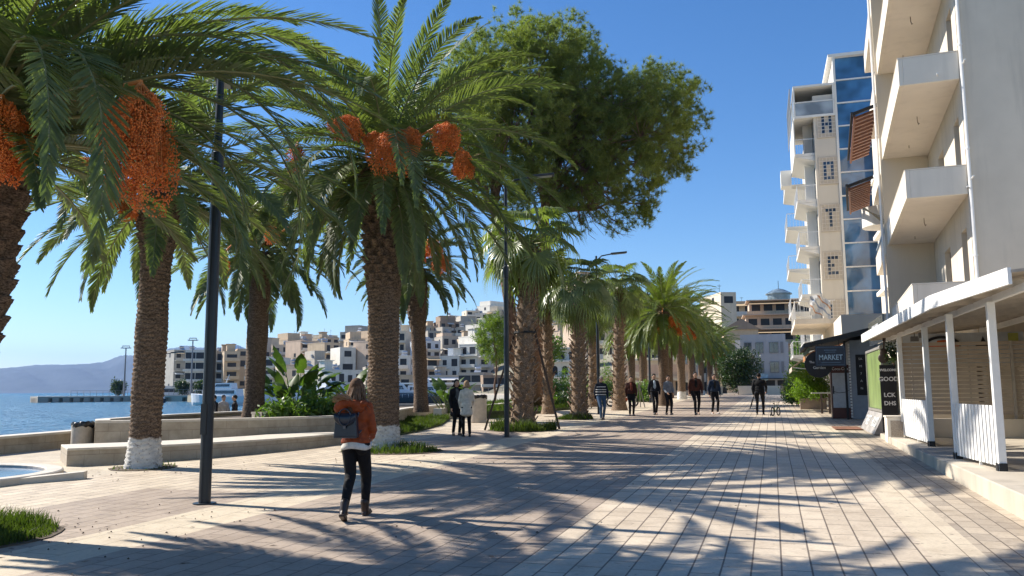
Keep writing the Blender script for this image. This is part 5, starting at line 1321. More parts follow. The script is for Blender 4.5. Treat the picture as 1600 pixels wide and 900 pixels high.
# stepped white building with glass and a dark side
t = town(293, 336, 250, 549, 612, 'white', 'white stepped tower with dark glass bands on the harbour front', 'glass', 12, -.15, trim='white')
town(336, 352, 252, 551, 612, 'grey', 'dark grey side block attached to the white stepped harbour tower', 'hotel', 10, -.1, trim='bluish white')
for i, (a, b_) in enumerate(((285, 557), (281, 569), (277, 581))): pass
town(352, 374, 246, 551, 607, 'tan', 'tan block with rows of rounded balconies beside the dark grey block', 'hotel', 12, .1, trim='tan')
town(372, 388, 250, 546, 607, 'tan', 'plain tan slab wall rising beside the planter palm trunk', 'plain', 12, .1)
rowA = [  # harbour front and hillside rows: (px0, px1, d, ytop, ybase, colour, style)
    (398,424,270,530,580,'grey','balcony','grey block with a dark top storey just right of the planter palm trunk'),
    (408,432,214,560,606,'white','balcony','low white house behind the moored white yacht'),
    (426,452,280,541,585,'cream','balcony','cream block behind the top of the tall paddle leaf plant'),
    (448,478,300,533,575,'tan','step','tan house with a set back top floor above the tall paddle leaf plant'),
    (468,500,262,535,580,'pinkish','balcony','pinkish house with open cream awnings'),
    (492,516,300,537,578,'grey','balcony','narrow grey house between the pinkish and tan houses'),
    (505,533,250,538,582,'tan','balcony','tan house with a blank sunlit side'),
    (528,566,300,521,560,'grey','step','dark roofed grey block standing highest left of the big palm trunk'),
    (531,556,236,544,584,'white','plain','pale block with a plain side wall left of the big palm trunk'),
    (552,578,262,545,590,'cream','balcony','cream block partly hidden by the big palm trunk'),
    (436,470,212,572,612,'cream','hotel','cream harbour front house behind the tall paddle leaf plant'),
    (470,512,206,575,615,'tan','balcony','tan harbour front restaurant with wide canopies'),
    (508,574,200,580,604,'white','hotel','long low white building with thin horizontal bands on the quay'),
    (572,604,214,575,612,'grey','balcony','grey quay house right behind the big palm trunk'),
    (574,606,290,530,570,'tan','step','tan stepped house above the quay behind the big palm trunk'),
    (598,634,270,520,570,'cream','balcony','cream block between the two thick palm trunks'),
    (610,640,320,511,545,'white','step','white stepped block on the ridge between the two thick palm trunks'),
    (600,640,214,558,596,'white','balcony','white house low between the two thick palm trunks'),
    (650,688,330,512,545,'tan','hotel','wide tan block on the ridge right of the dark leaning palm'),
    (662,690,262,535,590,'bluish white','balcony','bluish white block right of the dark leaning palm trunk'),
    (686,720,330,505,545,'brown','step','brown framed unfinished looking block on the ridge'),
    (690,728,268,528,590,'grey','balcony','tall grey block with cream awnings beside the blank white billboard'),
    (716,752,340,505,548,'grey','step','grey block below the white houses on the hilltop'),
    (724,750,262,530,590,'tan','plain','plain tan tower wall left of the young pine'),
    (742,772,400,492,520,'white','balcony','white hilltop block with small square openings, left one'),
    (758,806,410,481,512,'white','step','largest white block on the hilltop above the young pine'),
    (748,790,250,540,590,'brown','balcony','brown grey block behind the young pine crown'),
    (786,822,300,515,560,'cream','balcony','cream block seen past the lamp post by the fan palm'),
    (664,720,208,588,616,'grey','hotel','long grey harbour arcade behind the slim paddle leaf plant'),
    (715,756,200,584,618,'grey','glass','grey quay building with large dark panes'),
    (754,800,196,588,620,'brown','glass','dark glazed quay pavilion behind the young pine stem'),
    (602,664,206,586,612,'tan','plain','brown beamed quay arcade between the thick palm trunks'),
    (836,880,380,492,520,'cream','step','cream ridge block left of the stubby fan palm trunk'),
    (858,896,300,500,540,'tan','balcony','tan hillside block left of the stubby fan palm trunk'),
    (838,872,260,515,556,'tan','plain','plain tan house above the white arched building'),
    (872,900,230,520,560,'pinkish','balcony','pinkish house above the white arched building'),
    (910,938,170,440,610,'pinkish','hotel','tall rounded tan hotel tower behind the second fan palm'),
    (930,965,200,500,600,'cream','balcony','cream block just right of the tall rounded tan tower'),
    (955,1000,190,520,605,'white','hotel','white banded block behind the third fan palm'),
    (996,1030,180,530,610,'cream','balcony','cream block behind the head of the far palm row'),
    (1050,1100,230,500,600,'tan','balcony','tan block hidden behind the far palm row'),
    (1100,1128,210,480,600,'cream','step','cream stepped block behind the far palm row'),
]
for a in rowA: town(*a[:6], a[7], a[6])
# ridge fill-in roofs
for i, a in enumerate([(455,490,340,528,552,'white'),(500,530,350,526,550,'cream'),(560,600,350,518,545,'white'),(640,668,370,507,535,'cream'),(700,735,390,500,525,'white'),(388,402,300,540,580,'cream')]):
    town(*a, ['small white roof house peeking over the ridge above the pinkish house', 'small cream house on the ridge above the tan blank sided house', 'small white house on the ridge behind the big palm trunk',
              'small cream house on the ridge behind the dark leaning palm', 'small white house on the ridge above the brown framed block', 'thin cream house edge beside the planter palm trunk'][i], 'balcony')
for i, (a, b_, yt, yb, c_, lab) in enumerate([(800,834,484,520,'cream','cream block on the ridge above the staked fan palm'), (826,860,488,520,'tan','tan block on the ridge left of the cream ridge block'), (880,912,482,520,'white','white block on the ridge right of the cream ridge block'), (905,945,474,515,'cream','large cream block on the ridge above the third fan palm'), (700,728,496,520,'white','small white block on the hilltop left of the young pine'), (728,750,488,515,'cream','small cream block on the hilltop left of the white hilltop houses')]):
    town(a, b_, 400, yt, yb, c_, lab, 'balcony')
# more houses stepping up the slope
FR = np.random.default_rng(404); pos_words = ['low on the slope', 'half way up the slope', 'high on the slope', 'close under the ridge']
marks = [(400, 'right of the planter palm'), (440, 'above the tall paddle leaf plant'), (478, 'above the moored white yachts'), (515, 'above the walking woman'), (550, 'left of the big palm trunk'), (600, 'between the thick palm trunks'), (628, 'left of the dark leaning palm'), (672, 'right of the dark leaning palm'), (705, 'beside the blank billboard'), (735, 'left of the young pine'), (765, 'behind the young pine'), (800, 'behind the staked fan palm'), (845, 'above the arched building'), (885, 'behind the stubby fan palm'), (940, 'behind the third fan palm'), (1000, 'behind the far palm row')]
for px, where in marks:
    for lv, (d, f) in enumerate(((235, .12), (275, .34), (325, .60), (385, .86))):
        if FR.random() < .22: continue
        pc = px+FR.uniform(-12, 12); w_ = FR.uniform(20, 34)*235/d*1.05; zb_ = hill_z(pc, d)-.5; hb = FR.uniform(6, 12)
        yb_ = hor(pc)-(zb_-CAM_H)*F_PX/d; yt_ = hor(pc)-(zb_+hb-CAM_H)*F_PX/d
        c_ = str(FR.choice(['white', 'cream', 'tan', 'pinkish', 'cream', 'white', 'grey'])); st = str(FR.choice(['balcony', 'balcony', 'step', 'hotel']))
        town(pc-w_/2, pc+w_/2, d, yt_, yb_, c_, '%s %s-storey house %s, %s' % (c_, {2: 'two', 3: 'three', 4: 'four'}.get(round(hb/3), 'two'), pos_words[lv], where), st, 9)
# white building with arches
t = thing('arched_building', 'white terraced building with arched openings behind the lawn', 'building', W(866, 118, .6), YAW-math.atan(66/1300)+.1, 'houses on the hillside across the harbour')
WB = TM('white'); g = MB()
for (z0, z1, y, x0, x1) in ((0, 2.7, 0, -4.4, 4.4), (2.7, 5.0, 1.2, -3.6, 4.2), (5.0, 6.9, 2.2, -2.6, 4.0)): g.b2((x0, y, z0-3*(z0 == 0)), (x1, y+8, z1)); g.b2((x0-.1, y-.9, z1-.12), (x1+.1, y-.001, z1+.10))
g.build('wall', WB, t)
for i in range(6):
    x = -3.6+i*1.35; g = MB(); n = 8; vs = [(x-.4,-.02,.5),(x+.4,-.02,.5)]+[(x+.4*math.cos(math.pi*k/n), -.02, 1.45+.4*math.sin(math.pi*k/n)) for k in range(n+1)]; g.add(vs, [tuple(range(len(vs)))]); g.add([(v[0],-.004,v[2]) for v in vs], [tuple(range(len(vs)))]); g.build('arch_window', TGL, t)
for i in range(5):
    x = -2.8+i*1.45; g = MB(); n = 8; vs = [(x-.4,1.18,3.1),(x+.4,1.18,3.1)]+[(x+.4*math.cos(math.pi*k/n), 1.18, 3.95+.4*math.sin(math.pi*k/n)) for k in range(n+1)]; g.add(vs, [tuple(range(len(vs)))]); g.build('arch_window', TGL, t)
for i in range(4):
    x = -1.8+i*1.5; g = MB(); g.b2((x-.4,2.17,5.3),(x+.4,2.198,6.4)); g.build('window', TGL, t)
# stepped canopies / ramps behind the far palms
t = thing('ramp_building', 'low beige building with slanting stair ramps behind the promenade palms', 'building', W(1000, 92, .8), YAW-math.atan(200/1300)+.05)
g = MB(); g.b2((-6.5, 0, -1), (6.5, 5, 2.2)); g.b2((-3, 5, 0), (6.5, 9, 3.6)); g.build('wall', TM('pinkish'), t)
for k in range(3):
    g = MB(); g.bar((-6.0+k*2.2, -.35, 3.1-k*.2), (1.2+k*2.2, -.35, 1.1+k*.2), .5, .28); g.build('ramp', TM('cream'), t)
for k in range(5): ub('window', TGL, t, (-5.5+k*2.3, -.03, .6), (-4.2+k*2.3, -.004, 1.6))
# blank billboard
t = thing('billboard', 'blank pale blue white billboard on the hillside right of the leaning palm', 'billboard', W(715, 240, zat(566, 240)), YAW)
g = MB(); g.b2((-2.9,0,0), (2.9,.2,3.9)); g.build('panel', M_('billboard_white', (.60,.66,.72), .5), t)
g = MB(); g.bar((-2,.1,-4), (-2,.1,0), .25); g.bar((2,.1,-4), (2,.1,0), .25); g.build('post', DARK, t)

# ---- end of the street
town(1128, 1152, 150, 458, 600, 'cream', 'tall cream block at the end of the palm row, left of the terraced hotel', 'plain', 12, .35, name='apartment_house', group='buildings closing the street')
t = thing('street_end_house', 'grey white three storey house with a shop sign closing the street', 'building', (-3.9, 112, 1.0), 0, 'buildings closing the street')
g = MB(); g.b2((0, 0, -1), (5.6, 9, 7.5)); g.b2((-.7, 1.5, -1), (0, 8, 6.9)); g.b2((5.6,-.0,-1), (5.9,6,6.5)); g.build('wall', M_plaster('street_end_render', (.46,.46,.47), .1), t)
for z in (2.55, 5.05):
    for i, (x, w) in enumerate(((.45, .95), (1.85, 1.0), (3.55, 1.15), (4.95, .35))):
        fr = ub('window', M_('window_frame_grey', (.22,.22,.23), .5), t, (x, -.06, z), (x+w, -.004, z+1.45)); 
        if w > .5:
            f2 = MB(); f2.b2((x+.06, -.075, z+.08), (x+w*.48, -.062, z+1.37)); f2.b2((x+w*.54, -.075, z+.08), (x+w-.06, -.062, z+1.37)); f2.build('pane', M_glass('street_end_glass', (.10,.12,.14), .05), t)
    b_ = ub('balcony', PARAPET, t, (-.2, -.9, z-.45), (1.7, -.005, z-.12))
g = MB(); g.b2((-.3,-1.2,1.75), (5.7,-.01,1.85)); g.build('shop_canopy', DARK, t)
for i in range(4): ub('shop_window', TGL, t, (.2+i*1.4, -.03, 0), (1.3+i*1.4, -.004, 1.6))
t = thing('shop_sign', 'pale blue scalloped shop sign above the man with the bicycle', 'sign', (-1.35, 111.2, 3.0), 0)
g = MB(); n = 20; pts = []
for k in range(n+1): u = k/n; pts.append((-.75+1.5*u, -.30-.14*abs(math.sin(u*math.pi*3))))
vs = [(x, 0, z) for x, z in pts]+[(.75,0,.42),(-.75,0,.42)]; g.add(vs+[(v[0],.08,v[2]) for v in vs], [tuple(range(len(vs))), tuple(range(2*len(vs)-1, len(vs)-1, -1))]+[(i, (i+1) % len(vs), len(vs)+(i+1) % len(vs), len(vs)+i) for i in range(len(vs))]); g.build('board', M_('sign_sky_blue', (.33,.47,.55), .5, var=.3, nscale=3), t)
g = MB(); g.bar((0,.04,-2.1), (0,.04,-.3), .08); g.build('post', WHITE, t)
town(1142, 1180, 190, 474, 560, 'tan', 'tan block between the tall cream block and the domed terraced hotel', 'hotel', 9, .1, group='buildings closing the street')
# terraced hotel on the hill behind
t = thing('terraced_hotel', 'wide terraced hotel with awnings and a round glass roof pavilion on the hill', 'building', W(1207, 165, zat(585, 165, 1207)), R(4), 'buildings closing the street')
BT = TM('pinkish')
for k in range(5):
    z0 = k*3.05; x0, x1 = -5.6+[-1.2,-1.2,.3,.8,1.6][k], 6.5; y = k*1.5
    g = MB(); g.b2((x0, y, z0-(5 if k == 0 else 0)), (x1, y+11-k, z0+2.85)); g.b2((x0-.6, y-1.6, z0+2.85), (x1+.3, y+11-k, z0+3.05)); g.build('storey', BT, t)
    g = MB(); g.b2((x0-.5, y-1.5, z0+.0), (x1, y-1.4, z0+.75)); g.build('parapet', TM('tan'), t)
    for i in range(5): ub('window', TGL, t, (x0+.5+i*2.4, y-.04, z0+.5), (x0+2.2+i*2.4, y-.004, z0+2.2))
    if k in (2, 4):
        g = MB(); g.add([(x0,y-.1,z0+2.7),(x1,y-.1,z0+2.7),(x1,y-2.6,z0+2.1),(x0,y-2.6,z0+2.1),(x0,y-.1,z0+2.64),(x1,y-.1,z0+2.64),(x1,y-2.6,z0+2.04),(x0,y-2.6,z0+2.04)], [(0,3,2,1),(4,5,6,7),(0,1,5,4),(2,3,7,6),(0,4,7,3),(1,2,6,5)]); g.build('awning', AWC[1], t)
g = MB(); g.lathe([(2.3,0),(2.3,1.5),(2.7,1.5),(2.7,1.7),(1.2,2.5),(.1,2.8)], 18, (2.2, 9, 15.2)); pv = g.build('roof_pavilion', M_glass('pavilion_glass', (.14,.18,.20), .1), t)
g = MB(); g.bar((2.2,9,18), (2.2,9,19.6), .1); g.build('flagpole', DARK, t)
t = thing('timber_roof_house', 'dark pitched roof house with cables in front, left of the terraced hotel', 'building', W(1158, 140, zat(590, 140, 1158)), R(10), 'buildings closing the street')
g = MB(); g.b2((-2.8,0,-3), (2.8,6,8)); g.build('wall', TM('tan'), t); g = MB(); g.add([(-3.2,-.4,8),(3.2,-.4,8),(3.2,6.4,8),(-3.2,6.4,8),(0,-.4,9.8),(0,6.4,9.8)], [(0,1,4),(1,2,5,4),(2,3,5),(3,0,4,5),(0,3,2,1)]); g.build('roof', TM('brown'), t)
for i, (x, y, lab) in enumerate([(-3.0, 98, 'white stone street planter block left of the man with the bicycle'), (.05, 100, 'beige stone street planter block right of the man with the bicycle'), (-6.4, 99, 'white stone street planter block under the dark tree')]):
    t = thing('planter_box', lab, 'planter', (x, y, gz(y)), 0, 'street planters'); g = MB(); g.add([(-.75,-.5,0),(.75,-.5,0),(.75,.5,0),(-.75,.5,0),(-.85,-.6,1.0),(.85,-.6,1.0),(.85,.6,1.0),(-.85,.6,1.0)], [(0,3,2,1),(4,5,6,7),(0,1,5,4),(1,2,6,5),(2,3,7,6),(3,0,4,7)]); g.build('box', PARAPET, t)
# houses continuing along the far left row behind the promenade (seen between trunks)
for i, (x, y, w, h, c, lab) in enumerate([(-17, 120, 8, 5, 'cream', 'low cream house behind the far palm trunks'), (-12, 128, 6, 7, 'white', 'white house at the end of the palm row')]):
    t = thing('house', lab, 'house', (x, y, .6), 0, 'buildings closing the street'); g = MB(); g.b2((-w/2,0,-1), (w/2,8,h)); g.b2((-w/2-.3,-.8,h), (w/2+.3,8.2,h+.25)); g.build('wall', TM(c), t)
    for k in range(int(h/2.6)):
        for j in range(int(w/2)): ub('window', TGL, t, (-w/2+.5+j*2, -.03, .6+k*2.7), (-w/2+1.5+j*2, -.004, 2.0+k*2.7))
# green slope beside the street end
q = W(1240, 150, 2.0); bush('dense green shrubs on the slope between the street end house and the hotel', (3.2, 122, .8), 2.4, 6.5, 700, 340, MIDLEAF, .5, .2, 'shrubs', 'shrubs')

# ================================================================ HARBOUR
t = thing('pier', 'long concrete pier with dark openings reaching into the bay', 'pier', (0,0,0))
def pier_seg(pxa, pxb, da, db, zt, nop):
    a = W(pxa, da, 0); b_ = W(pxb, db, 0); u = (b_-a); L = u.length; u.normalize(); rz = math.atan2(u.y, u.x); g = MB()
    g.T = Matrix.Translation((a.x, a.y, 0)) @ Matrix.Rotation(rz, 4, 'Z')
    g.b2((0, 0, .15), (L, 12, zt)); st = L/nop
    for k in range(nop): g.b2((k*st+(st*.38 if k else 0), 0, -2), ((k+1)*st, 12, .15))
    g.b2((0, 1.2, -2), (L, 11, .15)); g.build('deck', CONC, t)
    k = MB(); k.T = g.T
    for i in range(int(L/1.6)): k.bar((i*1.6+8, 1.0, zt), (i*1.6+8, 1.0, zt+1.5), .08)
    k.bar((8,1,zt+1.5), (L,1,zt+1.5), .06); k.bar((8,1,zt+.8), (L,1,zt+.8), .05); k.build('fence', M_('fence_grey', (.22,.22,.22), .6), t)
pier_seg(64, 206, 222, 236, .62, 9); pier_seg(206, 345, 236, 226, .75, 5); pier_seg(340, 470, 226, 196, .8, 6); pier_seg(470, 800, 196, 180, .6, 14)
for (px, d, ytop, lab) in ((197, 240, 546, 'tall thin floodlight mast on the pier left of the whitewashed palm'), (301, 236, 534, 'tall floodlight mast in front of the white stepped tower')):
    t = thing('light_mast', lab, 'light mast', W(px, d, .6), 0, 'floodlight masts on the pier'); h = zat(ytop, d, px)-.6; g = MB(); g.tube([(0,0,0),(0,0,h)], [.32,.16], 8); g.build('pole', M_('mast_grey', (.20,.21,.23), .5), t)
    g = MB(); g.T = Matrix.Rotation(YAW, 4, 'Z'); g.b2((-1.4,-.3,h), (1.4,.3,h+.25)); g.b2((-1.0,-.25,h+.6), (1.0,.25,h+.8)); g.bar((-1,0,h), (-1,0,h+.7), .1); g.bar((1,0,h), (1,0,h+.7), .1); g.build('lamp_head', M_('mast_head', (.30,.31,.33), .5), t)
small_tree('tree', 'small round tree on the pier left of the whitewashed palm trunk', W(188, 244, .6), 3.6, 1.9, 2.3, 200, 95, DARKLEAF, .14, (.6,.3), needle=False)
small_tree('tree', 'small tree in front of the white stepped tower', W(287, 240, .6), 3.4, 1.7, 2.4, 200, 96, DARKLEAF, .14, (.6,.3), needle=False)
small_tree('tree', 'second small tree at the foot of the stepped tower', W(318, 238, .6), 3.4, 1.7, 2.4, 200, 97, DARKLEAF, .14, (.6,.3), needle=False)
t = thing('pier_shed', 'long low grey shed on the pier right of the whitewashed palm', 'shed', W(268, 246, .6), YAW-.3); g = MB(); g.b2((-4,0,0),(5,4,2.6)); g.b2((-4.3,-.3,2.6),(5.3,4.3,2.8)); g.build('wall', TM('bluish white'), t); ub('window', TGL, t, (-3.5,-.03,1.0), (4.5,-.004,2.0))

HULLW = M_('hull_white', (.68,.70,.72), .35); HULLB = M_('hull_dark', (.02,.025,.035), .3); BGL = M_glass('boat_glass', (.02,.03,.04), .05)
def boat(label, px, d, L, H, ang, hull=HULLW, cabin=HULLW, style='yacht', group='boats moored in the harbour'):
    t = thing('motor_boat', label, 'boat', W(px, d, -1.0), YAW+ang, group); B = L*.26; g = MB(); n = 12; V = []
    for i in range(n+1):
        u = i/n; w = B/2*(math.sin(min(1, (u*1.15+.25))*math.pi/2) if u < .65 else math.cos((u-.65)/.35*math.pi/2)**.7); w = max(w, .04); sh = H*(1+.35*u*u); x = -L/2+L*u
        V += [(x*.93, -w*.55, -.3), (x*.97, -w*.92, H*.35), (x, -w, sh), (x, w, sh), (x*.97, w*.92, H*.35), (x*.93, w*.55, -.3)]
    F = []
    for i in range(n):
        for k in range(6): F.append((i*6+k, i*6+(k+1) % 6, (i+1)*6+(k+1) % 6, (i+1)*6+k))
    F += [(0,5,4,3,2,1), tuple(n*6+k for k in range(6))]; g.add(V, F); g.build('hull', hull, t, smooth=False)
    def cab(x0, x1, w, z0, h, rake, nm='cabin', mt=cabin):
        c = MB(); c.add([(x0,-w,z0),(x1,-w,z0),(x1,w,z0),(x0,w,z0),(x0+.1,-w*.85,z0+h),(x1-rake,-w*.85,z0+h),(x1-rake,w*.85,z0+h),(x0+.1,w*.85,z0+h)], [(0,3,2,1),(4,5,6,7),(0,1,5,4),(1,2,6,5),(2,3,7,6),(3,0,4,7)]); o = c.build(nm, mt, t)
        c = MB(); f = lambda a, z: w-(w*.15)*z/h
        for sgn in (-1, 1):
            za, zb_ = h*.38, h*.8; xa = x0+.5; xb = x1-rake*.8-.2; ya = sgn*(f(0, za)+.01); yb = sgn*(f(0, zb_)+.01); c.add([(xa,ya,z0+za),(xb,ya,z0+za),(xb-.3,yb,z0+zb_),(xa,yb,z0+zb_)], [(0,1,2,3)])
        c.build('cabin_window', BGL, o); return o
    cab(-L*.38, L*.22, B*.34, H*.98, H*.85, L*.10)
    if style != 'low':
        cab(-L*.28, L*.08, B*.27, H*1.83+.02, H*.65, L*.06, 'flybridge'); m_ = MB(); m_.bar((-L*.12,0,H*2.4), (-L*.18,0,H*3.4), .10); m_.bar((-L*.15,-B*.22,H*2.9), (-L*.15,B*.22,H*2.9), .09); m_.build('mast', cabin, t)
    r_ = MB(); pts = [(-L/2+L*u, -B/2*.9*(1 if u < .65 else math.cos((u-.65)/.35*math.pi/2)), H*(1.0+.35*u*u)) for u in np.linspace(.2, .95, 9)]
    for a in pts: r_.bar(a, (a[0], a[1], a[2]+.7), .04)
    for a, b2_ in zip(pts, pts[1:]): r_.bar((a[0],a[1],a[2]+.7), (b2_[0],b2_[1],b2_[2]+.7), .035)
    r_.build('railing', RAIL, t); return t
boat('large white yacht between the near lamp post and the planter palm trunk', 344, 160, 13, 1.7, math.pi-.35)
boat('white yacht just right of the planter palm trunk', 428, 170, 12, 1.6, .35)
boat('white yacht behind the tall paddle leaf plant', 492, 168, 13, 1.7, .5)
boat('white motor boat left of the woman in rust jacket', 528, 162, 12, 1.8, .9)
boat('low dark hulled boat between the two thick palm trunks', 640, 158, 12, 1.2, .15, HULLB, HULLB, 'low')
boat('dark hulled boat right of the leaning palm trunk', 678, 160, 9, 1.2, .2, HULLB, HULLB, 'low')
boat('small dark cabin boat beside the pier right of the whitewashed palm', 247, 205, 7, 1.0, 2.6, HULLB, HULLW, 'low')
boat('tall white boat beside the quay between the thick palm trunks', 618, 174, 13, 2.2, .3)
boat('white boat under canvas near the slim paddle leaf plant', 668, 176, 11, 2.0, .1)
for i, (px, d, w, lab) in enumerate([(655,182,9,'long pale quay canopy between the thick palm trunks'), (692,184,7,'pale square quay canopy behind the slim paddle leaf plant')]):
    t = thing('quay_canopy', lab, 'canopy', W(px, d, .6), YAW, 'canopies on the far quay'); g = MB(); g.b2((-w/2,0,2.4),(w/2,4,2.7)); g.build('roof', AWC[2], t)
    for x in (-w/2+.2, w/2-.3): ub('post', DARK, t, (x, .1, 0), (x+.15, .25, 2.4))
# ================================================================ STREET FURNITURE
def lamp_post(label, loc, h=8.1, r0=.075, arm=RIGHT, group='lamp posts along the promenade', full=True):
    t = thing('lamp_post', label, 'street lamp', loc, 0, group)
    g = MB(); g.lathe([(r0*1.0,-.05),(r0,2.9),(r0*.93,4.6),(r0*.90,4.62),(r0*1.08,4.64),(r0*1.08,4.95),(r0*.72,4.97),(r0*.62,h)], 16); g.build('pole', DARK, t, smooth=False)
    g = MB(); g.box((-r0*.75*math.cos(0)*0, -r0*1.0, 1.15), (.09,.03,.42)); g.build('hatch', DARK, t)
    g = MB(); g.lathe([(r0*1.9,0),(r0*1.9,.014),(r0*1.05,.016)], 16); g.build('base_plate', DARK, t)
    d = Vector((math.cos(arm), math.sin(arm), 0)); g = MB()
    g.tube([Vector((0,0,h-.25)), Vector((0,0,h))+d*.25, Vector((0,0,h+.10))+d*.75], [.035,.032,.028], 8); a = g.build('arm', DARK, t)
    g = MB(); g.bar(Vector((0,0,h+.10))+d*.68, Vector((0,0,h+.17))+d*1.45, .26, .07); g.build('lamp_head', M_('lamp_head_grey', (.035,.04,.045), .6), a, bevel=.02)
    g = MB(); g.bar(Vector((0,0,h+.062))+d*.78, Vector((0,0,h+.125))+d*1.38, .19, .012); g.build('lamp_glass', M_('lamp_lens', (.30,.31,.31), .3), a); return t
lamp_post('nearest dark lamp post, its thin shadow falling across the paving towards the woman', G(319.5, 787), 6.3, .082, CAMDIR+.3)
lamp_post('dark lamp post right beside the staked fan palm', G(792, 683), 7.55)
for i, (Y, lab) in enumerate([(38.3, 'dark lamp post behind the man in the striped sweater'), (56, 'dark lamp post behind the man in white shirt and open jacket'), (75, 'thin lamp post between the first two trunks of the far palm row'), (92, 'distant lamp post among the far palm trunks'), (110, 'farthest lamp post at the end of the palm row')]):
    lamp_post(lab, (-7.75-.1*i, Y, gz(Y)), 7.4)
q = on_z(251, 660, -.3); q = W(251, 52, -.3)
lamp_post('slim lamp post by the water edge just right of the whitewashed palm', q, 4.2, .06, RIGHT, 'lamp posts along the promenade')

def litter_bin(label, loc, r=.30, h=.78, bag=True):
    t = thing('litter_bin', label, 'bin', loc, .1, 'stone litter bins'); g = MB()
    g.lathe([(r*.96,0),(r,.03),(r,h-.03),(r*.97,h),(r*.80,h),(r*.80,h-.2),(0.001,h-.2)], 28); g.build('body', M_('bin_stone', (.50,.44,.36), .8, var=.12, nscale=8), t)
    if bag:
        rr = np.random.default_rng(3); g = MB(); n = 28; V = []
        for k, (q, z) in enumerate([(r*1.03,h-.07),(r*1.05,h+.01),(r*.98,h+.05),(r*.86,h+.03),(r*.78,h-.10)]):
            for i in range(n): a = 2*math.pi*i/n; e = q*(1+rr.normal(0,.03)); V.append((e*math.cos(a), e*math.sin(a), z+rr.normal(0,.02)))
        g.add(V, [(k*n+i, k*n+(i+1) % n, (k+1)*n+(i+1) % n, (k+1)*n+i) for k in range(4) for i in range(n)]); g.build('bin_bag', M_('black_plastic', (.012,.012,.014), .25), t)
    return t
q = on_z(128, 701, .12); litter_bin('stone bin with a black bag at the left end of the bench', (q.x, q.y, gz(q.y)), .27, .62)
q = G(746, 660); litter_bin('tall round stone bin behind the woman in the white coat', (q.x, q.y, gz(q.y)), .36, 1.0)

# fountain basin at the left edge
t = thing('fountain_basin', 'round stone basin of blue water cut by the left picture edge', 'fountain', (-14.35, 11.0, gz(11)))
g = MB(); pts = []
g.lathe([(2.30,-.2),(2.30,.10),(2.27,.12),(2.02,.12),(2.0,.10),(2.0,-.2)], 64); g.build('rim', M_('basin_stone', (.56,.50,.42), .7, var=.1, nscale=4), t, bevel=0)
g = MB(); g.add([(1.995*math.cos(2*math.pi*i/48), 1.995*math.sin(2*math.pi*i/48), .07) for i in range(48)], [tuple(range(48))]); 
m, nt, b = new_mat('basin_water'); b.inputs['Base Color'].default_value = (.006,.045,.11,1); b.inputs['Roughness'].default_value = .12; bump(nt, b, noise(nt, 4, 3, objco(nt)), .2, .02); g.build('water', m, t)
g = MB(); g.lathe([(.26,-.2),(.26,.13),(.2,.15)], 20, (-.3,.3,0)); g.build('nozzle', M_('nozzle', (.25,.27,.3), .4, .4), t)
t = thing('stone_fin', 'pointed sloping stone kerb at the end of the basin', 'kerb', (0,0,0))
g = MB(); g.prism([(-12.95,9.55),(-11.55,11.9),(-11.62,12.05),(-13.1,9.75)], lambda x, y: gz(y)-.05, lambda x, y: gz(y)+.03+.10*max(0, (y-9.55)/2.4)); g.build('kerb', CAPST, t)

# ================================================================ VEHICLES
def wheel(parent, c, r, w, tyre, rimm, spokes=12, name='wheel', M=None):
    g = MB(); n = 28; V = []; m_ = 8
    for i in range(n):
        a = 2*math.pi*i/n
        for k in range(m_): b_ = 2*math.pi*k/m_; rr = r-w+w*math.cos(b_); V.append((c[0]+rr*math.cos(a), c[1]+w*math.sin(b_)*.9, c[2]+rr*math.sin(a)))
    g.add(V, [(i*m_+k, i*m_+(k+1) % m_, ((i+1) % n)*m_+(k+1) % m_, ((i+1) % n)*m_+k) for i in range(n) for k in range(m_)]); o = g.build(name, tyre, parent)
    g = MB()
    for i in range(spokes): a = 2*math.pi*i/spokes; g.bar((c[0]+.03*math.cos(a+.4), c[1], c[2]+.03*math.sin(a+.4)), (c[0]+(r-2*w)*math.cos(a), c[1], c[2]+(r-2*w)*math.sin(a)), .006)
    g.T = Matrix.Translation(c) @ Matrix.Rotation(math.pi/2, 4, 'X'); g.lathe([(.02,-.035),(.02,.035)], 8); g.build('rim', rimm, o); return o
RUB = M_('rubber', (.02,.02,.02), .8); CHR = M_('chrome', (.5,.5,.5), .25, 1.0)
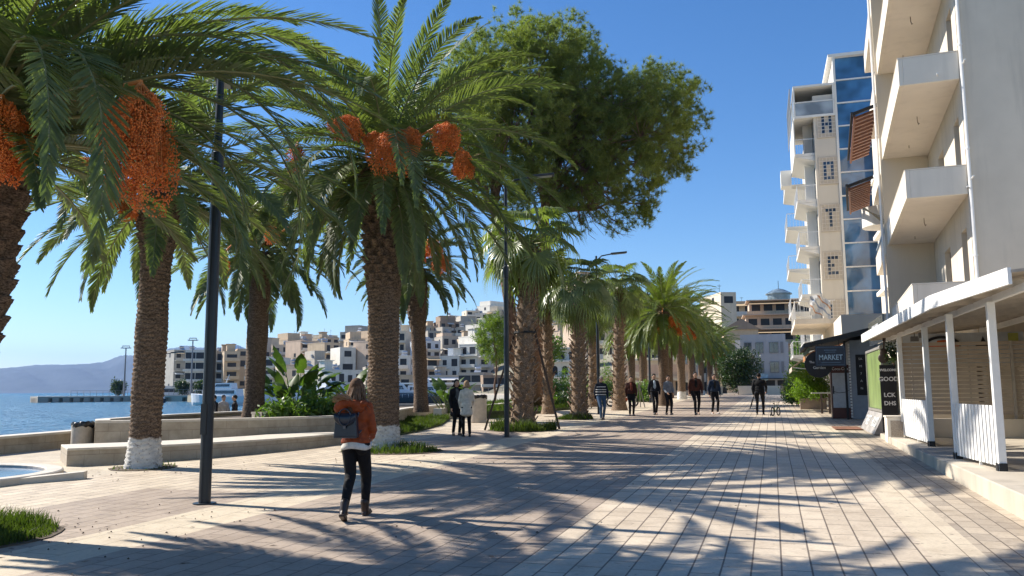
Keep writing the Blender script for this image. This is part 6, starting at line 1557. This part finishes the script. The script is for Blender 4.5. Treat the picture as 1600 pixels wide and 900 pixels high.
def bicycle(label, loc, rz, s=1.0, col=(.20,.30,.05)):
    t = thing('bicycle', label, 'bicycle', loc, rz); t.scale = (s,)*3; FM = M_('bike_paint_'+str(col[0]), col, .4)
    wheel(t, (-.48,0,.31), .31, .045, RUB, CHR); fw = wheel(t, (.50,0,.31), .31, .045, RUB, CHR)
    g = MB(); bb = (-.05,0,.30); st = (-.18,0,.72); hd = (.34,0,.74); hb = (.38,0,.62)
    for a, b_ in ((bb,st),(st,hd),(bb,hb),(hd,hb),((-.48,0,.31),bb),((-.48,0,.31),(-.15,0,.60))): g.tube([a, b_], .018, 7)
    g.build('frame', FM, t)
    g = MB(); g.tube([hb, (.50,0,.31)], .016, 6); g.tube([hd, (.31,0,.92)], .014, 6); g.tube([(.26,-.26,.97),(.31,-.12,.93),(.31,.12,.93),(.26,.26,.97)], .013, 6); g.build('handlebar', BLACK, t)
    g = MB(); g.tube([st, (-.21,0,.83)], .013, 6); g.ell((-.24,0,.85), (.13,.06,.035)); g.build('saddle', BLACK, t)
    g = MB(); g.bar((-.05,-.12,.20), (-.05,.12,.40), .02); g.box((-.05,-.14,.20), (.09,.05,.02)); g.box((-.05,.14,.40), (.09,.05,.02)); g.build('pedals', BLACK, t)
    g = MB(); g.tube([(-.48,.06,.31),(-.58,.12,.10)], .01, 5); g.tube([(-.48,.06,.31),(-.48,.14,.09)], .01, 5)
    g.T = Matrix.Translation((-.5,.14,.09)) @ Matrix.Rotation(math.pi/2, 4, 'X'); g.lathe([(.09,-.015),(.09,.015)], 12); g.build('stabiliser', RUB, t); return t
q = G(1212, 650); bicycle("child's small black bicycle with stabiliser wheels pushed by the man in black", q, math.radians(68), .62, (.05,.09,.02))
q = G(972, 636)
t = thing('moped', 'rust orange delivery moped parked behind the striped man', 'moped', q, math.radians(8))
wheel(t, (-.62,0,.29), .29, .045, RUB, CHR, 10); wheel(t, (.66,0,.29), .29, .045, RUB, CHR, 10)
OR = M_('moped_orange', (.38,.07,.015), .35)
g = MB(); g.tube([(-.35,0,.52),(.0,0,.42),(.35,0,.45),(.50,0,.85)], [.10,.09,.07,.05], 10); g.ell((.1,0,.42), (.22,.12,.15)); g.ell((.52,0,.70), (.09,.15,.20)); g.build('body', OR, t, smooth=True)
g = MB(); g.ell((-.30,0,.74), (.36,.13,.07)); g.build('seat', BLACK, t); g = MB(); g.tube([(.50,0,.85),(.44,0,1.02)], .025); g.tube([(.36,-.33,1.03),(.44,0,1.03),(.36,.33,1.03)], .018); g.tube([(.52,.05,.85),(.66,.05,.29)], .022); g.build('handlebar', DARK, t)
g = MB(); g.ell((.60,0,.88), (.07,.09,.09)); g.build('headlight', CHR, t); g = MB(); g.ell((0,0,.32), (.16,.14,.14)); g.tube([(0,-.12,.25),(-.3,-.16,.24),(-.75,-.18,.30)], [.03,.035,.045]); g.build('engine', M_('engine_grey', (.14,.14,.14), .4, .6), t)
g = MB(); g.box((-.72,0,.86), (.36,.34,.05)); g.build('rack', CHR, t)
t = thing('tilted_stand', 'thin A-shaped stand leaning behind the man in the dark red jacket', 'stand', G(999, 637)); g = MB(); g.bar((-.25,0,0),(0,0,1.35),.045); g.bar((.3,.1,0),(0,0,1.35),.045); g.bar((0,.5,0),(0,0,1.35),.045); g.build('legs', M_('stand_grey', (.22,.2,.18), .6), t)
# ================================================================ PEOPLE
SKIN = M_('skin', (.42,.25,.17), .5, var=.06); 
def remesh(name, g, mat, parent, vox, smooth_it=4, disp=0, seed=0):
    """one continuous surface from overlapping volumes"""
    me = bpy.data.meshes.new(name); me.from_pydata(g.v, [], g.f); me.update()
    bm = bmesh.new(); bm.from_mesh(me); bmesh.ops.recalc_face_normals(bm, faces=bm.faces); bm.to_mesh(me); bm.free()
    o = bpy.data.objects.new(name, me); COL.objects.link(o)
    m = o.modifiers.new('r', 'REMESH'); m.mode = 'VOXEL'; m.voxel_size = vox; m.use_smooth_shade = True
    s = o.modifiers.new('s', 'SMOOTH'); s.iterations = smooth_it; s.factor = .5
    if disp:
        tx = bpy.data.textures.new(name+'_folds', 'CLOUDS'); tx.noise_scale = .07; tx.noise_depth = 2
        d = o.modifiers.new('d', 'DISPLACE'); d.texture = tx; d.strength = disp; d.mid_level = .5
    bpy.context.view_layer.update()
    new = bpy.data.meshes.new_from_object(o.evaluated_get(bpy.context.evaluated_depsgraph_get())); bpy.data.objects.remove(o)
    new.name = name; new.materials.clear(); new.materials.append(mat)
    if len(new.polygons): new.polygons.foreach_set('use_smooth', [True]*len(new.polygons))
    o = bpy.data.objects.new(name, new); COL.objects.link(o); o.parent = parent; return o
CLOTH = {}
def cloth(name, col, rough=.85, var=.18):
    return M_('cloth_'+name, col, rough, var=var, nscale=14, bmp=.4, bdist=.006, bscale=60, spec=.25)
def person(label, loc, face, h=1.75, build=1.0, top=('black', (.015,.015,.017)), inner=None, legs=('black_trousers', (.012,.012,.014)), shoes=(.02,.018,.016), hair=(.02,.015,.012), hairlen=0, step=(.25,-.22), phase=None,
           arms=((.12,.25), (-.12,.2)), coat=0, vox=.018, skirt=0, skin=SKIN, group=None, hand_fwd=None, shirt_hem=None, bald=False, boot=None, folds=0, legw=1.0, hat=None, mask=None, headturn=0):
    """face = heading of the body; step = forward offset of left / right foot; arms = (forward swing, elbow bend) left / right"""
    t = thing('person', label, 'person', loc, face-math.pi/2, group); k = h/1.75; V = lambda x, y, z: Vector((x*build, y, z))*k
    hipz = .93-.02*abs(step[0]-step[1]); J = {}
    for s, sg, st in (('L', -1, step[0]), ('R', 1, step[1])):
        hp = Vector((.095*sg*build, 0, hipz))*k; ft = Vector((.10*sg*build-.04*sg*(abs(st) > .1), st, .085+(.05 if st < -.15 else 0)))*k
        mid = (hp+ft)/2; L1 = .45*k; dd = (ft-hp).length/2; bend = math.sqrt(max(0, L1*L1-dd*dd)); kn = mid+Vector((0, 1, .1)).normalized()*min(bend, .25*k)
        J['hip'+s], J['kn'+s], J['an'+s] = hp, kn, ft
    for s, sg, (sw, el) in (('L', -1, arms[0]), ('R', 1, arms[1])):
        sh = Vector((.160*sg*build, 0, 1.405))*k; a = math.atan(sw*2.2); e = sh+Vector((.065*sg*build, math.sin(a)*.29, -math.cos(a)*.29))*k
        a2 = a+el*1.6; hn = e+Vector((-.02*sg*(1+el*4), math.sin(a2)*.26, -math.cos(a2)*.26))*k; J['sh'+s], J['el'+s], J['wr'+s] = sh, e, hn
        J['hd'+s] = (hn-e).normalized()
    # ---- body (skin), one continuous mesh
    g = MB(); c = lambda a, b_, r0, r1: g.cap(a, b_, r0*k, r1*k)
    g.ell(V(0,0,1.02), Vector((.145*build,.10,.12))*k); g.ell(V(0,.0,1.27), Vector((.165*build,.105,.20))*k)
    c(V(0,0,1.42)*1, V(0,.012,1.54), .062, .055)
    hc = V(0,.025,1.635)*1; hc.x = 0; HT = Matrix.Rotation(headturn, 4, 'Z')
    g.ell(hc, Vector((.080,.100,.114))*k, 18, 14); g.ell(hc+Vector((0,.03,-.055))*k, Vector((.055,.062,.06))*k, 14, 10)
    tr = lambda p: hc+(HT @ Vector(p))*k
    g.ell(tr((0,.100,-.012)), Vector((.014,.022,.022))*k, 8, 6); g.ell(tr((0,.092,.022)), Vector((.010,.012,.03))*k, 8, 6)
    for sg in (-1, 1): g.ell(tr((.078*sg,.0,-.008)), Vector((.013,.022,.033))*k, 8, 6); g.ell(tr((.03*sg,.078,.032)), Vector((.02,.014,.008))*k, 8, 6)
    g.ell(tr((0,.086,-.055)), Vector((.024,.014,.009))*k, 8, 6); g.ell(tr((0,.072,-.088)), Vector((.026,.02,.02))*k, 8, 6)
    for s, sg in (('L', -1), ('R', 1)):
        c(J['hip'+s], J['kn'+s], .078*build, .054); c(J['kn'+s], J['an'+s], .054, .036); c(J['sh'+s]-Vector((.04*sg,0,.0))*k, J['sh'+s], .05, .048); c(J['sh'+s], J['el'+s], .045, .036); c(J['el'+s], J['wr'+s], .036, .025)
        d = J['hd'+s]; w = J['wr'+s]; inn = Vector((-sg, 0, 0)); fw = d.cross(inn).normalized()*(-sg); 
        if fw.y < 0: fw = -fw
        pc = w+d*.055*k; g.ell(pc, Vector((.018,.036,.045))*k, 10, 8, None)
        for f in range(4):
            b0 = pc+d*.035*k+fw*(.028-.0185*f)*k; L = (.036,.042,.039,.031)[f]; m1 = b0+(d+inn*.25).normalized()*L*k; g.cap(b0, m1, .0095*k, .0085*k, 6); g.cap(m1, m1+(d+inn*.9).normalized()*L*.8*k, .0085*k, .007*k, 6)
        b0 = w+d*.03*k+fw*.028*k; m1 = b0+(d*.7+fw+inn*.3).normalized()*.035*k; g.cap(b0, m1, .011*k, .010*k, 6); g.cap(m1, m1+(d+inn*.5+fw*.2).normalized()*.028*k, .010*k, .008*k, 6)
        c(J['an'+s], J['an'+s]+Vector((0,.11,-.045))*k, .036, .028)
    remesh('body', g, skin, t, min(vox, .010) if vox < .015 else vox*.62, 2)
    # ---- eyes and mouth
    e = MB()
    for sg in (-1, 1): e.ell(tr((.030*sg,.086,.012)), Vector((.012,.010,.007))*k, 8, 6)
    e.build('eyes', BLACK, t)
    # ---- trousers
    tm = cloth(*legs); g = MB()
    g.ell(V(0,-.01,.965), Vector((.158*build,.122,.105))*k, 14, 10); g.ell(V(0,0,1.02), Vector((.150*build,.11,.08))*k, 14, 10)
    for s, sg in (('L', -1), ('R', 1)):
        g.ell(J['hip'+s]+Vector((0,-.025,-.02))*k, Vector((.092*build,.105,.11))*k); g.cap(J['hip'+s], J['kn'+s], .094*build*legw*k, .064*legw*k); g.cap(J['kn'+s], J['an'+s]+Vector((0,0,.015))*k, .064*legw*k, .050*k)
        g.ell(J['kn'+s].lerp(J['an'+s], .35)+Vector((0,-.02,0))*k, Vector((.058,.062,.11))*k)
    remesh('trousers', g, tm, t, vox, 3, .006 if folds else 0)
    # ---- upper garment
    um = cloth(*top); g = MB(); hem = (1.0 if not coat else coat)
    b_ = 1.07*build
    g.ell(V(0,.0,1.30), Vector((.185*b_,.125,.17))*k, 16, 12); g.ell(V(0,.0,1.39), Vector((.145*b_,.10,.085))*k, 16, 10); g.ell(V(0,.0,1.12), Vector((.168*b_,.128,.16))*k, 16, 10)
    if coat:
        z = 1.0
        while z > coat: g.ell(V(0,.0,z), Vector((.180*b_+.08*(1-z),.160+.07*(1-z),.10))*k, 16, 8); z -= .07
    else: g.ell(V(0,.0,1.03), Vector((.178*b_,.138,.09))*k, 16, 8)
    if shirt_hem: g.ell(V(0,-.005,.965), Vector((.190*b_,.150,.085))*k, 18, 8)
    g.cap(V(0,.0,1.43), V(0,.005,1.50), .075*k, .066*k)
    for s, sg in (('L', -1), ('R', 1)):
        g.cap(V(.05*sg,0,1.435), J['sh'+s], .062*k, .064*k); g.cap(J['sh'+s], J['el'+s], .066*k*(.5+.5*build), .055*k); g.cap(J['el'+s], J['wr'+s]-J['hd'+s]*.01*k, .055*k, .042*k)
    remesh('jacket' if not coat else 'coat', g, um, t, vox, 3, folds or .004, 1)
    if inner:
        im = cloth(*inner); g = MB(); g.ell(V(0,.045,1.25), Vector((.082,.105,.235))*k, 14, 10); g.ell(V(0,.05,1.42), Vector((.05,.055,.06))*k); remesh('shirt', g, im, t, vox*.7, 2)
    if shirt_hem:
        sm = cloth(*shirt_hem); g = MB(); n = 28; V_ = []
        for j, (z, q) in enumerate(((.95,1.0),(.91,1.10),(.872,1.12),(.868,1.05))):
            for i in range(n): a = 2*math.pi*i/n; rr = 1+.03*math.sin(a*5)+.02*math.sin(a*9); V_.append(Vector((.182*build*q*rr*math.cos(a), .148*q*rr*math.sin(a)-.008, z+.012*math.sin(a*3)))*k)
        g.add(V_, [(j*n+i, j*n+(i+1) % n, (j+1)*n+(i+1) % n, (j+1)*n+i) for j in range(3) for i in range(n)]); g.build('shirt_hem', sm, t, smooth=True)
    # ---- shoes
    sm = M_('shoe_'+'%.3f' % shoes[0], shoes, .45)
    for s, sg in (('L', -1), ('R', 1)):
        a = J['an'+s]; st = step[0] if s == 'L' else step[1]; pit = 0 if abs(st) < .1 else (-.45 if st < 0 else .18)
        mm = Matrix.Translation(a) @ Matrix.Rotation(pit, 4, 'X') @ Matrix.Rotation(-.12*sg, 4, 'Z'); g = MB()
        lift = 0
        g.T = mm; g.ell(Vector((0,-.02,-.045))*k, Vector((.040,.055,.038))*k); g.ell(Vector((0,.075,-.052))*k, Vector((.042,.085,.030))*k); g.ell(Vector((0,.03,-.03))*k, Vector((.036,.07,.042))*k)
        if boot: g.cap(Vector((0,-.005,-.03))*k, Vector((0,-.008,boot))*k, .050*k, .056*k)
        g.T = mm; g.box(Vector((0,.03,-.076))*k, Vector((.078,.235,.018))*k)
        if boot: g.box(Vector((0,-.045,-.080))*k, Vector((.07,.07,.03))*k)
        remesh('boot' if boot else 'shoe', g, sm, t, min(vox, .012), 1)
    # ---- hair
    hm = M_('hair_'+'%.3f' % hair[0], hair, .8, spec=.2, var=.35, nscale=30, bmp=.6, bdist=.006, bscale=90)
    if not bald:
        g = MB(); g.ell(hc+(HT @ Vector((0,-.018,.028)))*k, Vector((.090,.104,.104))*k, 16, 12)
        if hairlen:
            r = np.random.default_rng(int(h*1000)); 
            for i in range(46):
                a = r.uniform(-.25, math.pi+.25)+math.pi; sx = math.cos(a)*.07; sy = math.sin(a)*.075-.012; L = hairlen*r.uniform(.6, 1.1); wx = r.normal(-.02, .03)
                p = [hc+(HT @ Vector((sx,sy,.05)))*k, hc+(HT @ Vector((sx*1.2,sy*1.15,-.06)))*k, hc+(HT @ Vector((sx*1.25+wx,sy*1.2-.02,-.06-L*.5)))*k, hc+(HT @ Vector((sx*1.1+wx*2.4,sy*1.15-.01,-.06-L)))*k]
                g.tube(p, [.020*k,.020*k,.016*k,.004*k], 6)
            remesh('hair', g, hm, t, .0085, 1)
        else: remesh('hair', g, hm, t, .012, 1)
    if mask:
        g = MB(); g.ell(tr((0,.052,-.052)), Vector((.060,.058,.045))*k, 12, 8); g.build('face_mask', cloth(*mask), t, smooth=True)
    return t, J, k, hc
STREET = math.pi/2; TOCAM = -math.pi/2
# --- the woman in the foreground, walking away
q = G(554, 811)
FWD = CAMDIR-.12
wt, WJ, wk, whc = person('woman in a rust orange padded jacket with a navy backpack, walking away from the viewer', q, FWD, 1.68, .95, ('rust_puffer', (.27,.052,.012), .6, .25), None, ('black_jeans', (.008,.008,.010)),
    (.030,.014,.009), (.105,.055,.030), .22, (-.27,.27), arms=((.05,.55), (.02,.70)), vox=.009, shirt_hem=('white_shirt', (.62,.58,.52)), boot=.10, folds=.022, headturn=-.15, legw=1.13)
# wind blown hood with a padded fur edge
r = np.random.default_rng(8); g = MB(); C0 = Vector((-.07,-.12,1.50))*wk*(1.68/1.68)
for i in range(7): a = math.pi*(i/6); g.ell(Vector((-.06-.12*math.cos(a)*1.0, -.105-.02*math.sin(a), 1.38+.07*math.sin(a)))*wk, Vector((.085,.060,.058))*wk)
for i in range(5): g.ell(Vector((-.16+.07*i,-.12,1.44))*wk, Vector((.06,.05,.05))*wk)
remesh('hood', g, cloth('rust_puffer', (.27,.052,.012)), wt, .009, 2, .02)
g = MB()
for i in range(60):
    u = r.uniform(0,1); p = Vector((-.22+.24*u, -.13+r.normal(0,.02), 1.46+.05*math.sin(u*math.pi)+r.normal(0,.012)))*wk; g.tube([p, p+Vector((-.05+r.normal(0,.015),-.01,.03+r.normal(0,.015)))*wk, p+Vector((-.09+r.normal(0,.02),-.02,.02))*wk], [.008,.006,.002], 4, cap=False)
g.build('hood_fur', M_('fur_tan', (.36,.20,.10), .8, var=.3), wt)
g = MB(); hm = M_('hair_0.105', (.105,.055,.030))
for i in range(80):
    a = r.uniform(math.pi*.95, math.pi*2.05); p0_ = whc+Vector((math.cos(a)*.085, math.sin(a)*.095-.01, .05*r.uniform(-1,1.2)))*wk; dx = r.normal(-.02,.035); L = r.uniform(.16,.30)
    g.tube([p0_, p0_+Vector((math.cos(a)*.03, math.sin(a)*.025, -L*.45))*wk, p0_+Vector((math.cos(a)*.03+dx, math.sin(a)*.03-.02, -L))*wk, p0_+Vector((math.cos(a)*.02+dx*2.6, math.sin(a)*.02-.03, -L*1.25))*wk], [.007,.006,.005,.0015], 4, cap=False)
g.build('loose_hair', M_('hair_brown', (.17,.095,.05), .7, var=.4, nscale=30), wt)
# navy backpack
WM = Matrix.Translation(q) @ Matrix.Rotation(FWD-math.pi/2, 4, 'Z')
t = thing('backpack', 'small navy leather backpack on the back of the woman in the rust jacket', 'backpack', WM @ (Vector((-.060,-.200,1.165))*wk), FWD-math.pi/2)
NV = M_('navy_leather', (.012,.018,.032), .28, var=.2, bmp=.2)
g = MB(); w, d, h = .155*wk, .062*wk, .150*wk
g.add([(-w,-d,-h),(w,-d,-h),(w,d,-h),(-w,d,-h),(-w*.84,-d*.8,h),(w*.84,-d*.8,h),(w*.84,d*.8,h),(-w*.84,d*.8,h)], [(0,3,2,1),(4,5,6,7),(0,1,5,4),(1,2,6,5),(2,3,7,6),(3,0,4,7)]); o = g.build('body', NV, t, bevel=.022)
g = MB(); n = 14; V_ = []
for j in range(7):
    v = j/6
    for i in range(n+1):
        u = i/n*2-1; dep_ = 1-.55*abs(u)**2.6; zz = h*1.04-v*h*1.02*dep_; V_.append((u*w*.9, -d*.86-.016-.012*math.sin(v*math.pi) if v > .12 else -d*.5+v*-d*3, zz))
g.add(V_, [(j*(n+1)+i, j*(n+1)+i+1, (j+1)*(n+1)+i+1, (j+1)*(n+1)+i) for j in range(6) for i in range(n)]); fl = g.build('flap', NV, t, smooth=True); sd = fl.modifiers.new('s', 'SOLIDIFY'); sd.thickness = .006
g = MB(); g.tube([(w*.50*math.cos(a), -d*1.0-.02, h*.98+w*.62*math.sin(a)*1.0-.03) for a in np.linspace(0, math.pi, 11)], .009, 8); g.tube([(w*.50*math.cos(a), -d*1.0-.026, h*.92-w*.85*math.sin(a)) for a in np.linspace(0, math.pi, 11)], .009, 8); g.build('handle', NV, t, smooth=True)
g = MB()
for sx in (-.8, .8): g.tube([(w*sx, d*.6, h*.7), (w*sx*1.1, d*1.6, h*1.5), (w*sx*1.1, d*3.4, h*1.9)], .013, 6); g.tube([(w*sx, d*.6, -h*.8), (w*sx*1.25, d*1.7, -h*.4), (w*sx*1.35, d*3.2, .0)], .012, 6)
g.build('strap', NV, t)
g = MB(); g.b2((-w*.93,-d*1.04,-h*.99), (w*.93,-d*.96,-h*.93)); g.b2((-.016,-d*.9-.035,-.03), (.016,-d*.9-.028,.01)); g.build('trim', M_('dark_steel', (.10,.10,.11), .3, .7), t)
hp = WM @ (WJ['wrR']+WJ['hdR']*.08); t = thing('paper_pack', 'small light blue pack held in the right hand of the woman in rust', 'pack', hp, FWD); g = MB(); g.box((0.0,.03,-.03), (.12,.03,.14)); g.build('pack', M_('blue_paper', (.30,.42,.58), .6), t, bevel=.006)

# --- the two women by the palm
q = G(713, 680); person('woman in a long black coat with dark glasses standing left of the white coat', q, NEAR+.35, 1.66, .95, ('black_coat', (.010,.010,.012)), ('grey_scarf', (.08,.09,.10)), ('black_trousers', (.008,.008,.010)), (.01,.01,.01), (.012,.010,.010), .08, (.03,-.02), arms=((.02,.1), (.02,.1)), coat=.62, vox=.015)
q = G(729, 682); person('woman in a cream hooded coat and black trousers, seen from behind, beside the black coat', q, CAMDIR+.15, 1.62, .98, ('cream_coat', (.66,.60,.50)), None, ('black_trousers', (.008,.008,.010)), (.01,.01,.01), (.30,.20,.12), .05, (.02,-.02), arms=((.05,.25), (.10,.35)), coat=.66, vox=.015)
# --- men walking towards the viewer
P = [
 (940, 656, 1.72, 1.12, ('navy_knit', (.012,.016,.026)), None, ('blue_jeans', (.045,.085,.15)), (.05,.05,.05), (.25,.23,.21), 'man in a navy sweater with white stripes and blue jeans', .1),
 (987, 650, 1.72, .98, ('dark_red_jacket', (.045,.014,.010)), ('red_print_shirt', (.16,.04,.025)), ('black_trousers', (.008,.008,.010)), (.02,.02,.02), (.012,.010,.009), 'young man in a dark red jacket and black trousers beside the moped', -.1),
 (1023, 648, 1.82, 1.0, ('black_jacket', (.014,.014,.018)), ('pale_blue_shirt', (.42,.50,.56)), ('black_trousers', (.008,.008,.010)), (.02,.02,.02), (.012,.010,.009), 'man in an open black jacket over a pale blue shirt', .0),
 (1045, 648, 1.74, .95, ('grey_shirt', (.17,.19,.22)), None, ('black_trousers', (.008,.008,.010)), (.02,.02,.02), (.02,.015,.012), 'man in a grey blue shirt and black trousers, hands joined in front', .1),
 (1088, 648, 1.88, 1.12, ('brown_red_jacket', (.065,.022,.014)), ('black_shirt', (.010,.010,.010)), ('black_trousers', (.008,.008,.010)), (.02,.02,.02), (.012,.010,.009), 'tall broad man in an open reddish brown jacket over black', -.05),
 (1117, 647, 1.78, 1.05, ('denim_jacket', (.020,.032,.055)), ('black_shirt', (.010,.010,.010)), ('black_trousers', (.008,.008,.010)), (.30,.29,.28), (.03,.022,.018), 'man in a dark denim jacket, rightmost of the strolling men', .05)]
for i, (px, py, h, bd, tp, inn, lg, sh, hr, lab, hd) in enumerate(P):
    a = ((.10,.12), (-.10,.15)) if i != 3 else ((.05,.55), (.05,.55))
    o, J, k, hc = person(lab, G(px, py), NEAR+hd+.1, h, bd, tp, inn, lg, sh, hr, 0, ((.16,-.12) if i % 2 else (-.10,.16)), arms=a, vox=.017)
    if i == 0:
        g = MB()
        for z in (1.02, 1.13, 1.22, 1.33):
            n = 24; V_ = []
            for zz in (z-.016, z+.016):
                e = math.sqrt(max(.05, 1-((zz-1.20)/.33)**2)) if zz > 1.2 else 1
                for m_ in range(n): aa = 2*math.pi*m_/n; V_.append(Vector((.212*bd*max(e,.86)*math.cos(aa), .150*max(e,.9)*math.sin(aa), zz))*k)
            g.add(V_, [(m_, (m_+1) % n, n+(m_+1) % n, n+m_) for m_ in range(n)])
        g.build('sweater_stripes', cloth('white_stripe', (.55,.54,.52)), o)
        g = MB()
        for sg in (-1, 1): g.ell(hc+Vector((.03*sg,.094,.012))*k, Vector((.022,.008,.016))*k, 10, 6)
        g.build('sunglasses', BLACK, o)
# man in black with the bicycle, walking away
o, J, k, hc = person('broad man all in black walking away beside the small bicycle', G(1188, 648), STREET-.1, 1.80, 1.22, ('black_hoodie', (.008,.008,.009)), None, ('black_trousers', (.007,.007,.008)), (.015,.015,.015), (.010,.009,.008), 0, (-.05,.08), arms=((-.05,.12), (.25,.25)), vox=.018)
bm_ = Matrix.Translation(G(1188, 648)) @ Matrix.Rotation(STREET-.1-math.pi/2, 4, 'Z')
t = thing('umbrella', 'folded black umbrella hanging from the left hand of the man in black', 'umbrella', bm_ @ (J['wrL']+J['hdL']*.08)); g = MB(); g.tube([(0,0,.05),(0,-.02,0),(-.05,-.02,-.15),(-.14,-.02,-.42),(-.20,-.02,-.62)], [.012,.014,.035,.030,.006], 8); g.build('folded_canopy', BLACK, t); g = MB(); g.tube([(0,0,.05),(.03,0,.10),(.07,0,.08)], .010, 6); g.build('handle', DARK, t)
# far pair: adult with grey backpack and child
person('distant adult in a grey jacket with a pack, beside the green shrub', G(1234, 622), STREET+.05, 1.74, 1.05, ('grey_jacket', (.16,.17,.19)), None, ('dark_jeans', (.012,.014,.022)), (.02,.02,.02), (.05,.04,.03), 0, (.15,-.12), vox=.022)
person('small child in a pale coat beside the distant adult', G(1223, 622.5), STREET-.1, 1.10, 1.15, ('pale_coat', (.42,.34,.28)), None, ('brown_tights', (.10,.06,.045)), (.03,.02,.02), (.10,.05,.03), .05, (.06,-.05), coat=.75, vox=.022)
# three people beyond the planter wall
for i, (px, tp, hr, f, lab) in enumerate([(346, ('black_parka', (.012,.012,.014)), (.012,.010,.009), NEAR-.6, 'person in black half hidden by the near lamp post, beyond the planter wall'),
        (350, ('cream_jumper', (.45,.42,.38)), (.03,.022,.016), NEAR+.8, 'person with pale front and black sleeves beyond the planter wall'),
        (368, ('dark_jacket', (.016,.013,.013)), (.02,.014,.012), NEAR-1.2, 'person in dark jacket just left of the planter palm trunk')]):
    d = (33.5, 34, 34)[i]; q = W((338, 352, 370)[i], d, -.3); person(lab, q, f, 1.72, 1.0, tp, None, ('black_trousers', (.008,.008,.010)), (.02,.02,.02), hr, 0, (.08,-.08), vox=.02, arms=((.1,.3), (-.05,.2)))
# ================================================================ AIR
m = bpy.data.materials.new('haze'); m.use_nodes = True; nt = m.node_tree; nt.nodes.clear()
o_ = nt.nodes.new('ShaderNodeOutputMaterial'); v_ = nt.nodes.new('ShaderNodeVolumePrincipled')
v_.inputs['Color'].default_value = (.27,.52,1,1); v_.inputs['Density'].default_value = 5.4e-5; v_.inputs['Anisotropy'].default_value = .1
nt.links.new(v_.outputs[0], o_.inputs['Volume'])
g = MB(); g.b2((-12500,-400,-9), (1500,12500,700)); tag(g.build('haze', m), kind='stuff')
